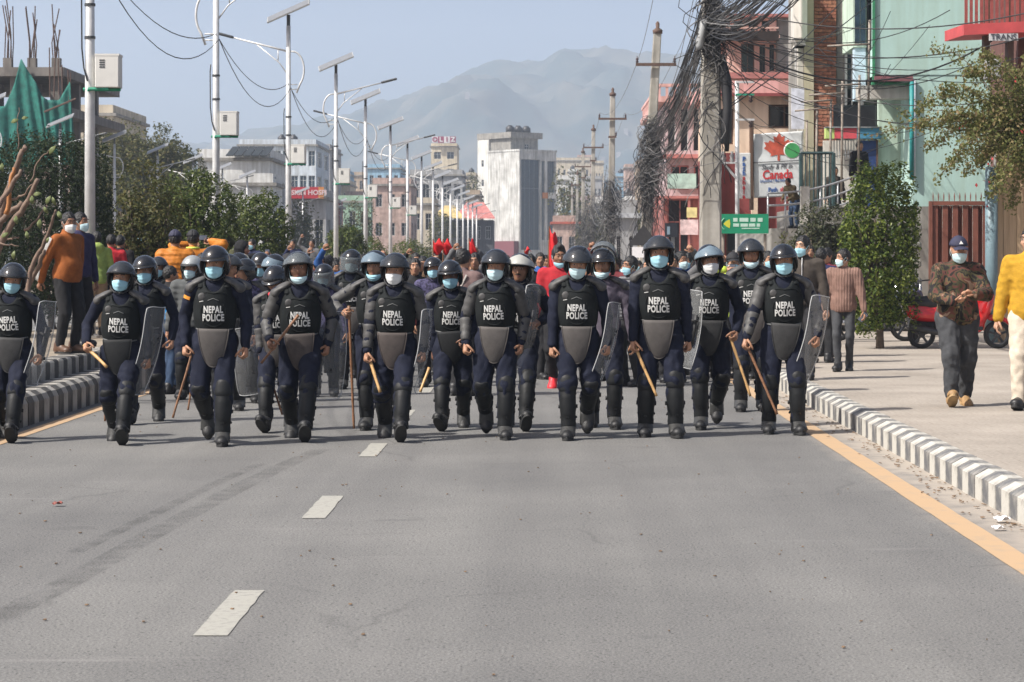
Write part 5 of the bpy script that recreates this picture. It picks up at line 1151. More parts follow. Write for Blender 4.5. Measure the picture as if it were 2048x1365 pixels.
# ================================================================== bodies as blended volumes
class Vol:
    """signed distance grid with smooth unions; mesh() skins it as one closed surface"""
    def __init__(s, lo, hi, h):
        s.h = h; s.lo = np.array(lo, np.float32) - 2.5*h
        n = np.ceil((np.array(hi) + 2.5*h - s.lo)/h).astype(int) + 1
        s.x = (s.lo[0] + h*np.arange(n[0])).astype(np.float32)[:, None, None]
        s.y = (s.lo[1] + h*np.arange(n[1])).astype(np.float32)[None, :, None]
        s.z = (s.lo[2] + h*np.arange(n[2])).astype(np.float32)[None, None, :]
        s.n = n; s.D = np.full(n, 1.0, np.float32)
    def _sl(s, lo, hi):
        a = np.clip(np.floor((np.array(lo) - s.lo)/s.h).astype(int), 0, s.n); b = np.clip(np.ceil((np.array(hi) - s.lo)/s.h).astype(int) + 1, 0, s.n)
        return a, b
    def _blk(s, lo, hi):
        a, b = s._sl(lo, hi); sl = tuple(slice(a[i], b[i]) for i in range(3))
        return sl, s.x[a[0]:b[0]], s.y[:, a[1]:b[1]], s.z[:, :, a[2]:b[2]]
    def _min(s, sl, d, k):
        a = s.D[sl]; t = np.maximum(k - np.abs(a - d), 0)/k if k > 0 else 0
        s.D[sl] = np.minimum(a, d) - t*t*k*.25
    def cone(s, a, b, ra, rb, k=.03, flat=None):
        a = np.array(a, np.float32); b = np.array(b, np.float32); m = max(ra, rb) + k + 3*s.h
        sl, x, y, z = s._blk(np.minimum(a, b) - m, np.maximum(a, b) + m)
        d = b - a; L = float(d @ d) + 1e-9
        t = np.clip(((x-a[0])*d[0] + (y-a[1])*d[1] + (z-a[2])*d[2])/L, 0, 1)
        q = np.sqrt((x-a[0]-t*d[0])**2 + (y-a[1]-t*d[1])**2 + (z-a[2]-t*d[2])**2) - (ra + (rb-ra)*t)
        s._min(sl, q, k); return s
    def _eld(s, c, r, M, k):
        m = max(r) + k + 3*s.h; c = np.array(c, np.float32)
        sl, x, y, z = s._blk(c - m, c + m); x = x-c[0]; y = y-c[1]; z = z-c[2]
        if M is not None:
            A = np.array(M.to_3x3().transposed(), np.float32)
            x, y, z = (A[i, 0]*x + A[i, 1]*y + A[i, 2]*z for i in range(3))
        k0 = np.sqrt((x/r[0])**2 + (y/r[1])**2 + (z/r[2])**2) + 1e-6
        k1 = np.sqrt((x/r[0]**2)**2 + (y/r[1]**2)**2 + (z/r[2]**2)**2) + 1e-6
        return sl, np.broadcast_to(k0*(k0-1)/k1, s.D[sl].shape)
    def ell(s, c, r, k=.03, M=None):
        sl, d = s._eld(c, r, M, k); s._min(sl, d, k); return s
    def cut(s, c, r, k=.01, M=None):
        sl, d = s._eld(c, r, M, k); a = s.D[sl]; d = -d; t = np.maximum(k - np.abs(a-d), 0)/k; s.D[sl] = np.maximum(a, d) + t*t*k*.25; return s
    def cutplane(s, p, n):
        s.D = np.maximum(s.D, (s.x-p[0])*n[0] + (s.y-p[1])*n[1] + (s.z-p[2])*n[2]); return s
    def wrinkle(s, amp, seed, lam=(.05, .13), n=5, zfac=1.6):
        g = random.Random(seed)
        for i in range(n):
            v = Vector((g.gauss(0, 1), g.gauss(0, 1), g.gauss(0, zfac))).normalized()*2*PI/g.uniform(*lam)
            w = Vector((g.gauss(0, 1), g.gauss(0, 1), g.gauss(0, 1))).normalized()*2*PI/g.uniform(.15, .3); f = g.uniform(0, 6)
            s.D += (amp/n*1.6)*np.sin(v.x*s.x + v.y*s.y + v.z*s.z + f + 1.5*np.sin(w.x*s.x + w.y*s.y + w.z*s.z)).astype(np.float32)
        return s
    def surf(s):
        D = s.D; I = D < 0; nx, ny, nz = s.n; st = np.array([ny*nz, nz, 1])
        ids = []; pos = []; quads = []
        for ax in range(3):
            A = [slice(None)]*3; B = [slice(None)]*3; A[ax] = slice(0, -1); B[ax] = slice(1, None)
            A, B = tuple(A), tuple(B); c = I[A] != I[B]
            idx = np.argwhere(c); 
            if len(idx) == 0: continue
            u, v_ = [(1, 2), (2, 0), (0, 1)][ax]
            ok = (idx[:, u] > 0) & (idx[:, v_] > 0); idx = idx[ok]
            a = D[A][tuple(idx.T)]; b = D[B][tuple(idx.T)]; p = idx.astype(np.float64); p[:, ax] += a/(a-b)
            base = idx @ st; cells = [base - du*st[u] - dv*st[v_] for du, dv in ((1, 1), (0, 1), (0, 0), (1, 0))]
            for cc in cells: ids.append(cc); pos.append(p)
            q = np.stack(cells, 1); q[a > 0] = q[a > 0][:, ::-1]; quads.append(q)
        ids = np.concatenate(ids); pos = np.concatenate(pos); uq, inv = np.unique(ids, return_inverse=True)
        cnt = np.bincount(inv); V = np.stack([np.bincount(inv, pos[:, i])/cnt for i in range(3)], 1)*s.h + s.lo
        Q = np.searchsorted(uq, np.concatenate(quads)); return V, Q
    def mesh(s, name, m, extra=None):
        V, Q = s.surf(); V = [tuple(p) for p in V.tolist()]; F = Q.tolist(); n = len(V); mi = None
        if extra is not None:
            V += extra.v; F += [tuple(i+n for i in f) for f in extra.f]
        me = bpy.data.meshes.new(name); me.from_pydata(V, [], F); me.materials.append(m)
        me.polygons.foreach_set('use_smooth', [True]*len(me.polygons)); me.update(); return me

def skin_mat(name, c):
    return mat(name, c, .5, .12, 22, spec=.4)
SKINS = [skin_mat('skin_%s' % n, c) for n, c in (('warm', (.36, .19, .115)), ('brown', (.27, .135, .08)), ('deep', (.19, .09, .055)), ('light', (.43, .25, .165)))]
HAIRM = mat('black_hair', (.008, .007, .007), .45, .4, 60, .4)
def cloth(name, c, rough=.85, var=.15, sc=14, bump=.25): return mat(name, c, rough, var, sc, bump, 90, spec=.25)
NAVY = cloth('navy_uniform', (.0085, .011, .024))
VESTM = mat('black_armour_fabric', (.0085, .0105, .011), .8, .25, 10, .25, 120, spec=.22)
PADM = mat('dark_armour_plastic', (.065, .063, .061), .6, .2, 12, .08, 60, spec=.5)
GUARD = mat('shin_guard_plastic', (.0085, .0095, .0105), .6, .3, 9, .1, 50, spec=.35)
GUARDLT = mat('foot_guard_plastic', (.035, .035, .034), .45, .2, 14, .1, 60)
FLAPM = mat('grey_groin_panel', (.085, .077, .072), .7, .15, 9, .2, 110, spec=.3)
FLAPD = mat('charcoal_groin_panel', (.014, .015, .016), .7, .15, 9, .2, 110, spec=.3)
BOOTM = mat('black_boot_leather', (.012, .012, .013), .55, .3, 16, .15, 60)
SOLEM = mat('boot_rubber', (.02, .02, .02), .8, .2, 30)
HELM = mat('black_helmet_shell', (.012, .013, .016), .16, .1, 8, spec=.6, coat=.3)
HELMS = mat('silver_helmet_shell', (.36, .38, .38), .3, .08, 8, metal=.35)
MASKB = mat('blue_mask_fabric', (.33, .58, .67), .8, .05, 30)
MASKW = mat('white_mask_fabric', (.70, .71, .70), .8, .05, 30)
MASKP = mat('pale_blue_mask_fabric', (.52, .70, .73), .8, .05, 30)
LETTER = mat('white_lettering', (.56, .56, .54), .7, 0)
STRAP = mat('black_strap', (.012, .012, .013), .6, .2, 30)
LIPM = mat('lips', (.22, .085, .065), .5, .1)
EYEM = mat('dark_eye', (.012, .009, .008), .25, 0)
EYEW = mat('eye_white', (.55, .5, .46), .35, 0)
def visor_mat(name, c, a, rough=.08):
    m = mat(name, c, rough, 0, spec=.6); nt = m.node_tree; b = nt.nodes['Principled BSDF']
    tc = nt.nodes.new('ShaderNodeTexCoord'); n = nt.nodes.new('ShaderNodeTexNoise'); n.inputs['Scale'].default_value = 9; n.inputs['Detail'].default_value = 8
    r = nt.nodes.new('ShaderNodeMapRange'); r.inputs[1].default_value = .3; r.inputs[2].default_value = .75; r.inputs[3].default_value = a*.8; r.inputs[4].default_value = min(1, a*1.25)
    nt.links.new(tc.outputs['Object'], n.inputs['Vector']); nt.links.new(n.outputs['Fac'], r.inputs[0]); nt.links.new(r.outputs[0], b.inputs['Alpha'])
    return m
VIS = visor_mat('smoky_visor', (.045, .05, .058), .62)
VISB = visor_mat('blue_grey_visor', (.18, .24, .29), .72)
VISS = visor_mat('silver_scuffed_visor', (.40, .40, .37), .92, .28)
VISC = visor_mat('clear_visor', (.16, .18, .19), .42)
SHIELDM = visor_mat('scuffed_polycarbonate', (.45, .46, .46), .15, .2)

# ---- shared pieces in head space (pivot at the neck top, face to -Y)
def head_grid(fn, nu, nv, th=0.004):
    mb = MB(); mb.slab(fn, nu, nv, lambda p: (Vector((0, .01, .09)) - p).normalized()*th); return mb
def dome_pt(phi, z, rx, ry, rz, c=(0, .012, .085)):
    k = max(0.0, 1 - ((z - c[2])/rz)**2)**.5
    return (c[0] + rx*k*math.sin(phi), c[1] - ry*k*math.cos(phi), z)
def helmet_shell(m, rx=.132, ry=.150, rz=.152):
    top = .085 + rz*.999
    def edge(phi):
        a = abs(phi)/PI
        return .128 if a < .30 else (.128 - .118*min(1, (a-.30)/.12)) - .02*max(0, (a-.6)/.4)
    mb = MB()
    def fn(u, w):
        phi = -PI + 2*PI*u; e = edge(phi); t = math.sin(w*PI/2)
        return dome_pt(phi, e + (top - e)*t, rx, ry, rz)
    mb.slab(fn, 33, 9, lambda p: (Vector((0, .012, .07)) - p).normalized()*.012)
    me = mb.mesh('helmet', m, True)
    rim = MB().tube([Vector(dome_pt(-PI+2*PI*i/40, edge(-PI+2*PI*i/40), rx+.002, ry+.002, rz)) for i in range(41)], .0075, 6, False)
    brim = MB().slab(lambda u, w: (lambda p, f: (p[0]*(1+.04*w), p[1] - .028*w*math.cos(f), .128 - .016*w))(dome_pt((-1+2*u)*.30*PI, .128, rx+.003, ry+.003, rz), (-1+2*u)*.30*PI), 15, 3, (0, 0, .006))
    return me, rim.mesh('helmet_rim', STRAP, True), brim.mesh('brim', HELM if m is HELM else STRAP, True)
H_BLACK = helmet_shell(HELM); H_SILV = helmet_shell(HELMS)
def visor_pt(phi, w):
    a = abs(phi)/R(98); z0 = .134 - .052*a**2.2; z1 = .226 - .10*a**1.7
    z = z0 + (z1-z0)*math.sin(w*1.3)/math.sin(1.3)
    p = Vector(dome_pt(phi, z, .1425, .1605, .158)); return p + Vector((0, -.022*(1-w)**1.5*max(0, math.cos(phi)), .003))
def visor_up(m):
    # curved pane swung up over the crown
    def fn(u, w):
        return visor_pt((-1+2*u)*R(98), w)
    return head_grid(fn, 21, 9, .003).mesh('visor', m, True)
def visor_edge():
    return MB().tube([visor_pt((-1+2*i/28)*R(98), 0) for i in range(29)], .005, 6).mesh('visor_edge', STRAP, True)
def visor_down(m):
    def fn(u, w):
        phi = (-1+2*u)*R(80); z = -.045 + .185*w
        return (.150*math.sin(phi), .012 - .180*math.cos(phi), z)
    return head_grid(fn, 17, 6, .003).mesh('visor', m, True)
def visor_hoop():
    # pane lifted clear above the crown
    Rm = Matrix.Rotation(R(68), 4, 'X')
    def fn(u, w):
        phi = (-1+2*u)*R(84); z = -.01 + .13*w
        return Vector((0, .02, .10)) + Matrix.Rotation(R(-72), 3, 'X') @ Vector((.142*math.sin(phi), -.175*math.cos(phi), z))
    mb = head_grid(fn, 19, 5, .003)
    return mb.mesh('visor', VISC, True), MB().tube([fn(i/24, 0) for i in range(25)], .006, 6).mesh('visor_edge', STRAP, True)
V_UP = {k: visor_up(m) for k, m in (('smoke', VIS), ('blue', VISB), ('silver', VISS), ('clear', VISC))}
V_EDGE = visor_edge(); V_DOWN = visor_down(VISC); V_HOOP = visor_hoop()
def pads():
    mb = MB()
    for s in (-1, 1):
        mb.ellipsoid((s*.098, .03, .045), (.026, .062, .075), 10, 8)
    mb.ellipsoid((0, .105, .03), (.085, .03, .06), 12, 8)
    for s in (-1, 1):
        mb.tube([(s*.094, -.01, .01), (s*.082, -.045, -.03), (s*.045, -.078, -.055), (0, -.09, -.06)], .0075, 6)
    return mb.mesh('ear_padding', STRAP, True)
H_PADS = pads()
def mask_mesh(m, low=False):
    def fn(u, w):
        a = (-1+2*u); phi = a*R(66); zt = (.006 if low else .066); zb = (-.060 if low else -.046)
        zt -= .022*abs(a)**1.5; zb += .03*abs(a)**1.6
        if low: zt += .03*abs(a)**1.5; zb += .006*abs(a)
        z = zb + (zt-zb)*w
        nose = .020*math.exp(-(a/.22)**2)*w**.8 if not low else 0
        bul = .010*math.sin(PI*w)
        pleat = .0025*math.sin(w*PI*6)*(1-abs(a))
        k = 1 - .16*(1-w)**2
        return ((.083*math.sin(phi))*(k if abs(a) < .9 else k), .0 - (.104*k + nose + bul + pleat)*math.cos(phi)**.8 - .002, z)
    mb = MB(); mb.slab(fn, 19, 13, lambda p: (Vector((0, .02, .03)) - p).normalized()*.003)
    for s in (-1, 1):
        mb.tube([fn(.5+.5*s*.98, .9), (s*.088, -.01, .09), (s*.087, .012, .075), (s*.086, .004, .045), fn(.5+.5*s*.98, .1)], .0016, 4)
    return mb.mesh('face_mask', m, True)
MASKS = {('blue', 0): mask_mesh(MASKB), ('white', 0): mask_mesh(MASKW), ('pale', 0): mask_mesh(MASKP), ('pale', 1): mask_mesh(MASKP, True), ('blue', 1): mask_mesh(MASKB, True)}
def hair_mesh(kind, m):
    v = Vol((-.11, -.12, -.04), (.11, .14, .25), .009)
    v.ell((0, .016, .105), (.086, .103, .108), .01)
    if kind == 'long': v.ell((0, .05, .05), (.082, .07, .12), .02)
    if kind == 'spike': v.cone((0, -.06, .2), (0, -.03, .225), .03, .02, .03).cone((0, 0, .2), (0, 0, .225), .05, .02, .03)
    v.cut((0, -.125, .04), (.088, .095, .115), .015)
    if kind != 'long': v.cutplane((0, .02, .035), (0, -.15, -1))
    v.wrinkle(.008, hash(kind) % 7 + 3, (.02, .05), 6, .6)
    return v.mesh('hair', m)
HAIR = {k: hair_mesh(k, HAIRM) for k in ('short', 'spike', 'long')}
def hood_mesh(m):
    v = Vol((-.14, -.14, -.12), (.14, .18, .25), .011)
    v.ell((0, .02, .10), (.105, .12, .125), .01).ell((0, .05, -.03), (.11, .10, .08), .04)
    v.cut((0, -.13, .055), (.07, .10, .095), .012); v.wrinkle(.006, 5)
    return v.mesh('hood', m)
def cap_mesh(m, m2=None):
    mb = MB()
    def fn(u, w):
        phi = -PI+2*PI*u; t = math.sin(w*PI/2); z0 = .128; return dome_pt(phi, z0 + (.228-z0)*t, .098, .115, .128, (0, .012, .10))
    mb.slab(fn, 25, 7, lambda p: (Vector((0, .01, .1)) - p).normalized()*.004)
    mb.slab(lambda u, w: ((-1+2*u)*.078*(1-.12*w), -.088 - (.018+.075*w)*math.cos((-1+2*u)*1.15)**.6, .135 - .02*w - .018*(-1+2*u)**2), 13, 4, (0, 0, -.004))
    mb.ellipsoid((0, .012, .228), (.008, .008, .005), 8, 4)
    return mb.mesh('cap', m, True)
def small_face():
    e = MB(); e.ellipsoid((0, 0, 0), (.0125, .006, .0042), 10, 6)
    ew = e.mesh('eye', EYEW, True)
    p = MB(); p.ellipsoid((0, -.0035, 0), (.0066, .0045, .0045), 8, 6)
    pu = p.mesh('iris', EYEM, True)
    b = MB(); b.tube([(-.02, .004, -.002), (-.006, -.002, .004), (.010, -.002, .003), (.022, .006, -.004)], [.0035, .0055, .005, .0025], 6)
    br = b.mesh('eyebrow', HAIRM, True)
    l = MB(); l.ellipsoid((0, 0, .004), (.023, .008, .0045), 10, 6); l.ellipsoid((0, .001, -.005), (.019, .008, .0055), 10, 6)
    return ew, pu, br, l.mesh('lips', LIPM, True)
F_EYE, F_IRIS, F_BROW, F_LIPS = small_face()
F_STACHE = MB().tube([(-.03, .006, -.006), (-.012, -.003, .002), (.012, -.003, .002), (.03, .006, -.006)], [.003, .0065, .0065, .003], 6).mesh('moustache', HAIRM, True)

# ---- shared armour in torso space (rest pose, 1.70 m figure, origin at the ground)
def torso_vest():
    v = Vol((-.27, -.22, .98), (.27, .22, 1.47), .012)
    v.ell((0, .0, 1.24), (.198, .155, .26), .02).ell((0, -.005, 1.10), (.19, .150, .22), .05)
    v.ell((0, -.05, 1.20), (.165, .122, .22), .04)
    v.cut((0, -.12, 1.46), (.088, .2, .115), .015)
    for s in (-1, 1): v.cut((s*.262, .0, 1.37), (.085, .3, .155), .03)
    v.cutplane((0, 0, 1.005), (0, 0, -1)).cutplane((0, 0, 1.435), (0, 0, 1))
    return v.mesh('armour_vest', VESTM)
VEST = torso_vest()
def bvh_of(me):
    return BVHTree.FromPolygons([v_.co.copy() for v_ in me.vertices], [tuple(p.vertices) for p in me.polygons])
VBVH = bvh_of(VEST)
def vest_y(x, z):
    hit = VBVH.ray_cast(Vector((x, -1, z)), Vector((0, 1, 0)))
    return hit[0].y if hit[0] is not None else -.12
def wrap_on_vest(me, cx, cz, off=.0045):
    bm = bmesh.new(); bm.from_mesh(me); bmesh.ops.triangulate(bm, faces=bm.faces[:])
    for it in range(3):
        bmesh.ops.subdivide_edges(bm, edges=[e for e in bm.edges if e.calc_length() > .014], cuts=1)
        bmesh.ops.triangulate(bm, faces=bm.faces[:])
    bm.to_mesh(me); bm.free()
    for v_ in me.vertices:
        x, yy, d = v_.co.x + cx, v_.co.y + cz, v_.co.z
        v_.co = (x, vest_y(x, yy) - off - d, yy)
    me.update(); return me
VT = text_mesh('NEPAL\nPOLICE', .098, LETTER, .0012, .0036, 0, 1.10)
for v_ in VT.vertices: v_.co.x *= .57; v_.co.y *= .84
VTEXT = wrap_on_vest(VT, 0, 1.160, .0075)
def vest_line(pts, r, m, name, off=.002, n=5):
    P = []
    for i in range(len(pts)-1):
        for k in range(5):
            t = k/5; x = pts[i][0]*(1-t)+pts[i+1][0]*t; z = pts[i][1]*(1-t)+pts[i+1][1]*t; P.append((x, vest_y(x, z)-off, z))
    x, z = pts[-1]; P.append((x, vest_y(x, z)-off, z))
    return MB().tube(P, r, n).mesh(name, m, True)
V_ARC = vest_line([(.115*math.sin(a), 1.165 - .118*math.cos(a)) for a in [R(-128 + 16*i) for i in range(17)]], .0055, VESTM, 'plate_ridge')
V_CHEV = vest_line([(-.05, 1.275), (0.0, 1.294), (.05, 1.275)], .0035, mat('grey_trim', (.11, .115, .115), .5, .1), 'chevron')
V_CHEV2 = vest_line([(-.128, 1.262), (-.090, 1.270)], .0035, mat('pale_trim', (.55, .55, .53), .6, .1), 'velcro_tab')
V_HEM = vest_line([(-.165, 1.022), (-.08, 1.012), (0, 1.01), (.08, 1.012), (.165, 1.022)], .008, mat('grey_trim', (.11, .115, .115), .5, .1), 'hem_trim')
V_LINE2 = vest_line([(-.15, 1.30), (-.11, 1.335), (-.06, 1.345), (0, 1.335), (.06, 1.345), (.11, 1.335), (.15, 1.30)], .0055, VESTM, 'yoke_seam')
def boss():
    y = vest_y(-.105, 1.305); mb = MB(); M = Matrix.Translation((-.105, y+.004, 1.305)) @ Matrix.Rotation(R(90), 4, 'X')
    mb.lathe([(.036, 0), (.036, .010), (.030, .016), (.012, .018)], 16, M); return mb.mesh('strap_buckle', PADM, True)
V_BOSS = boss()
def straps():
    res = []
    for s in (-1, 1):
        mb = MB(); mb.slab(lambda u, w: (s*(.085 + .06*w - .012*u), -.105 + .235*u - .02*math.sin(PI*u), 1.355 + .075*math.sin(PI*min(1, u*.9+.1))), 9, 2, (0, 0, .012)); res.append(mb.mesh('shoulder_strap', VESTM, True))
    return res
V_STRAPS = straps()
def groin(m):
    def fn(u, w):
        a = -1+2*u; hw = .140*(1 - .54*w**1.5) if w < .97 else .140*.42
        z = 1.03 - .335*w + .03*(a*a)*w**3
        return (a*hw, -.158 - .022*(1-a*a) - .012*math.sin(PI*w) + .03*w*w, z)
    mb = MB(); mb.slab(fn, 13, 14, (0, .016, 0)); me = mb.mesh('groin_guard', m, True)
    e = MB().tube([fn(0, i/10) for i in range(11)] + [fn(i/8, 1) for i in range(1, 9)] + [fn(1, 1-i/10) for i in range(1, 11)], .0055, 5)
    return me, e.mesh('edge_binding', m, True)
GROIN = {'grey': groin(FLAPM), 'dark': groin(FLAPD), 'mid': groin(mat('faded_black_groin_panel', (.04, .04, .04), .7, .2, 9, .2, 110, spec=.3)), 'brown': groin(mat('brown_grey_groin_panel', (.07, .058, .053), .75, .2, 9, .2, 110, spec=.3))}
def shoulder_pad(s):
    v = Vol((-.13, -.13, -.12), (.13, .13, .08), .010)
    v.ell((-s*.012, 0, -.01), (.112, .098, .038), .01).ell((s*.062, 0, -.036), (.05, .085, .042), .04)
    v.cut((-s*.03, 0, -.075), (.10, .08, .055), .01)
    for k in (-1, 0, 1): v.cut((s*.0, k*.045-.0, .030), (.09, .006, .012), .008)
    return v.mesh('shoulder_pad', PADM)
SPAD = {1: shoulder_pad(1), -1: shoulder_pad(-1)}
def arm_guard(ln, r0, r1):
    mb = MB()
    def fn(u, w):
        a = (-1+2*u)*R(118); r = (r0 + (r1-r0)*w)*.94 + .0035*(1 if int(w*5.99) % 2 == 0 else 0)
        return (r*math.sin(a), -r*math.cos(a), -ln*(.06+.88*w))
    mb.slab(fn, 13, 13, lambda p: Vector((-p.x, -p.y, 0)).normalized()*.008); return mb.mesh('arm_guard', PADM, True)
AG_UP = arm_guard(.28, .072, .062); AG_LO = arm_guard(.24, .060, .048)
def shin_guard():
    # knee at origin, ankle at (0,0,-.41), front -Y
    mb = MB()
    def fn(u, w):
        a = (-1+2*u)*R(150); t = w
        r = .076 - .010*t + .004*math.sin(PI*min(1, t*1.4)) + (.005 if .12 < t < .70 and abs(a) < R(40) else 0) + (.004 if t > .86 else 0)
        r *= 1 + .10*math.cos(a)
        return (r*math.sin(a)*.97, -r*math.cos(a) + .004 - .012*math.sin(PI*t), -.035 - .355*t)
    mb.slab(fn, 23, 18, lambda p: Vector((-p.x, -p.y, 0)).normalized()*.010)
    me = mb.mesh('shin_guard', GUARD, True)
    v = Vol((-.1, -.13, -.12), (.1, .08, .13), .010)
    v.ell((0, -.022, .02), (.072, .056, .085), .01).ell((0, -.012, -.04), (.078, .070, .05), .05)
    v.cut((0, .05, 0), (.060, .09, .2), .01)
    kn = v.mesh('knee_cap', GUARD)
    pl = MB(); pl.slab(lambda u, w: ((-1+2*u)*(.034-.008*w), -.088+.012*(2*u-1)**2+.006*w-.004*math.sin(PI*w), -.13-.17*w), 7, 6, (0, .008, 0)); global SHINPLATE; SHINPLATE = pl.mesh('shin_plate', mat('shin_plate_plastic', (.028, .029, .03), .45, .2, 14), True)
    st = MB()
    for z in (-.09, -.2, -.3): st.tube([(.068*math.sin(a)*1.06, -.068*math.cos(a)*1.06+.006, z) for a in [R(100+16*i) for i in range(11)]], .008, 5, True, 1.6)
    for s in (-1, 1): st.box((s*.078-.008, -.012, -.215), (s*.078+.008, .018, -.185))
    return me, kn, st.mesh('guard_strap', STRAP, True)
SHIN, KNEE, GSTRAP = shin_guard()
def boot_mesh(mup, msole, L=.285, Wd=.052, shaft=.10):
    # ankle at origin (0,0,0); ground at z=-.085; toe to -Y
    v = Vol((-.08, -.23, -.095), (.08, .11, shaft+.02), .010)
    v.cone((0, .028, -.045), (0, -.15, -.052), .045, .040, .02).ell((0, -.135, -.05), (.056, .064, .040), .03).ell((0, .035, -.045), (.045, .05, .05), .02)
    v.cone((0, .012, shaft), (0, .012, -.03), .058, .053, .03).cone((0, .0, 0), (0, -.10, -.035), .042, .035, .03)
    v.cutplane((0, 0, -.070), (0, 0, -1)); up = v.mesh('boot', mup)
    mb = MB(); out = []
    for i in range(24):
        a = 2*PI*i/24; y = -.058 - .142*math.cos(a); wv = .047 + .008*math.cos(a); x = wv*math.sin(a)*(1 if abs(math.sin(a)) < .98 else 1)
        out.append((x*1.08, y, -.092))
    mb.poly(out, (0, 0, .026)); sole = mb.mesh('boot_sole', msole)
    return up, sole
BOOT = boot_mesh(BOOTM, SOLEM)
def foot_guard():
    def fn(u, w):
        a = (-1+2*u)*R(72); r = .066 + .004*w
        return (r*math.sin(a)*.96, -.005 - .10*w - .052*math.cos(a)*(1-.35*w), .045 - .068*w - .014*(1-math.cos(a))*2)
    return MB().slab(fn, 11, 7, (0, .004, -.008)).mesh('foot_guard', GUARDLT, True)
FGUARD = foot_guard()

# ---- skeleton
def ik(a, c, l1, l2, pole):
    a = Vector(a); c = Vector(c); d = c - a; L = d.length
    if L > (l1+l2)*.999: c = a + d*((l1+l2)*.999/L); d = c - a; L = d.length
    x = (l1*l1 - l2*l2 + L*L)/(2*L); h = math.sqrt(max(0, l1*l1 - x*x)); n = d.normalized()
    p = Vector(pole); p = (p - n*p.dot(n)).normalized()
    return a + n*x + p*h, c
def frame(origin, down, front):
    """matrix whose -Z runs along down and -Y faces front"""
    z = -Vector(down).normalized(); y = -Vector(front); y = (y - z*y.dot(z)).normalized(); x = y.cross(z)
    return Matrix(((x.x, y.x, z.x, origin[0]), (x.y, y.y, z.y, origin[1]), (x.z, y.z, z.z, origin[2]), (0, 0, 0, 1)))
def hand_mesh(mb, wrist, d, n, side, curl, s):
    """four fingers and a thumb; d = along the hand, n = palm normal, side = towards the thumb"""
    d = Vector(d).normalized(); n = Vector(n); n = (n - d*n.dot(d)).normalized(); side = Vector(side); side = (side - d*side.dot(d) - n*side.dot(n)).normalized()
    w = Vector(wrist)
    for k, (o, ln) in enumerate(((.030, .072), (.010, .080), (-.010, .074), (-.028, .058))):
        p = w + (d*.082 + side*o)*s; ang = 0; P = [p - d*.025*s, p]
        for j, f in enumerate((.45, .32, .23)):
            ang += curl*(.8, 1.1, .9)[j]; P.append(P[-1] + (d*math.cos(ang) + n*math.sin(ang) + side*o*1.2*(1-curl))*ln*f*s)
        mb.tube(P, [.0098*s, .0100*s, .0092*s, .0083*s, .0068*s], 6)
    p = w + (d*.022 + side*.026 + n*.008)*s; q = p + (d*.030 + side*.022 + n*.012*(1+curl))*s; r = q + (d*.026 + side*(.010 - .018*curl) + n*(.010+.018*curl))*s
    mb.tube([p - side*.012*s, p, q, r, r + (d*.018 + n*.010*curl - side*.006*curl)*s], [.013*s, .0125*s, .0108*s, .0098*s, .0072*s], 6)

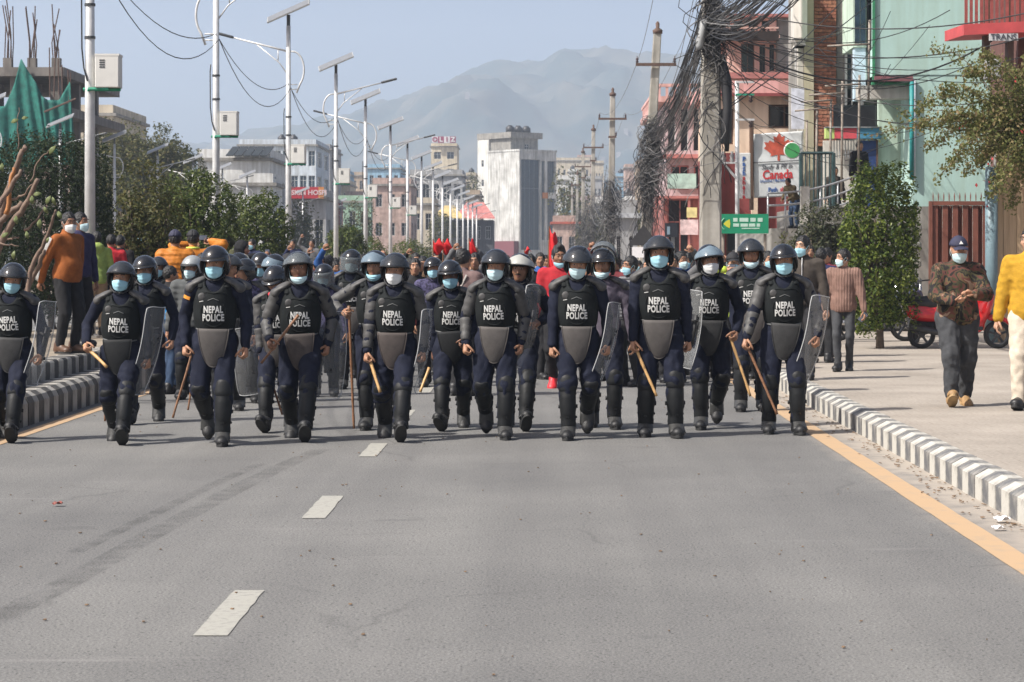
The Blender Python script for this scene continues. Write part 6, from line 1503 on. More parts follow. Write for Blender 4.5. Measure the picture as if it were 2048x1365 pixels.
def figure(root, o):
    """builds body and clothing of one figure into root; o = options. Returns key points."""
    s = o.get('h', 1.70)/1.70; res = o.get('res', .0155); seed = o.get('seed', 1)
    bulk = o.get('bulk', 1.0); fem = o.get('fem', 0)
    Lf, Rf = o.get('lf', (.11, 0, 0, 0)), o.get('rf', (-.11, 0, 0, 0))
    lean, twist, tilt = o.get('lean', 2), o.get('twist', 0), o.get('tilt', 0)
    # hips: dropped until both ankles can be reached
    hz_ = .915*s
    for f in (Lf, Rf):
        ax = Vector((f[0]*s, f[1]*s, (.088+f[2])*s)); hx = .09*s*(1 if f is Lf else -1)
        Lm = .842*s*.995; dd = (ax.x-hx)**2 + ax.y**2
        hz_ = min(hz_, ax.z + math.sqrt(max(.01, Lm*Lm - dd)))
    drop = hz_ - .915*s
    pel = Vector((0, 0, hz_ + .035*s))
    Rt = Euler((R(lean), R(tilt), R(twist)), 'XYZ').to_matrix().to_4x4()
    Mt = Matrix.Translation(pel) @ Rt @ Matrix.Scale(s, 4) @ Matrix.Translation((0, 0, -.95))
    T = lambda x, y, z: Mt @ Vector((x, y, z))
    hip = {1: Vector((.09*s, 0, hz_)), -1: Vector((-.09*s, 0, hz_))}
    ank = {}; kne = {}
    for sd, f in ((1, Lf), (-1, Rf)):
        a = Vector((f[0]*s, f[1]*s, (.088+f[2])*s))
        kne[sd], ank[sd] = ik(hip[sd], a, .435*s, .410*s, (sd*.10 + f[0]*.3, -1, 0))
    sh = {sd: T(sd*.190, .01, 1.372) for sd in (1, -1)}
    elb = {}; wri = {}
    for sd, key in ((1, 'lh'), (-1, 'rh')):
        t = o.get(key, (sd*.29, -.03, .80)); t = Vector(t)*s
        if drop < -.001 and t.z < 1.2*s: t.z += drop*.8
        elb[sd], wri[sd] = ik(sh[sd], t, .285*s, .255*s, o.get('lpole' if sd == 1 else 'rpole', (sd*.55, .8, -.25)))
    hd = o.get('head', (0, 0, 0))
    Mh = Matrix.Translation(T(0, -.008, 1.503)) @ Euler((R(lean*.2 + hd[1]), R(hd[2]), R(hd[0] + twist*.5)), 'XYZ').to_matrix().to_4x4() @ Matrix.Scale(s, 4)
    Hd = lambda x, y, z: Mh @ Vector((x, y, z))
    allp = list(hip.values()) + list(kne.values()) + list(ank.values()) + list(sh.values()) + list(elb.values()) + list(wri.values()) + [Hd(0, 0, .1)]
    lo = Vector([min(p[i] for p in allp) for i in range(3)]) - Vector((.16, .2, .1))*s; hi = Vector([max(p[i] for p in allp) for i in range(3)]) + Vector((.16, .2, .14))*s
    # --- skin
    v = Vol(lo, hi, res); Mr = Mh.to_3x3().normalized().to_4x4(); H = lambda c, r, k=.02: v.ell(Hd(*c), [q*s for q in r], k*s, Mr)
    H((0, .014, .105), (.076, .096, .098), .01); H((0, -.018, .045), (.060, .072, .072), .03); H((0, -.055, -.008), (.030, .030, .026), .03)
    v.cone(Hd(0, -.086, .092), Hd(0, -.110, .056), .009*s, .0155*s, .014*s)
    H((0, -.070, .116), (.058, .022, .013), .02)
    for sd in (-1, 1):
        H((sd*.079, .014, .075), (.010, .020, .031), .008); H((sd*.042, -.058, .058), (.026, .026, .024), .02)
    for sd in (-1, 1): v.cut(Hd(sd*.031, -.106, .094), [.017*s, .016*s, .010*s], .012*s, Mr)
    v.cone(T(0, .018, 1.40), Hd(0, .012, .02), .058*s, .054*s, .03)
    Rt3 = Rt.to_3x3().to_4x4()
    v.ell(T(0, .005, 1.24), (.135*s, .085*s, .19*s), .03, Rt3).ell(T(0, .0, 1.02), (.125*s, .08*s, .16*s), .05, Rt3).cone(sh[1], sh[-1], .045*s, .045*s, .04)
    for sd in (1, -1):
        v.cone(sh[sd], elb[sd], .044*s, .036*s, .02).cone(elb[sd], wri[sd], .036*s, .026*s, .015)
        v.cone(hip[sd], kne[sd], .066*s, .048*s, .03).cone(kne[sd], ank[sd], .046*s, .032*s, .02)
    hands = MB(); grip = {}
    for sd, key in ((1, 'lh'), (-1, 'rh')):
        dv = (wri[sd] - elb[sd]).normalized()
        dv = Vector(o.get(key+'_dir', dv)).normalized()
        n = Vector(o.get(key+'_palm', (-sd, .15, 0))); side = Vector(o.get(key+'_side', (0, -1, .1)))
        n = (n - dv*n.dot(dv)).normalized()
        c = o.get(key+'_curl', .55)
        v.cone(wri[sd], wri[sd] + dv*.075*s, .024*s, .030*s, .012); 
        hand_mesh(hands, wri[sd], dv, n, side, c, s)
        grip[sd] = wri[sd] + (dv*.085 + n*.030)*s
    body = ob('body', v.mesh('body', o.get('skin', SKINS[0]), hands), root)
    # --- upper garment
    v = Vol(lo, hi, res); J = o.get('jk', 1.0)*bulk
    v.ell(T(0, .002, 1.25), (.172*s*J, .118*s*J, .205*s), .03, Rt3).ell(T(0, -.006*o.get('belly', 1), 1.06), (.152*s*J, (.112+.012*o.get('belly', 0))*s*J, .18*s), .06, Rt3)
    v.cone(T(-.142, .01, 1.368), T(.142, .01, 1.368), .070*s*J, .070*s*J, .05)
    v.cone(T(0, .02, 1.385), T(0, .014, 1.452), .088*s, .064*s, .04)
    v.ell(T(0, .004, .96 - .03*o.get('hem', 0)), (.176*s*J, .138*s*J, .20*s), .04, Rt3)
    hp = T(0, 0, .885 - .055*o.get('hem', 0)); hn = -(Rt3.to_3x3() @ Vector((0, 0, 1)))
    v.cutplane(hp, hn)
    for sd in (1, -1):
        v.cone(sh[sd], elb[sd], .066*s*J, .056*s*J, .035)
        cuff = elb[sd].lerp(wri[sd], o.get('sleeve', .95))
        v.cone(elb[sd], cuff, .056*s*J, .043*s*J, .02)
    if o.get('hood'): v.ell(T(0, .105, 1.44), (.105*s, .06*s, .085*s), .04, Rt3).cone(T(-.07, .03, 1.46), T(.07, .03, 1.46), .05*s, .05*s, .03)
    if o.get('collar'):
        for i in range(10):
            a = 2*PI*i/10; v.cone(T(.06*math.sin(a), .015+.06*math.cos(a), 1.45), T(.058*math.sin(a), .012+.062*math.cos(a), 1.495), .014*s, .010*s, .012)
        v.cut(T(0, -.02, 1.52), (.045*s, .06*s, .05*s), .01)
    if o.get('puffer'):
        zz = v.z; v.D -= (.010*np.abs(np.sin((zz)*2*PI/.13))).astype(np.float32)*(np.abs(v.D) < .08)
    v.wrinkle(o.get('wr', .0065)*.85, seed*3+1, (.06, .15), 6, .9)
    ja = ob(o.get('top_name', 'jacket'), v.mesh(o.get('top_name', 'jacket'), o['jm']), root)
    # --- trousers
    v = Vol((lo.x, lo.y, -.02), (hi.x, hi.y, hz_ + .2*s), res); tl = o.get('tl', 1.12)
    v.ell((0, .008*s, hz_ + .03*s), (.158*s*bulk, .118*s*bulk, .12*s), .04)
    for sd in (1, -1):
        end = kne[sd].lerp(ank[sd], o.get('hem_at', .97))
        v.cone(hip[sd] + Vector((0, .005, -.02)), kne[sd], .092*s*tl*bulk, .067*s*tl, .035).cone(kne[sd], end, .067*s*tl, .054*s*tl, .02)
    v.wrinkle(o.get('wr', .0065)*1.1, seed*5+2, (.06, .15), 5, .55)
    tr = ob('trousers', v.mesh('trousers', o['trs']), root)
    # --- footwear
    up, sole = o.get('shoe', BOOT); Mf = {}
    for sd, f in ((1, Lf), (-1, Rf)):
        Mf[sd] = Matrix.Translation(ank[sd]) @ Euler((R(-f[3]), 0, R(f[4] if len(f) > 4 else sd*6))).to_matrix().to_4x4() @ Matrix.Scale(s, 4)
        b = ob(o.get('shoe_name', 'boot'), up, root, Mf[sd]); ob('sole', sole, b)
    # --- face
    if o.get('face', 1):
        for sd in (-1, 1):
            e = ob('eye', F_EYE, root, Mh @ Matrix.Translation((sd*.031, -.0865, .0935))); ob('iris', F_IRIS, e)
            ob('eyebrow', F_BROW, root, Mh @ Matrix.Translation((sd*.031, -.094, .114)) @ Matrix.Scale(sd, 4, (1, 0, 0)))
        if not o.get('mask') or o.get('mask')[1]:
            ob('lips', F_LIPS, root, Mh @ Matrix.Translation((0, -.0905, .022)))
    if o.get('stache'): ob('moustache', F_STACHE, root, Mh @ Matrix.Translation((0, -.098, .037)))
    if o.get('mask'): ob('face_mask', MASKS[o['mask']], root, Mh)
    if o.get('hair'): ob('hair', HAIR[o['hair']], root, Mh)
    if o.get('cap'): ob('cap', o['cap'], root, Mh)
    return dict(s=s, Mt=Mt, Mh=Mh, hip=hip, kne=kne, ank=ank, sh=sh, elb=elb, wri=wri, grip=grip, Mf=Mf, Rt=Rt3, front=Vector((0, -1, 0)))

def helmet(root, Mh, kind='smoke', shell='black'):
    sh, rim, brim = H_BLACK if shell == 'black' else H_SILV
    h = ob('helmet', sh, root, Mh); ob('rim', rim, h); ob('ear_padding', H_PADS, h)
    if kind in V_UP:
        vz = ob('visor', V_UP[kind], h); ob('visor_edge', V_EDGE, h)
    elif kind == 'down': ob('visor', V_DOWN, h); ob('brim', brim, h)
    elif kind == 'hoop': ob('visor', V_HOOP[0], h); ob('visor_edge', V_HOOP[1], h); ob('brim', brim, h)
    else: ob('brim', brim, h)
    return h
def armour(root, k, o):
    Mt, s = k['Mt'], k['s']
    if o.get('vest', 1):
        Mt = Mt @ Matrix.Scale(.95, 4, (1, 0, 0)) @ Matrix.Translation((0, 0, o.get('vdz', 0))) @ Matrix.Translation((0, 0, 1.2)) @ Matrix.Rotation(R(o.get('vrot', 0)), 4, 'Y') @ Matrix.Translation((0, 0, -1.2))
        ve = ob('armour_vest', VEST, root, Mt)
        if o.get('text', 1): ob('lettering', VTEXT, ve)['label'] = 'white NEPAL POLICE lettering'
        ob('plate_ridge', V_ARC, ve); ob('chevron', V_CHEV, ve); ob('velcro_tab', V_CHEV2, ve); ob('hem_trim', V_HEM, ve); ob('yoke_seam', V_LINE2, ve); ob('strap_buckle', V_BOSS, ve); [ob('shoulder_strap', q, ve) for q in V_STRAPS]
        if o.get('flap'):
            g = ob('groin_guard', GROIN[o['flap']][0], root, Mt @ Matrix.Translation((0, 0, 1.0)) @ Matrix.Rotation(R(-1.7*o.get('vrot', 0)), 4, 'Y') @ Matrix.Translation((0, 0, -1.0))); ob('edge_binding', GROIN[o['flap']][1], g)
    Mt = k['Mt']
    if o.get('pads', 1):
        for sd in (1, -1):
            M = Mt @ Matrix.Translation((sd*.172, .005, 1.418)) @ Matrix.Rotation(R(sd*26), 4, 'Y') @ Matrix.Scale(.94, 4)
            ob('shoulder_pad', SPAD[sd], root, M)
    if o.get('arms', 0):
        for sd in (1, -1):
            fr = Vector((sd*.6, -.6, 0))
            ob('upper_arm_guard', AG_UP, root, frame(k['sh'][sd], k['elb'][sd]-k['sh'][sd], fr) @ Matrix.Scale(s, 4))
            ob('forearm_guard', AG_LO, root, frame(k['elb'][sd], k['wri'][sd]-k['elb'][sd], fr) @ Matrix.Scale(s, 4))
    if o.get('shins', 1):
        for sd in (1, -1):
            M = frame(k['kne'][sd], k['ank'][sd]-k['kne'][sd], (sd*.1, -1, 0)) @ Matrix.Scale(s, 4)
            g = ob('shin_guard', SHIN, root, M); ob('guard_strap', GSTRAP, g); ob('knee_cap', KNEE, g); ob('shin_plate', SHINPLATE, g)
            ob('foot_guard', FGUARD, root, k['Mf'][sd] @ Matrix.Scale(1.08, 4))

BAMBOO = mat('pale_bamboo', (.50, .30, .12), .5, .25, 20, .2, 60, stretch=(1, 1, .3))
BAMBOO2 = mat('brown_cane', (.20, .095, .045), .5, .3, 20, .2, 60)
def baton(p, q, r, m, label, group='bamboo batons carried by the officers'):
    """stick from p (grip end) to q (tip), world space; a thing of its own"""
    p = Vector(p); q = Vector(q); L = (q-p).length; N = max(8, int(L/.045)); pts = []; rad = []
    g = random.Random(int(p.x*1000)); bx, by = g.uniform(-.006, .006), g.uniform(-.006, .006)
    for i in range(N+1):
        t = i/N; pts.append(Vector((bx*math.sin(t*5), by*math.sin(t*4+1), -L*t))); node = (i % 4 == 0)
        rad.append(r*(1 - .12*t)*(1.14 if node else .98))
    o = MB().tube(pts, rad, 8).build('baton', m, None, True)
    o.matrix_world = Matrix.Translation(p) @ (q-p).to_track_quat('-Z', 'Y').to_matrix().to_4x4()
    return tag(o, label, 'baton', group)

def shield_meshes():
    def fn(u, w):
        a = -1+2*u; b = -1+2*w
        # rounded-rectangle sheet bent round its long axis
        hw = .225*(1 - .10*abs(b)**6); hh = .43*(1 - .06*abs(a)**6)
        ang = a*hw/.34
        return (.34*math.sin(ang), -.34*math.cos(ang) + .34 + .05*b*b, b*hh)
    sh = MB().slab(fn, 15, 17, (0, .004, 0)).mesh('shield_sheet', SHIELDM, True)
    ed = MB().tube([fn(i/14, 0) for i in range(15)] + [fn(1, i/16) for i in range(1, 17)] + [fn(1-i/14, 1) for i in range(1, 15)] + [fn(0, 1-i/16) for i in range(1, 17)], .004, 5).mesh('shield_rim', mat('shield_edge', (.5, .51, .51), .3, 0), True)
    hb = MB()
    hb.slab(lambda u, w: (-.05+.1*u, .035, -.17+.34*w), 3, 3, (0, .018, 0))
    hb.tube([(-.06, .03, .10), (-.06, .085, .10), (.06, .085, .10), (.06, .03, .10)], .012, 6)
    hb.tube([(0, .03, -.06), (0, .09, -.06), (0, .09, .06), (0, .03, .06)], .013, 6)
    for z in (-.14, .14): hb.ellipsoid((0, .01, z), (.016, .012, .016), 8, 6)
    return sh, ed, hb.mesh('shield_handle', STRAP, True)
SH_SHEET, SH_RIM, SH_HANDLE = shield_meshes()
def shield(center, yaw, pitch, roll, label, sc=1.0):
    o = thing('riot_shield', center, label, 'shield', 'clear riot shields carried by the officers')
    o.rotation_euler = (Matrix.Rotation(R(roll), 3, 'Y') @ Matrix.Rotation(R(pitch), 3, 'X') @ Matrix.Rotation(R(yaw), 3, 'Z')).to_euler(); o.scale = (sc, sc, sc)
    ob('shield_sheet', SH_SHEET, o); ob('shield_rim', SH_RIM, o); ob('shield_handle', SH_HANDLE, o)
    return o

# ================================================================== the officers
def stand(px, fy, z=0.0):
    """ground point under photograph pixel (px, fy)"""
    return ground_px(px, fy, z)
WALK = {  # (left foot, right foot): x, forward(-y), lift, pitch(+ toes up)
    'a': ((.07, -.33, .015, 40), (-.10, .24, .045, -34)),
    'b': ((.10, .23, .05, -34), (-.09, -.31, .015, 36, -14)),
    'c': ((.10, -.05, 0, 2), (-.10, .17, .06, -34)),
    'd': ((.09, .28, .15, -54), (-.08, -.10, 0, 2)),
    'm': ((.08, -.10, 0, 2), (-.10, .28, .15, -54, 10)),
    'e': ((.13, -.06, 0, 4), (-.12, .06, 0, 0)),
    'f': ((.11, .05, 0, 0), (-.11, -.04, 0, 0)),
}
def officer(px, fy, top, walk, label, mask=('blue', 0), visor='smoke', shell='black', flap='grey', rhp=None, lhp=None, group='riot police officers walking down the road', **kw):
    """rhp / lhp: (px, py, forward) of the grip of the right / left hand"""
    P = stand(px, fy); Y = P.y + .10; X = (px - VX)*Y/FPX
    hgt = (fy - top)*P.y/FPX - .04; s = hgt/1.70
    lf, rf = WALK[walk]
    o = dict(h=hgt, lf=lf, rf=rf, jm=NAVY, trs=NAVY, mask=mask, flap=flap, face=1, top_name='uniform_jacket', seed=int(px), wr=.009, jk=.97, hem_at=.85, collar=1, tl=1.22)
    for key, v_ in (('rh', rhp), ('lh', lhp)):
        if v_:
            o[key] = ((v_[0]-px)*Y/FPX/s, -v_[2], (fy - v_[1])*Y/FPX/s + .075)
            o[key+'_curl'] = 1.15
    gr = random.Random(int(px)*7); o['twist'] = gr.uniform(-8, 8); o['lean'] = gr.uniform(1, 6); o['tilt'] = gr.uniform(-1.8, 1.8)
    o.update(kw); hd_ = o.get('head', (0, 0, 0)); o['head'] = (hd_[0]+gr.uniform(-7, 7), hd_[1]+gr.uniform(-2, 5), hd_[2]+gr.uniform(-5, 5)); o['vdz'] = gr.uniform(-.018, .012); o['vrot'] = gr.uniform(-3, 3)
    root = thing('person', (X, Y, 0), label, 'police officer', group)
    k = figure(root, o); helmet(root, k['Mh'], visor, shell); armour(root, k, o)
    k['o'] = Vector((X, Y, 0)); k['s'] = s
    return k
G = lambda k, sd: k['o'] + k['grip'][sd]        # the hand's grip point in the world (figures face -Y)
def stick(k, sd, a, b, r, m, label, dya=0.0, dyb=-.15):
    """stick held at the grip: seen from pixel a (upper end) to pixel b (tip)"""
    g = G(k, sd); Y = g.y; A = at(a[0], a[1], Y+dya); B = at(b[0], b[1], Y+dyb)
    d = (B-A); t = max(0, min(1, (g-A).dot(d)/d.length_squared)); off = g - (A + d*t)      # slide so that it passes through the fist
    return baton(A+off, B+off, r, m, label)
def held_shield(k, sd, c, yaw, pitch, roll, label, sc=1.0, fwd=.0):
    g = G(k, sd); C = at(c[0], c[1], g.y - fwd); return shield(C, yaw, pitch, roll, label, sc)

kA = officer(25, 882, 515, 'a', 'riot officer with pale blue mask walking beside the median kerb, shield in hand', ('blue', 0), 'smoke', flap='mid', lhp=(82, 718, .05), head=(6, 12, 0))
held_shield(kA, 1, (97, 690), 78, 0, 13, 'tilted clear shield carried beside the striped median kerb', .92, -.05)
kB = officer(243, 886, 512, 'a', 'riot officer with black groin flap and short pale stick, in front of the striped median', ('blue', 0), 'smoke', flap='dark', rhp=(178, 696, .12), lhp=(296, 728, .02), head=(2, 3, 0))
stick(kB, -1, (162, 690), (206, 736), .016, BAMBOO, 'short pale stick in the fist of the officer with the black groin flap')
held_shield(kB, 1, (312, 705), 74, 2, 14, 'clear shield held low by the officer with the black groin flap', .95, -.05)
kC = officer(430, 891, 490, 'm', 'tall riot officer with plain black helmet, bright blue mask and orange sleeve badge', ('blue', 0), 'none', rhp=(372, 708, .04), lhp=(492, 712, .04), head=(-3, 4, 4))
kD = officer(602, 880, 492, 'a', 'riot officer with mask pulled under his chin, cane held across his chest', ('pale', 1), 'clear', flap='brown', arms=1, rhp=(545, 690, .22), lhp=(655, 700, .0), head=(0, 0, -3), skin=SKINS[1])
stick(kD, -1, (592, 626), (516, 722), .013, BAMBOO2, 'brown cane slanting across the chest of the officer with lowered mask', -.02, -.05)
held_shield(kD, 1, (664, 712), 38, 2, 3, 'upright clear shield beside the officer with the mask under his chin', .95, -.12)
kE = officer(790, 880, 495, 'a', 'riot officer in a white mask with padded arm guards and pale baton', ('white', 0), 'smoke', flap='brown', arms=1, rhp=(736, 716, .10), lhp=(846, 712, .02), head=(0, 3, 0))
stick(kE, -1, (722, 708), (749, 786), .016, BAMBOO, 'pale baton pointing down from the fist of the white-masked officer with arm guards')
held_shield(kE, 1, (857, 705), 82, 0, 11, 'shield seen nearly edge-on, carried by the white-masked officer with arm guards', .92, -.06)
kF = officer(905, 859, 512, 'b', 'shorter riot officer in matt helmet with dark groin flap, between two taller officers', ('blue', 0), 'none', flap='dark', rhp=(868, 720, .02), lhp=(935, 690, .12), head=(4, 8, 0), skin=SKINS[2])
kG = officer(992, 878, 497, 'm', 'riot officer with pale mask, dark eye shadow and grey groin flap, empty right fist', ('pale', 0), 'smoke', arms=1, rhp=(932, 705, .06), lhp=(1042, 705, .04), head=(-2, 6, 0))
kH = officer(1155, 879, 490, 'd', 'riot officer looking down over a pale mask with a strap hanging over his groin flap', ('pale', 0), 'smoke', rhp=(1104, 718, .08), lhp=(1214, 706, .04), head=(-2, 14, 2))
held_shield(kH, 1, (1228, 690), 72, 0, 14, 'curved clear shield at the hip of the officer looking down', .90, -.08)
kI = officer(1320, 875, 470, 'e', 'tallest riot officer with blue mask and grey groin flap, pale stick pointing down', ('blue', 0), 'smoke', rhp=(1266, 700, .08), lhp=(1376, 700, .0), head=(2, 2, 0), arms=0)
stick(kI, -1, (1262, 692), (1306, 794), .015, BAMBOO, 'long pale stick pointing at the road from the fist of the tallest officer')
kJ = officer(1418, 858, 488, 'd', 'riot officer in a white mask with blue-grey visor raised, shield on his right arm', ('white', 0), 'blue', flap='mid', rhp=(1372, 690, .04), lhp=(1470, 680, .10), head=(4, 2, 0))
stick(kJ, 1, (1467, 664), (1508, 790), .014, BAMBOO, 'pale stick in the left hand of the white-masked officer with raised blue visor')
held_shield(kJ, -1, (1392, 660), 118, 0, 8, 'clear shield partly covering the lettering of the white-masked officer with raised blue visor', .88, .16)
kK = officer(1565, 869, 487, 'e', 'riot officer beside the striped kerb with cane in one hand and shield in the other', ('blue', 0), 'none', flap='mid', arms=1, rhp=(1488, 700, .16), lhp=(1632, 690, .06), head=(0, 3, 0))
stick(kK, -1, (1482, 690), (1546, 832), .014, BAMBOO2, 'cane slanting down from the fist of the officer beside the striped kerb')
held_shield(kK, 1, (1640, 682), 58, 2, 14, 'pale scuffed shield held out over the striped kerb', .98, -.06)
# second rank
kL = officer(291, 846, 503, 'b', 'riot officer half hidden behind the officer with the black groin flap, blue mask', ('blue', 0), 'none', flap='dark', head=(0, 0, 0), lhp=(345, 690, .05))
kM = officer(556, 862, 521, 'b', 'riot officer with lowered head and grey shoulder pad, red collar at the neck', None, 'none', flap='grey', arms=1, head=(-14, 24, 0), rhp=(525, 735, .10), lhp=(600, 700, 0))
stick(kM, -1, (500, 672), (553, 832), .012, BAMBOO2, 'thin brown cane held by the officer with lowered head')
sc_ = thing('red_scarf', kM['o'] + kM['Mt'].to_translation()*0 + Vector((0, 0, 0)), 'bright red scarf around the neck of the officer with lowered head', 'scarf')
ob('scarf_wrap', MB().tube([kM['Mt'] @ Vector((.085*math.sin(a), .01-.085*math.cos(a), 1.435+.012*math.cos(2*a))) for a in [2*PI*i/20 for i in range(21)]], .026, 8).mesh('scarf_wrap', mat('red_cloth', (.62, .045, .06), .8, .15, 20), True), sc_)
kN = officer(705, 778, 498, 'f', 'riot officer farther back with clear visor down over a pale mask', ('pale', 0), 'down', flap='grey')
kO = officer(752, 859, 500, 'd', 'riot officer in spectacles with big blue-grey visor, half hidden behind the white-masked one', ('blue', 1), 'blue', flap='dark', arms=1, rhp=(688, 640, .15), head=(-8, 4, 0), rpole=(-.9, .5, -.3))
stick(kO, -1, (684, 612), (695, 858), .0135, BAMBOO2, 'long dark staff standing almost upright on the road', 0, -.02)
kP = officer(1037, 859, 497, 'a', 'riot officer with moustache and silver visor raised, looking sideways', None, 'silver', 'black', flap='dark', lhp=(1078, 655, .10), stache=1, head=(-14, 0, 2), skin=SKINS[1], lh_curl=.4)
held_shield(kP, 1, (1072, 655), 70, 0, 10, 'smoky curved shield on the arm of the officer with silver visor', .95, .02)
CAMOB = cloth('purple_camouflage', (.10, .085, .11))
kQ = officer(1207, 858, 496, 'c', 'riot officer with visor hoop lifted clear above his helmet, mask under chin', ('pale', 1), 'hoop', flap='dark', vest=0, jm=CAMOB, head=(-6, 0, 0), skin=SKINS[0])
kR = officer(1503, 823, 477, 'f', 'smiling riot officer with mask under his chin behind the officer beside the kerb', ('pale', 1), 'smoke', flap='grey', head=(-4, 4, 0), skin=SKINS[1], rhp=(1470, 690, .05))
# sticks and a shield carried just behind the front rank
P1 = stand(372, 836); baton(at(384, 700, P1.y+.1), at(347, 836, P1.y), .0135, BAMBOO2, 'brown cane hanging from the fist of the tall officer with orange sleeve badge')
baton(at(392, 712, P1.y+.7), at(375, 820, P1.y+.65), .012, BAMBOO2, 'second brown cane behind the tall officer with orange sleeve badge')
baton(at(211, 745, 23.0), at(209, 842, 22.9), .013, BAMBOO2, 'dark straight cane behind the leg of the officer with the black groin flap')
baton(at(858, 735, 22.6), at(841, 784, 22.5), .015, BAMBOO, 'short pale stick showing between the white-masked officer and the shorter officer')
shield(at(503, 722, 22.2), 24, 3, -8, 'clear shield showing behind the legs of the tall officer with orange sleeve badge', .78)
shield(at(655, 735, 24.0), 20, 0, 0, 'small clear shield low behind the cane-carrying officer', .6) if False else None
# badge on the tall officer's sleeve
BADGE = mat('orange_badge', (.75, .30, .04), .6, 0)
for kk in (kC,):
    Mb = frame(kk['sh'][-1].lerp(kk['elb'][-1], .32), kk['elb'][-1]-kk['sh'][-1], (-.35, -1, 0))
    ob('sleeve_badge', MB().slab(lambda u, w: (-.032+.064*u, -.070-.006*math.sin(PI*u), -.012+.03*w), 5, 3, (0, .004, 0)).mesh('sleeve_badge', BADGE), bpy.data.objects[[o.name for o in bpy.data.objects if o.type == 'EMPTY' and o.get('label', '').startswith('tall riot officer')][0]], Mb)
# rear ranks, seen between the shoulders in front
def rear_officer(px, top, Y, label, **kw):
    fy = VY + CAM_H*FPX/Y
    return officer(px, fy, top, kw.pop('walk', 'f'), label, group='riot police ranks behind the front line', res=.020, **kw)
GREYP = cloth('grey_padded_fabric', (.085, .09, .09)); CAMO2 = cloth('blue_camouflage_uniform', (.055, .05, .10), var=.8, sc=34)
rear_officer(384, 510, 26.5, 'officer in grey padded jacket and silver helmet, pale mask, beside orange puffer jackets', mask=('pale', 0), visor='none', shell='silver', vest=0, pads=0, jm=GREYP, puffer=1, bulk=1.06, head=(-22, 0, 0))
rear_officer(458, 507, 24.5, 'officer with smoky visor turned sideways behind the tall officer', mask=None, visor='smoke', head=(70, 5, 0), flap='dark')
rear_officer(520, 504, 27.0, 'officer in blue camouflage uniform and blue mask between helmets', mask=('blue', 0), visor='none', vest=0, pads=0, jm=CAMO2, head=(4, 6, 0))
rear_officer(492, 516, 25.8, 'officer with glossy helmet turned to the side next to the blue camouflage officer', mask=None, visor='smoke', vest=0, jm=CAMO2, head=(-60, 8, 0))
rear_officer(548, 507, 26.0, 'officer with blue-grey visor behind the officer with lowered head', mask=('blue', 0), visor='blue', vest=0, jm=CAMO2, head=(-30, 14, 0))
rear_officer(478, 505, 29.5, 'officer in pale scuffed helmet facing away near the median bushes', mask=None, visor='silver', head=(150, 0, 0), flap='dark')
rear_officer(650, 526, 27.0, 'short officer with visor down and blue mask behind the upright shield', mask=('blue', 0), visor='down', vest=0, jm=CAMO2, head=(-8, 4, 0))
rear_officer(866, 513, 29.0, 'officer with glossy helmet and bright blue mask behind the shorter officer', mask=('blue', 0), visor='none', vest=0, pads=0, jm=CAMO2, head=(3, 0, 0))
rear_officer(322, 512, 30.0, 'officer farther back near the median with mask and dark helmet', mask=('blue', 0), visor='smoke', flap='dark')

# ================================================================== civilians
SHOE_B = boot_mesh(mat('brown_leather_shoe', (.09, .045, .025), .5, .2, 12), SOLEM, shaft=.02)
SHOE_K = boot_mesh(mat('black_shoe', (.015, .015, .016), .5, .2, 12), SOLEM, shaft=.02)
SHOE_T = boot_mesh(mat('tan_boot', (.32, .19, .08), .6, .2, 12), mat('tan_sole', (.35, .23, .11), .8, .15), shaft=.06)
SHOE_R = boot_mesh(mat('red_trainer', (.62, .03, .04), .5, .1), mat('white_sole', (.6, .58, .55), .6, .1), shaft=.02)
BLKJ = cloth('black_jacket', (.016, .016, .018)); GREYT = cloth('charcoal_trousers', (.05, .052, .056)); KHAKI = cloth('cream_chinos', (.52, .45, .36)); DKT = cloth('dark_trousers', (.02, .02, .022)); JEANS = cloth('blue_jeans', (.035, .06, .11))
def camo_mat():
    m = mat('camouflage_fabric', (.1, .1, .1), .9, .1, 7, .25, 90); nt = m.node_tree
    n = [x for x in nt.nodes if x.type == 'TEX_NOISE'][0]; n.inputs['Scale'].default_value = 6.5; n.inputs['Detail'].default_value = 2.5; n.inputs['Distortion'].default_value = .8
    r = [x for x in nt.nodes if x.type == 'VALTORGB'][0]; cr = r.color_ramp; cr.interpolation = 'CONSTANT'
    cols = [(0, (.010, .008, .007)), (.39, (.10, .034, .026)), (.45, (.045, .042, .018)), (.50, (.010, .008, .008)), (.55, (.11, .075, .035)), (.59, (.12, .04, .03)), (.635, (.26, .18, .12))]
    cr.elements[0].position = 0; cr.elements[0].color = (*cols[0][1], 1); cr.elements[1].position = cols[1][0]; cr.elements[1].color = (*cols[1][1], 1)
    for p, c in cols[2:]: e = cr.elements.new(p); e.color = (*c, 1)
    return m
def civ(px, top, Y, z, label, rz=0, group=None, h=None, **kw):
    X = (px-VX)*Y/FPX; hh = h or (CAM_H-(top-VY)*Y/FPX-z-.012)
    o = dict(h=hh, jk=1.08, jm=BLKJ, trs=DKT, shoe=SHOE_K, shoe_name='shoe', seed=int(px), hair='short', lf=(.10, .02, 0, 0), rf=(-.10, -.03, 0, 0), res=.018)
    o.update(kw)
    root = thing('person', (X, Y, z), label, 'person', group or 'people watching along the road', R(rz))
    k = figure(root, o); k['root'] = root; k['M'] = Matrix.Translation((X, Y, z)) @ Matrix.Rotation(R(rz), 4, 'Z'); return k
GW = lambda k, sd: k['M'] @ k['grip'][sd]
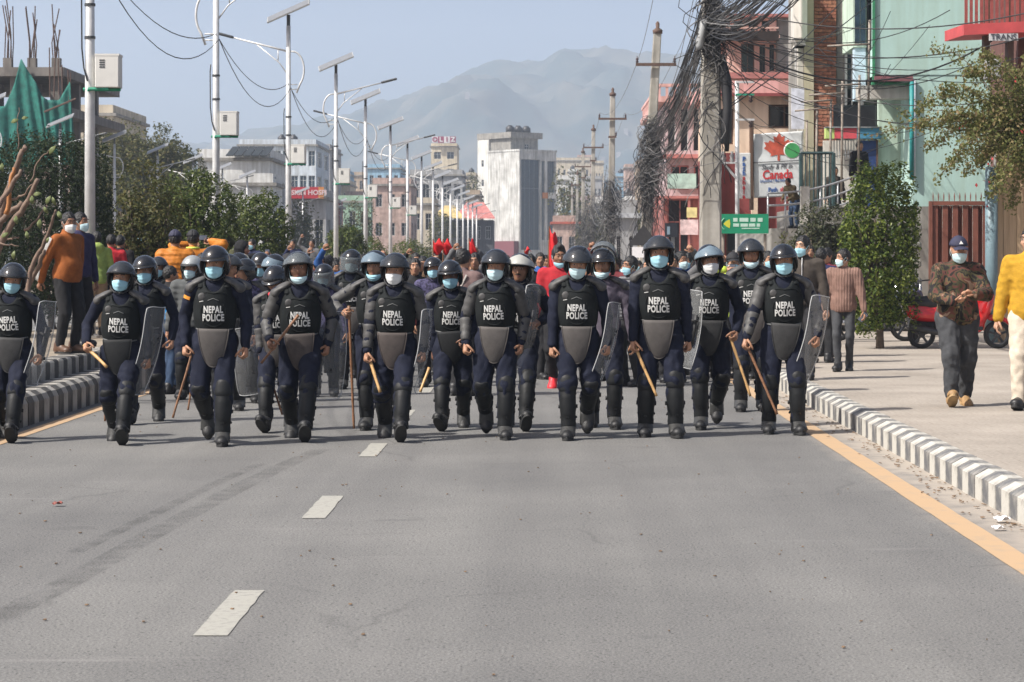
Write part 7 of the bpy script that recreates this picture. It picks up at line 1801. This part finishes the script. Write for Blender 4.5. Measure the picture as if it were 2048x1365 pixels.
# man in the camouflage jacket, looking at his hands
CAPN = cap_mesh(mat('navy_cap', (.025, .026, .055), .8, .15, 20)); CAPB = cap_mesh(mat('blue_cap', (.02, .09, .42), .8, .12, 20)); CAPK = cap_mesh(mat('black_cap', (.014, .014, .017), .8, .15, 20))
PY = ground_px(1910, 812, .2).y
kc = civ(1915, 474, PY, .2, 'man in camouflage jacket and navy cap with white mask, walking on the pavement', jm=camo_mat(), trs=GREYT, shoe=SHOE_T, cap=CAPN, mask=('pale', 0), bulk=1.15, jk=1.08, tl=1.30, hem=1, belly=1.5, collar=1, sleeve=.97, lf=(.10, .16, .02, -18), rf=(-.09, -.18, .02, 30), lean=4, head=(2, 8, 0), rh=(-.10, -.34, 1.07), lh=(.10, -.36, 1.13), rh_palm=(.3, -.2, 1), lh_palm=(-.7, -.3, -.6), rh_dir=(.9, -.3, .2), lh_dir=(-.75, -.25, .35), rh_side=(0, -1, .3), lh_side=(0, 0, 1), rh_curl=.3, lh_curl=.5, rpole=(-.9, .5, -.6), lpole=(.9, .5, -.6), hair=None, wr=.009, res=.0145)
ob('cap_emblem', MB().poly([(-.022, 0, -.014), (.022, 0, -.014), (0, 0, .022)], (0, .004, 0)).mesh('cap_emblem', LETTER), kc['root'], kc['Mh'] @ Matrix.Translation((0, -.104, .170)) @ Matrix.Rotation(R(-28), 4, 'X'))
# man in the yellow jacket, cut by the frame
YELJ = cloth('mustard_jacket', (.42, .235, .02)); ORT = cloth('orange_red_shirt', (.66, .07, .03))
PY2 = ground_px(2040, 818, .2).y
ky = civ(2062, 452, PY2, .2, 'man in open mustard jacket over an orange shirt and cream chinos', rz=-16, jm=YELJ, trs=KHAKI, shoe=SHOE_K, bulk=1.12, collar=1, tl=1.22, hem=.8, lf=(.10, .12, .02, -18), rf=(-.10, -.16, 0, 12), head=(-30, 2, 0), rh=(-.31, -.02, .80), lh=(.3, 0, .82), rh_curl=.5, skin=SKINS[3], res=.0145)
v = Vol((-.14, -.2, .9), (.14, 0, 1.5), .013); v.ell((0, -.03, 1.2), (.10, .118, .30), .02).cutplane((0, 0, .93), (0, 0, -1)); ob('shirt', v.mesh('shirt', ORT), ky['root'], ky['Mt'])
# man in the brown knitted sweater
def knit_mat():
    m = cloth('brown_cable_knit', (.20, .12, .095)); nt = m.node_tree; w = nt.nodes.new('ShaderNodeTexWave'); w.inputs['Scale'].default_value = 9; w.inputs['Distortion'].default_value = 2; w.bands_direction = 'X'
    tc = nt.nodes.new('ShaderNodeTexCoord'); nt.links.new(tc.outputs['Object'], w.inputs['Vector']); b = [x for x in nt.nodes if x.type == 'BUMP'][0]; nt.links.new(w.outputs['Fac'], b.inputs['Height']); b.inputs['Strength'].default_value = .35; return m
PY3 = ground_px(1680, 742, .2).y
kb = civ(1687, 497, PY3, .2, 'young man in brown cable knit sweater and grey jeans, head turned, holding a phone', rz=-14, jm=knit_mat(), trs=GREYT, mask=('pale', 0), collar=1, hem=1.0, head=(-50, 2, 0), lh=(.30, -.08, .82), rh=(-.27, -.04, .80), lf=(.07, .10, .02, -18), rf=(-.06, -.14, 0, 5), tl=.92, skin=SKINS[0])
def phone(p, label, M=None):
    o = MB().bevbox((-.037, -.006, -.075), (.037, .006, .075), .004).build('phone', mat('phone_black', (.02, .02, .025), .2, .1)); o.matrix_world = Matrix.Translation(p) @ (M or Matrix.Identity(4)); tag(o, label, 'phone'); ob('screen', MB().box((-.033, -.0075, -.068), (.033, -.0062, .068)).mesh('screen', mat('phone_screen', (.12, .14, .18), .1, .2)), o); return o
phone(GW(kb, 1), 'phone in the hand of the young man in brown knit sweater', Matrix.Rotation(R(40), 4, 'Y') @ Matrix.Rotation(R(30), 4, 'X'))
# brown jacket man and sports jacket man behind the last officer
BRJ = cloth('dark_olive_jacket', (.06, .05, .042))
kk = civ(1606, 471, 27.2, .2, 'tall man in dark brown zip jacket, blue mask, behind the officer beside the kerb', rz=-12, jm=BRJ, trs=DKT, mask=('blue', 0), collar=1, head=(-26, 2, 0), skin=SKINS[3], lf=(.09, -.1, 0, 5), rf=(-.09, .12, .03, -22))
ob('zip', MB().tube([(0, -.128, 1.02), (0, -.135, 1.2), (0, -.125, 1.36), (.0, -.085, 1.45)], .006, 5).mesh('zip', mat('pale_zip', (.4, .4, .4), .4, 0)), kk['root'], kk['Mt'])
SPJ = cloth('navy_sports_jacket', (.02, .022, .07)); 
ks = civ(1642, 500, 31.5, .2, 'person in navy sports jacket with red stripe and white emblem, back turned', rz=160, jm=SPJ, h=1.60, group='people watching along the road')
Ms = ks['Mt']
ob('stripe', MB().slab(lambda u, w: (-.15+.3*u, .128-.05*(2*u-1)**2, 1.33+.02*w), 8, 2, (0, .006, 0)).mesh('stripe', mat('red_stripe', (.5, .04, .04), .7, .1)), ks['root'], Ms)
ob('emblem', MB().poly([(-.05, .132, 1.22), (.05, .132, 1.22), (0, .132, 1.30)], (0, .006, 0)).mesh('emblem', LETTER), ks['root'], Ms)
# orange track jacket man on the median and his neighbour
ORJ = cloth('rust_orange_track_jacket', (.27, .085, .022))
PY4 = ground_px(132, 706, .52).y
ko = civ(134, 424, PY4, .52, 'heavy man in rust orange track jacket with white sleeve stripes, standing on the median', rz=58, jm=ORJ, trs=DKT, shoe=SHOE_B, mask=('white', 0), bulk=1.03, belly=3.2, collar=1, head=(-22, 4, 0), rh=(-.24, .20, .88), lh=(.28, .10, .86), rpole=(-1, .5, -.2), lpole=(1, .5, -.2), skin=SKINS[1], lf=(.10, -.02, 0, 0), rf=(-.10, .03, 0, 0), hem=.5)
for q in (-.022, 0, .022):
    a, e, w = ko['sh'][-1], ko['elb'][-1], ko['wri'][-1]; pts_ = []
    for seg, (p0, p1, r0, r1) in enumerate(((a, e, .077, .066), (e, w, .066, .052))):
        Mx = frame(p0, p1-p0, (-1, .3, 0))
        for i in range(7): t = i/6; pts_.append(Mx @ Vector((q, -(r0+(r1-r0)*t)*1.04, -(p1-p0).length*t)))
    ob('sleeve_stripe', MB().tube(pts_[:7]+pts_[8:], .0065, 5).mesh('sleeve_stripe', LETTER, True), ko['root'])
PURP = cloth('purple_blue_jacket', (.03, .028, .07))
civ(158, 424, 29.2, .52, 'man in purple blue jacket half hidden behind the rust orange track jacket', rz=60, jm=PURP, mask=('pale', 0), skin=SKINS[1])
LIME = cloth('lime_green_hoodie', (.25, .33, .09))
civ(193, 462, 33.5, .52, 'person in lime green hooded jacket seen from behind on the median', rz=205, jm=LIME, trs=cloth('beige_trousers', (.28, .2, .13)), hood=1, hem=.8)
civ(222, 468, 34.6, .52, 'person in red jersey just behind the lime green hood', rz=190, jm=cloth('red_jersey', (.5, .03, .04)))
civ(240, 470, 35.4, .52, 'dark haired person in black jacket right of the lime green hood', rz=170, jm=BLKJ)
civ(296, 475, 40.0, .52, 'person in black with back turned before the olive shrub', rz=150, jm=BLKJ)
PUFO = cloth('orange_puffer', (.46, .16, .02), .55)
kp1 = civ(350, 461, 31.5, .33, 'person in orange puffer jacket and navy cap, back turned, on the median kerb', rz=185, jm=PUFO, puffer=1, bulk=1.12, cap=CAPN, hair='short')
kp2 = civ(386, 461, 32.2, .33, 'person in orange puffer jacket and black cap filming with a raised phone', rz=188, jm=PUFO, puffer=1, bulk=1.12, cap=CAPK, rh=(-.26, -.30, 1.56), rh_curl=.9, lh=(.05, -.36, 1.5))
phone(GW(kp2, -1)+Vector((-.06, 0, .04)), 'black phone raised by the person in orange puffer and black cap', Matrix.Rotation(R(90), 4, 'Y'))
ob('collar', MB().tube([(.085*math.cos(a), .012+.085*math.sin(a), 1.46) for a in [2*PI*i/16 for i in range(17)]], .02, 6).mesh('collar', mat('lime_collar', (.5, .6, .08), .7, .1), True), kp2['root'], kp2['Mt'])
HOODK = hood_mesh(BLKJ)
kh = civ(482, 478, 34.5, .2, 'person in black hood and dark mask holding up a phone by the shrubs', rz=70, jm=BLKJ, h=1.72, rh=(-.10, -.42, 1.50), lh=(.10, -.42, 1.48), cap=HOODK, hair=None, rh_curl=.9)
phone(GW(kh, -1), 'phone held up by the person in black hood')
kf = civ(352, 545, 27.5, 0, 'stooping person in bright blue jacket between the officers and the median', rz=150, jm=cloth('bright_blue_jacket', (.02, .16, .36)), h=1.62, lean=28, trs=JEANS)
civ(338, 545, 28.4, 0, 'dark haired person bending down beside the blue jacket', rz=120, jm=BLKJ, h=1.56, trs=JEANS)
# people behind the line
kd = civ(925, 497, 27.2, 0, 'man in mauve brown jacket with a pale strap seen from behind', rz=150, jm=cloth('mauve_brown_jacket', (.15, .10, .095)), trs=DKT, bulk=1.08, hair='short')
ob('shoulder_strap', MB().tube([(-.12, .12, 1.40), (-.02, .135, 1.2), (.1, .12, 1.0)], .012, 5).mesh('shoulder_strap', mat('pale_webbing', (.5, .46, .42), .8, .1)), kd['root'], kd['Mt'])
kr = civ(1118, 490, 28.7, 0, 'man in bright red sweater and red shoes with mask under his chin', rz=-4, jm=cloth('bright_red_sweater', (.36, .02, .028)), trs=DKT, shoe=SHOE_R, mask=('blue', 1), hair='spike', head=(14, 8, 0), skin=SKINS[1], lf=(.08, -.05, 0, 5), rf=(-.08, .16, .05, -35))
civ(1088, 531, 31.0, 0, 'person in bright blue cap behind the red sweater', rz=40, jm=BLKJ, h=1.52, cap=CAPB, hair='short')
def stripe_knit():
    m = cloth('grey_striped_jacket', (.10, .10, .105)); nt = m.node_tree; b = nt.nodes['Principled BSDF']; w = nt.nodes.new('ShaderNodeTexWave'); w.bands_direction = 'Z'; w.inputs['Scale'].default_value = 7
    tc = nt.nodes.new('ShaderNodeTexCoord'); nt.links.new(tc.outputs['Object'], w.inputs['Vector']); r = nt.nodes.new('ShaderNodeValToRGB'); r.color_ramp.elements[0].color = (.02, .02, .022, 1); r.color_ramp.elements[1].color = (.17, .17, .18, 1); nt.links.new(w.outputs['Fac'], r.inputs['Fac']); nt.links.new(r.outputs[0], b.inputs['Base Color']); return m
civ(1264, 512, 29.2, 0, 'man in grey striped padded jacket and mask, looking sideways behind the shields', rz=-48, jm=stripe_knit(), mask=('blue', 0), skin=SKINS[1], head=(-8, 2, 0))
civ(830, 516, 31.0, 0, 'shouting young man in black jacket between two helmets', rz=0, jm=BLKJ, skin=SKINS[0], head=(4, -4, 0))
kq = civ(1466, 506, 29.5, 0, 'person in lime vest raising a hand with a phone behind the white-masked officer', rz=0, jm=cloth('lime_vest', (.40, .52, .06)), rh=(-.12, -.28, 1.50), rh_curl=.8, cap=CAPK, mask=('blue', 0))
phone(GW(kq, -1), 'pale phone raised by the person in lime vest')
civ(1400, 516, 33.0, 0, 'person with bowed head and pale mask between the tallest officer and the blue visor', jm=BLKJ, mask=('pale', 0), head=(0, 22, 0))
civ(1180, 522, 30.5, 0, 'person in maroon between the looking-down officer and the lifted visor', jm=cloth('maroon_top', (.12, .02, .03)), skin=SKINS[0])
# figures on the raised forecourt
civ(1590, 345, 51.9, 2.353, 'boy leaning over the pale railing post', rz=-50, h=1.22, lean=34, jm=cloth('olive_brown_shirt', (.10, .075, .04)), trs=JEANS, rh=(-.15, -.45, .92), lh=(.1, -.45, .9), skin=SKINS[1], res=.02)
civ(1718, 290, 56.5, 2.9, 'person in black coat standing behind the scaffold poles', rz=30, h=1.70, jm=BLKJ, res=.02, bulk=1.1)
civ(1669, 328, 56.8, 2.353, 'person in dark olive jacket beside the iron gate', rz=20, h=1.62, jm=BRJ, res=.02)
# ---- the crowd farther back: copies of a few prototypes, each with its own jacket
def proto(**kw):
    o = dict(h=1.68, jm=BLKJ, trs=DKT, shoe=SHOE_K, shoe_name='shoe', hair='short', res=.021, face=1); o.update(kw)
    root = thing('person', (0, 0, 0), 'x', 'person', 'crowd walking behind the police lines'); figure(root, o); return root
PROT = [proto(seed=1), proto(seed=2, mask=('blue', 0)), proto(seed=3, rh=(-.28, -.16, 1.76), rh_curl=1.2, rpole=(-1, .2, 0), skin=SKINS[1]), proto(seed=4, mask=('pale', 0), skin=SKINS[1]), proto(seed=5, hair='long', skin=SKINS[0]), proto(seed=6, cap=CAPK), proto(seed=7, lh=(.26, -.18, 1.74), lh_curl=1.2, lpole=(1, .2, 0), mask=('blue', 1))]
PNAME = ['bare-faced', 'blue-masked', 'fist-raising', 'pale-masked', 'long-haired', 'black-capped', 'left-fist-raising']
JCOL = [('black', BLKJ), ('navy', cloth('navy_anorak', (.02, .025, .06))), ('grey', cloth('grey_anorak', (.11, .11, .115))), ('maroon', cloth('maroon_anorak', (.13, .025, .03))), ('brown', cloth('brown_anorak', (.10, .06, .035))), ('red', cloth('red_anorak', (.42, .03, .035))), ('blue', cloth('blue_anorak', (.03, .09, .26))), ('olive', cloth('olive_anorak', (.07, .07, .035))), ('white', cloth('white_anorak', (.5, .5, .5)))]
g = random.Random(77); used = [0]*len(PROT)
def crowd(px, Y, z=0.0, pi=None, ji=None, rz=None, where='in the crowd behind the police lines'):
    pi = g.choices(range(7), (4, 3, 2, 3, 1, 2, 1))[0] if pi is None else pi; ji = g.choices(range(9), (6, 4, 3, 2, 2, 1, 2, 2, .6))[0] if ji is None else ji
    r = PROT[pi] if used[pi] == 0 else copy_tree(PROT[pi]); used[pi] += 1
    r.location = ((px-VX)*Y/FPX, Y, z); r.rotation_euler = (0, 0, g.gauss(0, .35) if rz is None else R(rz)); s_ = g.uniform(.93, 1.05); r.scale = (s_, s_, s_)
    r['label'] = '%s person in %s jacket %s' % (PNAME[pi], JCOL[ji][0], where); r['group'] = 'crowd walking behind the police lines'
    for c in r.children:
        if c.name.startswith('jacket'): c.material_slots[0].link = 'OBJECT'; c.material_slots[0].material = JCOL[ji][1]
for px, Y, pi in ((690, 33, 2), (735, 34, 6), (655, 36, 2), (950, 33, 2), (975, 34, 3), (925, 36, 6), (1060, 34, 0), (880, 35, 0), (845, 36, 2), (640, 34, 4), (575, 33, 5), (530, 35, 0), (560, 38, 1), (545, 41, 5), (1225, 34, 1), (1290, 34, 0), (1360, 32, 3), (1385, 38, 5), (1440, 35, 0), (1455, 40, 4), (1535, 34, 1), (1570, 38, 0), (1345, 42, 3), (1240, 43, 1), (1155, 40, 3), (1090, 42, 0), (1040, 40, 5), (1000, 41, 1), (900, 43, 6), (820, 42, 0), (765, 40, 3), (720, 44, 1), (670, 43, 0), (610, 42, 2), (500, 40, 0), (445, 38, 1), (420, 35, 5), (280, 34, 0), (255, 33, 3)):
    crowd(px, Y, 0, pi)
for i in range(62):
    crowd(g.uniform(400, 1580), g.uniform(29.5, 44))
for i in range(50):
    Y = g.uniform(46, 92); x = g.uniform(-4.6, 2.7); crowd(VX+x*FPX/Y, Y)
for i, (px, Y) in enumerate(((250, 43), (275, 47), (315, 44), (430, 46), (455, 52), (505, 49), (545, 56), (585, 60), (625, 66))):
    crowd(px, Y, .47, where='standing on the median among the shrubs')
for i, (px, Y) in enumerate(((1620, 40), (1548, 52), (1500, 56), (1470, 60), (1430, 64), (1380, 70), (1340, 80), (1655, 33.5))):
    crowd(px, Y, .2, where='on the right pavement under the cables')
for i, p in enumerate(PROT):
    if used[i] == 0: crowd(700, 50, 0, i)
# ---- red flags
FLAGM = mat('red_flag_cloth', (.58, .012, .016), .75, .08, 6)
def flag(px, top, bot, w, h, Y, label, lean=0):
    a = at(px, bot, Y); b = at(px+lean, top, Y); r = thing('red_flag', a, label, 'flag', 'red flags waved by the crowd'); d = b-a
    ob('flag_pole', MB().tube([(0, 0, 0), d], .008, 6).mesh('flag_pole', BAMBOO2), r)
    s_ = h*Y/FPX; w_ = w*Y/FPX
    ob('flag_cloth', MB().slab(lambda u, t: d-d.normalized()*s_*(1-t)+Vector((w_*u*(.55+.45*(1-t)), .06*math.sin(u*5+t*3), -.25*s_*u*(t)-.05*math.sin(u*6))), 12, 10, (0, .004, 0)).mesh('flag_cloth', FLAGM, True), r)
flag(1095, 452, 575, 28, 105, 29.6, 'tall narrow red flag beside the man in the red sweater', 4)
flag(866, 478, 545, 30, 26, 33, 'small red flag held over the crowd behind the shorter officer')
flag(886, 478, 545, 22, 26, 34, 'second small red flag next to the first one')
flag(938, 476, 540, 17, 34, 33.5, 'small upright red flag in a raised hand')
flag(1049, 496, 540, 14, 10, 38, 'tiny red flag deep in the crowd')

# ================================================================== scooter and motorcycles
TYRE = mat('tyre_rubber', (.02, .02, .02), .85, .2, 20); RIMM = mat('black_rim', (.03, .03, .032), .4, .1); REDB = mat('red_body_paint', (.55, .012, .014), .25, .05, 4, coat=.5); BLKP = mat('black_plastic', (.018, .018, .02), .5, .15); CHR = mat('chrome', (.5, .5, .5), .2, 0, metal=.9); SEATM = mat('black_seat_vinyl', (.014, .014, .015), .5, .2, 10)
def wheel(root, x, r, w=.05):
    M = Matrix.Translation((x, 0, r)) @ Matrix.Rotation(R(90), 4, 'X')
    t = MB(); t.lathe([(r-.06, -w*.8), (r-.02, -w), (r, -w*.5), (r, w*.5), (r-.02, w), (r-.06, w*.8)], 28, M, False); wh = ob('wheel', t.mesh('tyre', TYRE, True), root)
    h = MB(); h.lathe([(r-.055, -w*.7), (r-.075, -w*.5), (r-.075, w*.5), (r-.055, w*.7)], 28, M, False); h.lathe([(.05, -w), (.05, w)], 12, M)
    for i in range(5):
        a = 2*PI*i/5; h.cbox((0, 0, 0), (.018, .02, (r-.08)/2), Matrix.Translation((x, 0, r)) @ Matrix.Rotation(a, 4, 'Y') @ Matrix.Translation((0, 0, (r-.06)/2)))
    ob('rim', h.mesh('rim', RIMM), wh)
def scooter(px, fy, label, body=REDB, rz=0):
    P = ground_px(px, fy, .2); r = thing('scooter', P, label, 'scooter', 'two-wheelers parked on the pavement', R(rz))
    wheel(r, -.62, .225); wheel(r, .62, .225)      # front to +X
    v = Vol((-.95, -.2, .25), (.1, .2, .85), .02)
    v.cone((-.85, 0, .66), (-.35, 0, .60), .07, .13, .05).cone((-.35, 0, .60), (-.08, 0, .50), .13, .10, .05).ell((-.5, 0, .55), (.36, .15, .12), .05); ob('rear_body', v.mesh('rear_body', body), r)
    v = Vol((-.9, -.2, .2), (.1, .2, .6), .02); v.cone((-.62, .08, .38), (-.2, .08, .36), .08, .10, .04).cone((-.15, 0, .34), (.05, 0, .34), .12, .10, .05); ob('engine', v.mesh('engine', BLKP), r)
    v = Vol((-.9, -.2, .6), (.1, .2, .95), .018); v.cone((-.82, 0, .76), (-.45, 0, .74), .08, .12, .04).cone((-.45, 0, .74), (-.08, 0, .70), .12, .09, .05); ob('seat', v.mesh('seat', SEATM), r)
    v = Vol((.1, -.25, .25), (.75, .25, 1.05), .02); v.cone((.30, 0, .36), (.42, 0, .85), .10, .12, .06).ell((.44, 0, .68), (.09, .20, .25), .05, Matrix.Rotation(R(18), 4, 'Y')).cone((.42, 0, .86), (.40, 0, .98), .13, .07, .05); ob('front_apron', v.mesh('front_apron', body), r)
    ob('floor_board', MB().bevbox((-.12, -.15, .30), (.36, .15, .36), .02).mesh('floor_board', BLKP), r)
    v = Vol((.35, -.1, .3), (.95, .1, .6), .018); v.cone((.50, 0, .50), (.62, 0, .50), .05, .06, .03).cone((.62, 0, .50), (.84, 0, .40), .06, .05, .03).cut((.62, 0, .225), (.235, .2, .235), .01); ob('front_mudguard', v.mesh('front_mudguard', body), r)
    ob('fork', MB().tube([(.62, .05, .225), (.50, .05, .62), (.42, 0, .95)], .02, 8).mesh('fork', BLKP, True), r)
    ob('handlebar', MB().tube([(.30, -.34, 1.02), (.38, -.15, 1.02), (.40, 0, 1.0), (.38, .15, 1.02), (.30, .34, 1.02)], .018, 8).mesh('handlebar', BLKP, True), r)
    for s in (-1, 1):
        m_ = ob('mirror', MB().tube([(.36, s*.22, 1.02), (.36, s*.27, 1.2)], .007, 6).mesh('mirror', BLKP), r); ob('mirror_glass', MB().ellipsoid((.36, s*.28, 1.24), (.012, .06, .04), 10, 6).mesh('mirror_glass', BLKP, True), m_)
    ob('headlight', MB().ellipsoid((.50, 0, .92), (.05, .09, .06), 12, 8).mesh('headlight', mat('lamp_glass', (.5, .5, .5), .1, 0), True), r)
    ob('exhaust', MB().tube([(-.1, -.13, .24), (-.4, -.15, .27), (-.85, -.16, .36)], [.025, .055, .055], 10).mesh('exhaust', BLKP, True), r)
    ob('tail_light', MB().ellipsoid((-.9, 0, .68), (.03, .07, .03), 10, 6).mesh('tail_light', mat('red_lens', (.35, .01, .01), .2, 0), True), r)
    ob('grab_rail', MB().tube([(-.6, -.12, .78), (-.9, -.1, .84), (-.95, 0, .84), (-.9, .1, .84), (-.6, .12, .78)], .013, 6).mesh('grab_rail', BLKP, True), r)
    return r
scooter(1919, 697, 'red scooter parked behind the man in the camouflage jacket', rz=2)
def motorbike(px, fy, label, tank, rz):
    P = ground_px(px, fy, .2); r = thing('motorcycle', P, label, 'motorcycle', 'two-wheelers parked on the pavement', R(rz))
    wheel(r, -.65, .30, .045); wheel(r, .65, .30, .045)
    v = Vol((-.1, -.2, .6), (.6, .2, 1.0), .02); v.ell((.18, 0, .82), (.27, .13, .12), .03); ob('fuel_tank', v.mesh('fuel_tank', tank), r)
    v = Vol((-.3, -.2, .2), (.4, .2, .7), .02); v.ell((.05, 0, .42), (.22, .13, .17), .03).cone((.1, 0, .5), (.22, 0, .66), .09, .08, .03); ob('engine', v.mesh('engine', BLKP), r)
    v = Vol((-.9, -.15, .7), (.05, .15, .95), .02); v.cone((-.75, 0, .86), (-.05, 0, .80), .06, .11, .03); ob('seat', v.mesh('seat', SEATM), r)
    ob('frame', MB().tube([(-.65, .08, .3), (-.1, .08, .4), (.35, .06, .55), (.45, 0, .95)], .022, 7).tube([(-.7, 0, .8), (-.1, .0, .68), (.45, 0, .9)], .022, 7).mesh('frame', BLKP, True), r)
    for s in (-1, 1): ob('fork', MB().tube([(.65, s*.07, .3), (.42, s*.07, 1.02)], .022, 8).mesh('fork', CHR, True), r)
    ob('handlebar', MB().tube([(.28, -.36, 1.1), (.38, -.1, 1.08), (.38, .1, 1.08), (.28, .36, 1.1)], .014, 8).mesh('handlebar', BLKP, True), r)
    ob('headlight', MB().ellipsoid((.5, 0, .95), (.08, .1, .1), 12, 8).mesh('headlight', BLKP, True), r)
    ob('exhaust', MB().tube([(.1, -.13, .3), (-.2, -.15, .27), (-.8, -.16, .38)], [.025, .045, .05], 10).mesh('exhaust', CHR, True), r)
    for x in (-.65, .65): ob('mudguard', MB().slab(lambda u, w: (x+.335*math.cos(R(30+120*u)), -.06+.12*w, .30+.335*math.sin(R(30+120*u))), 10, 3, (0, 0, .006)).mesh('mudguard', tank, True), r)
    return r
motorbike(1742, 683, 'black motorcycle parked behind the leafy fig trunk', BLKP, 14)
motorbike(1830, 688, 'dark motorcycle between the fig trunk and the red scooter', mat('dark_blue_tank', (.02, .03, .08), .3, .05, coat=.4), 78)
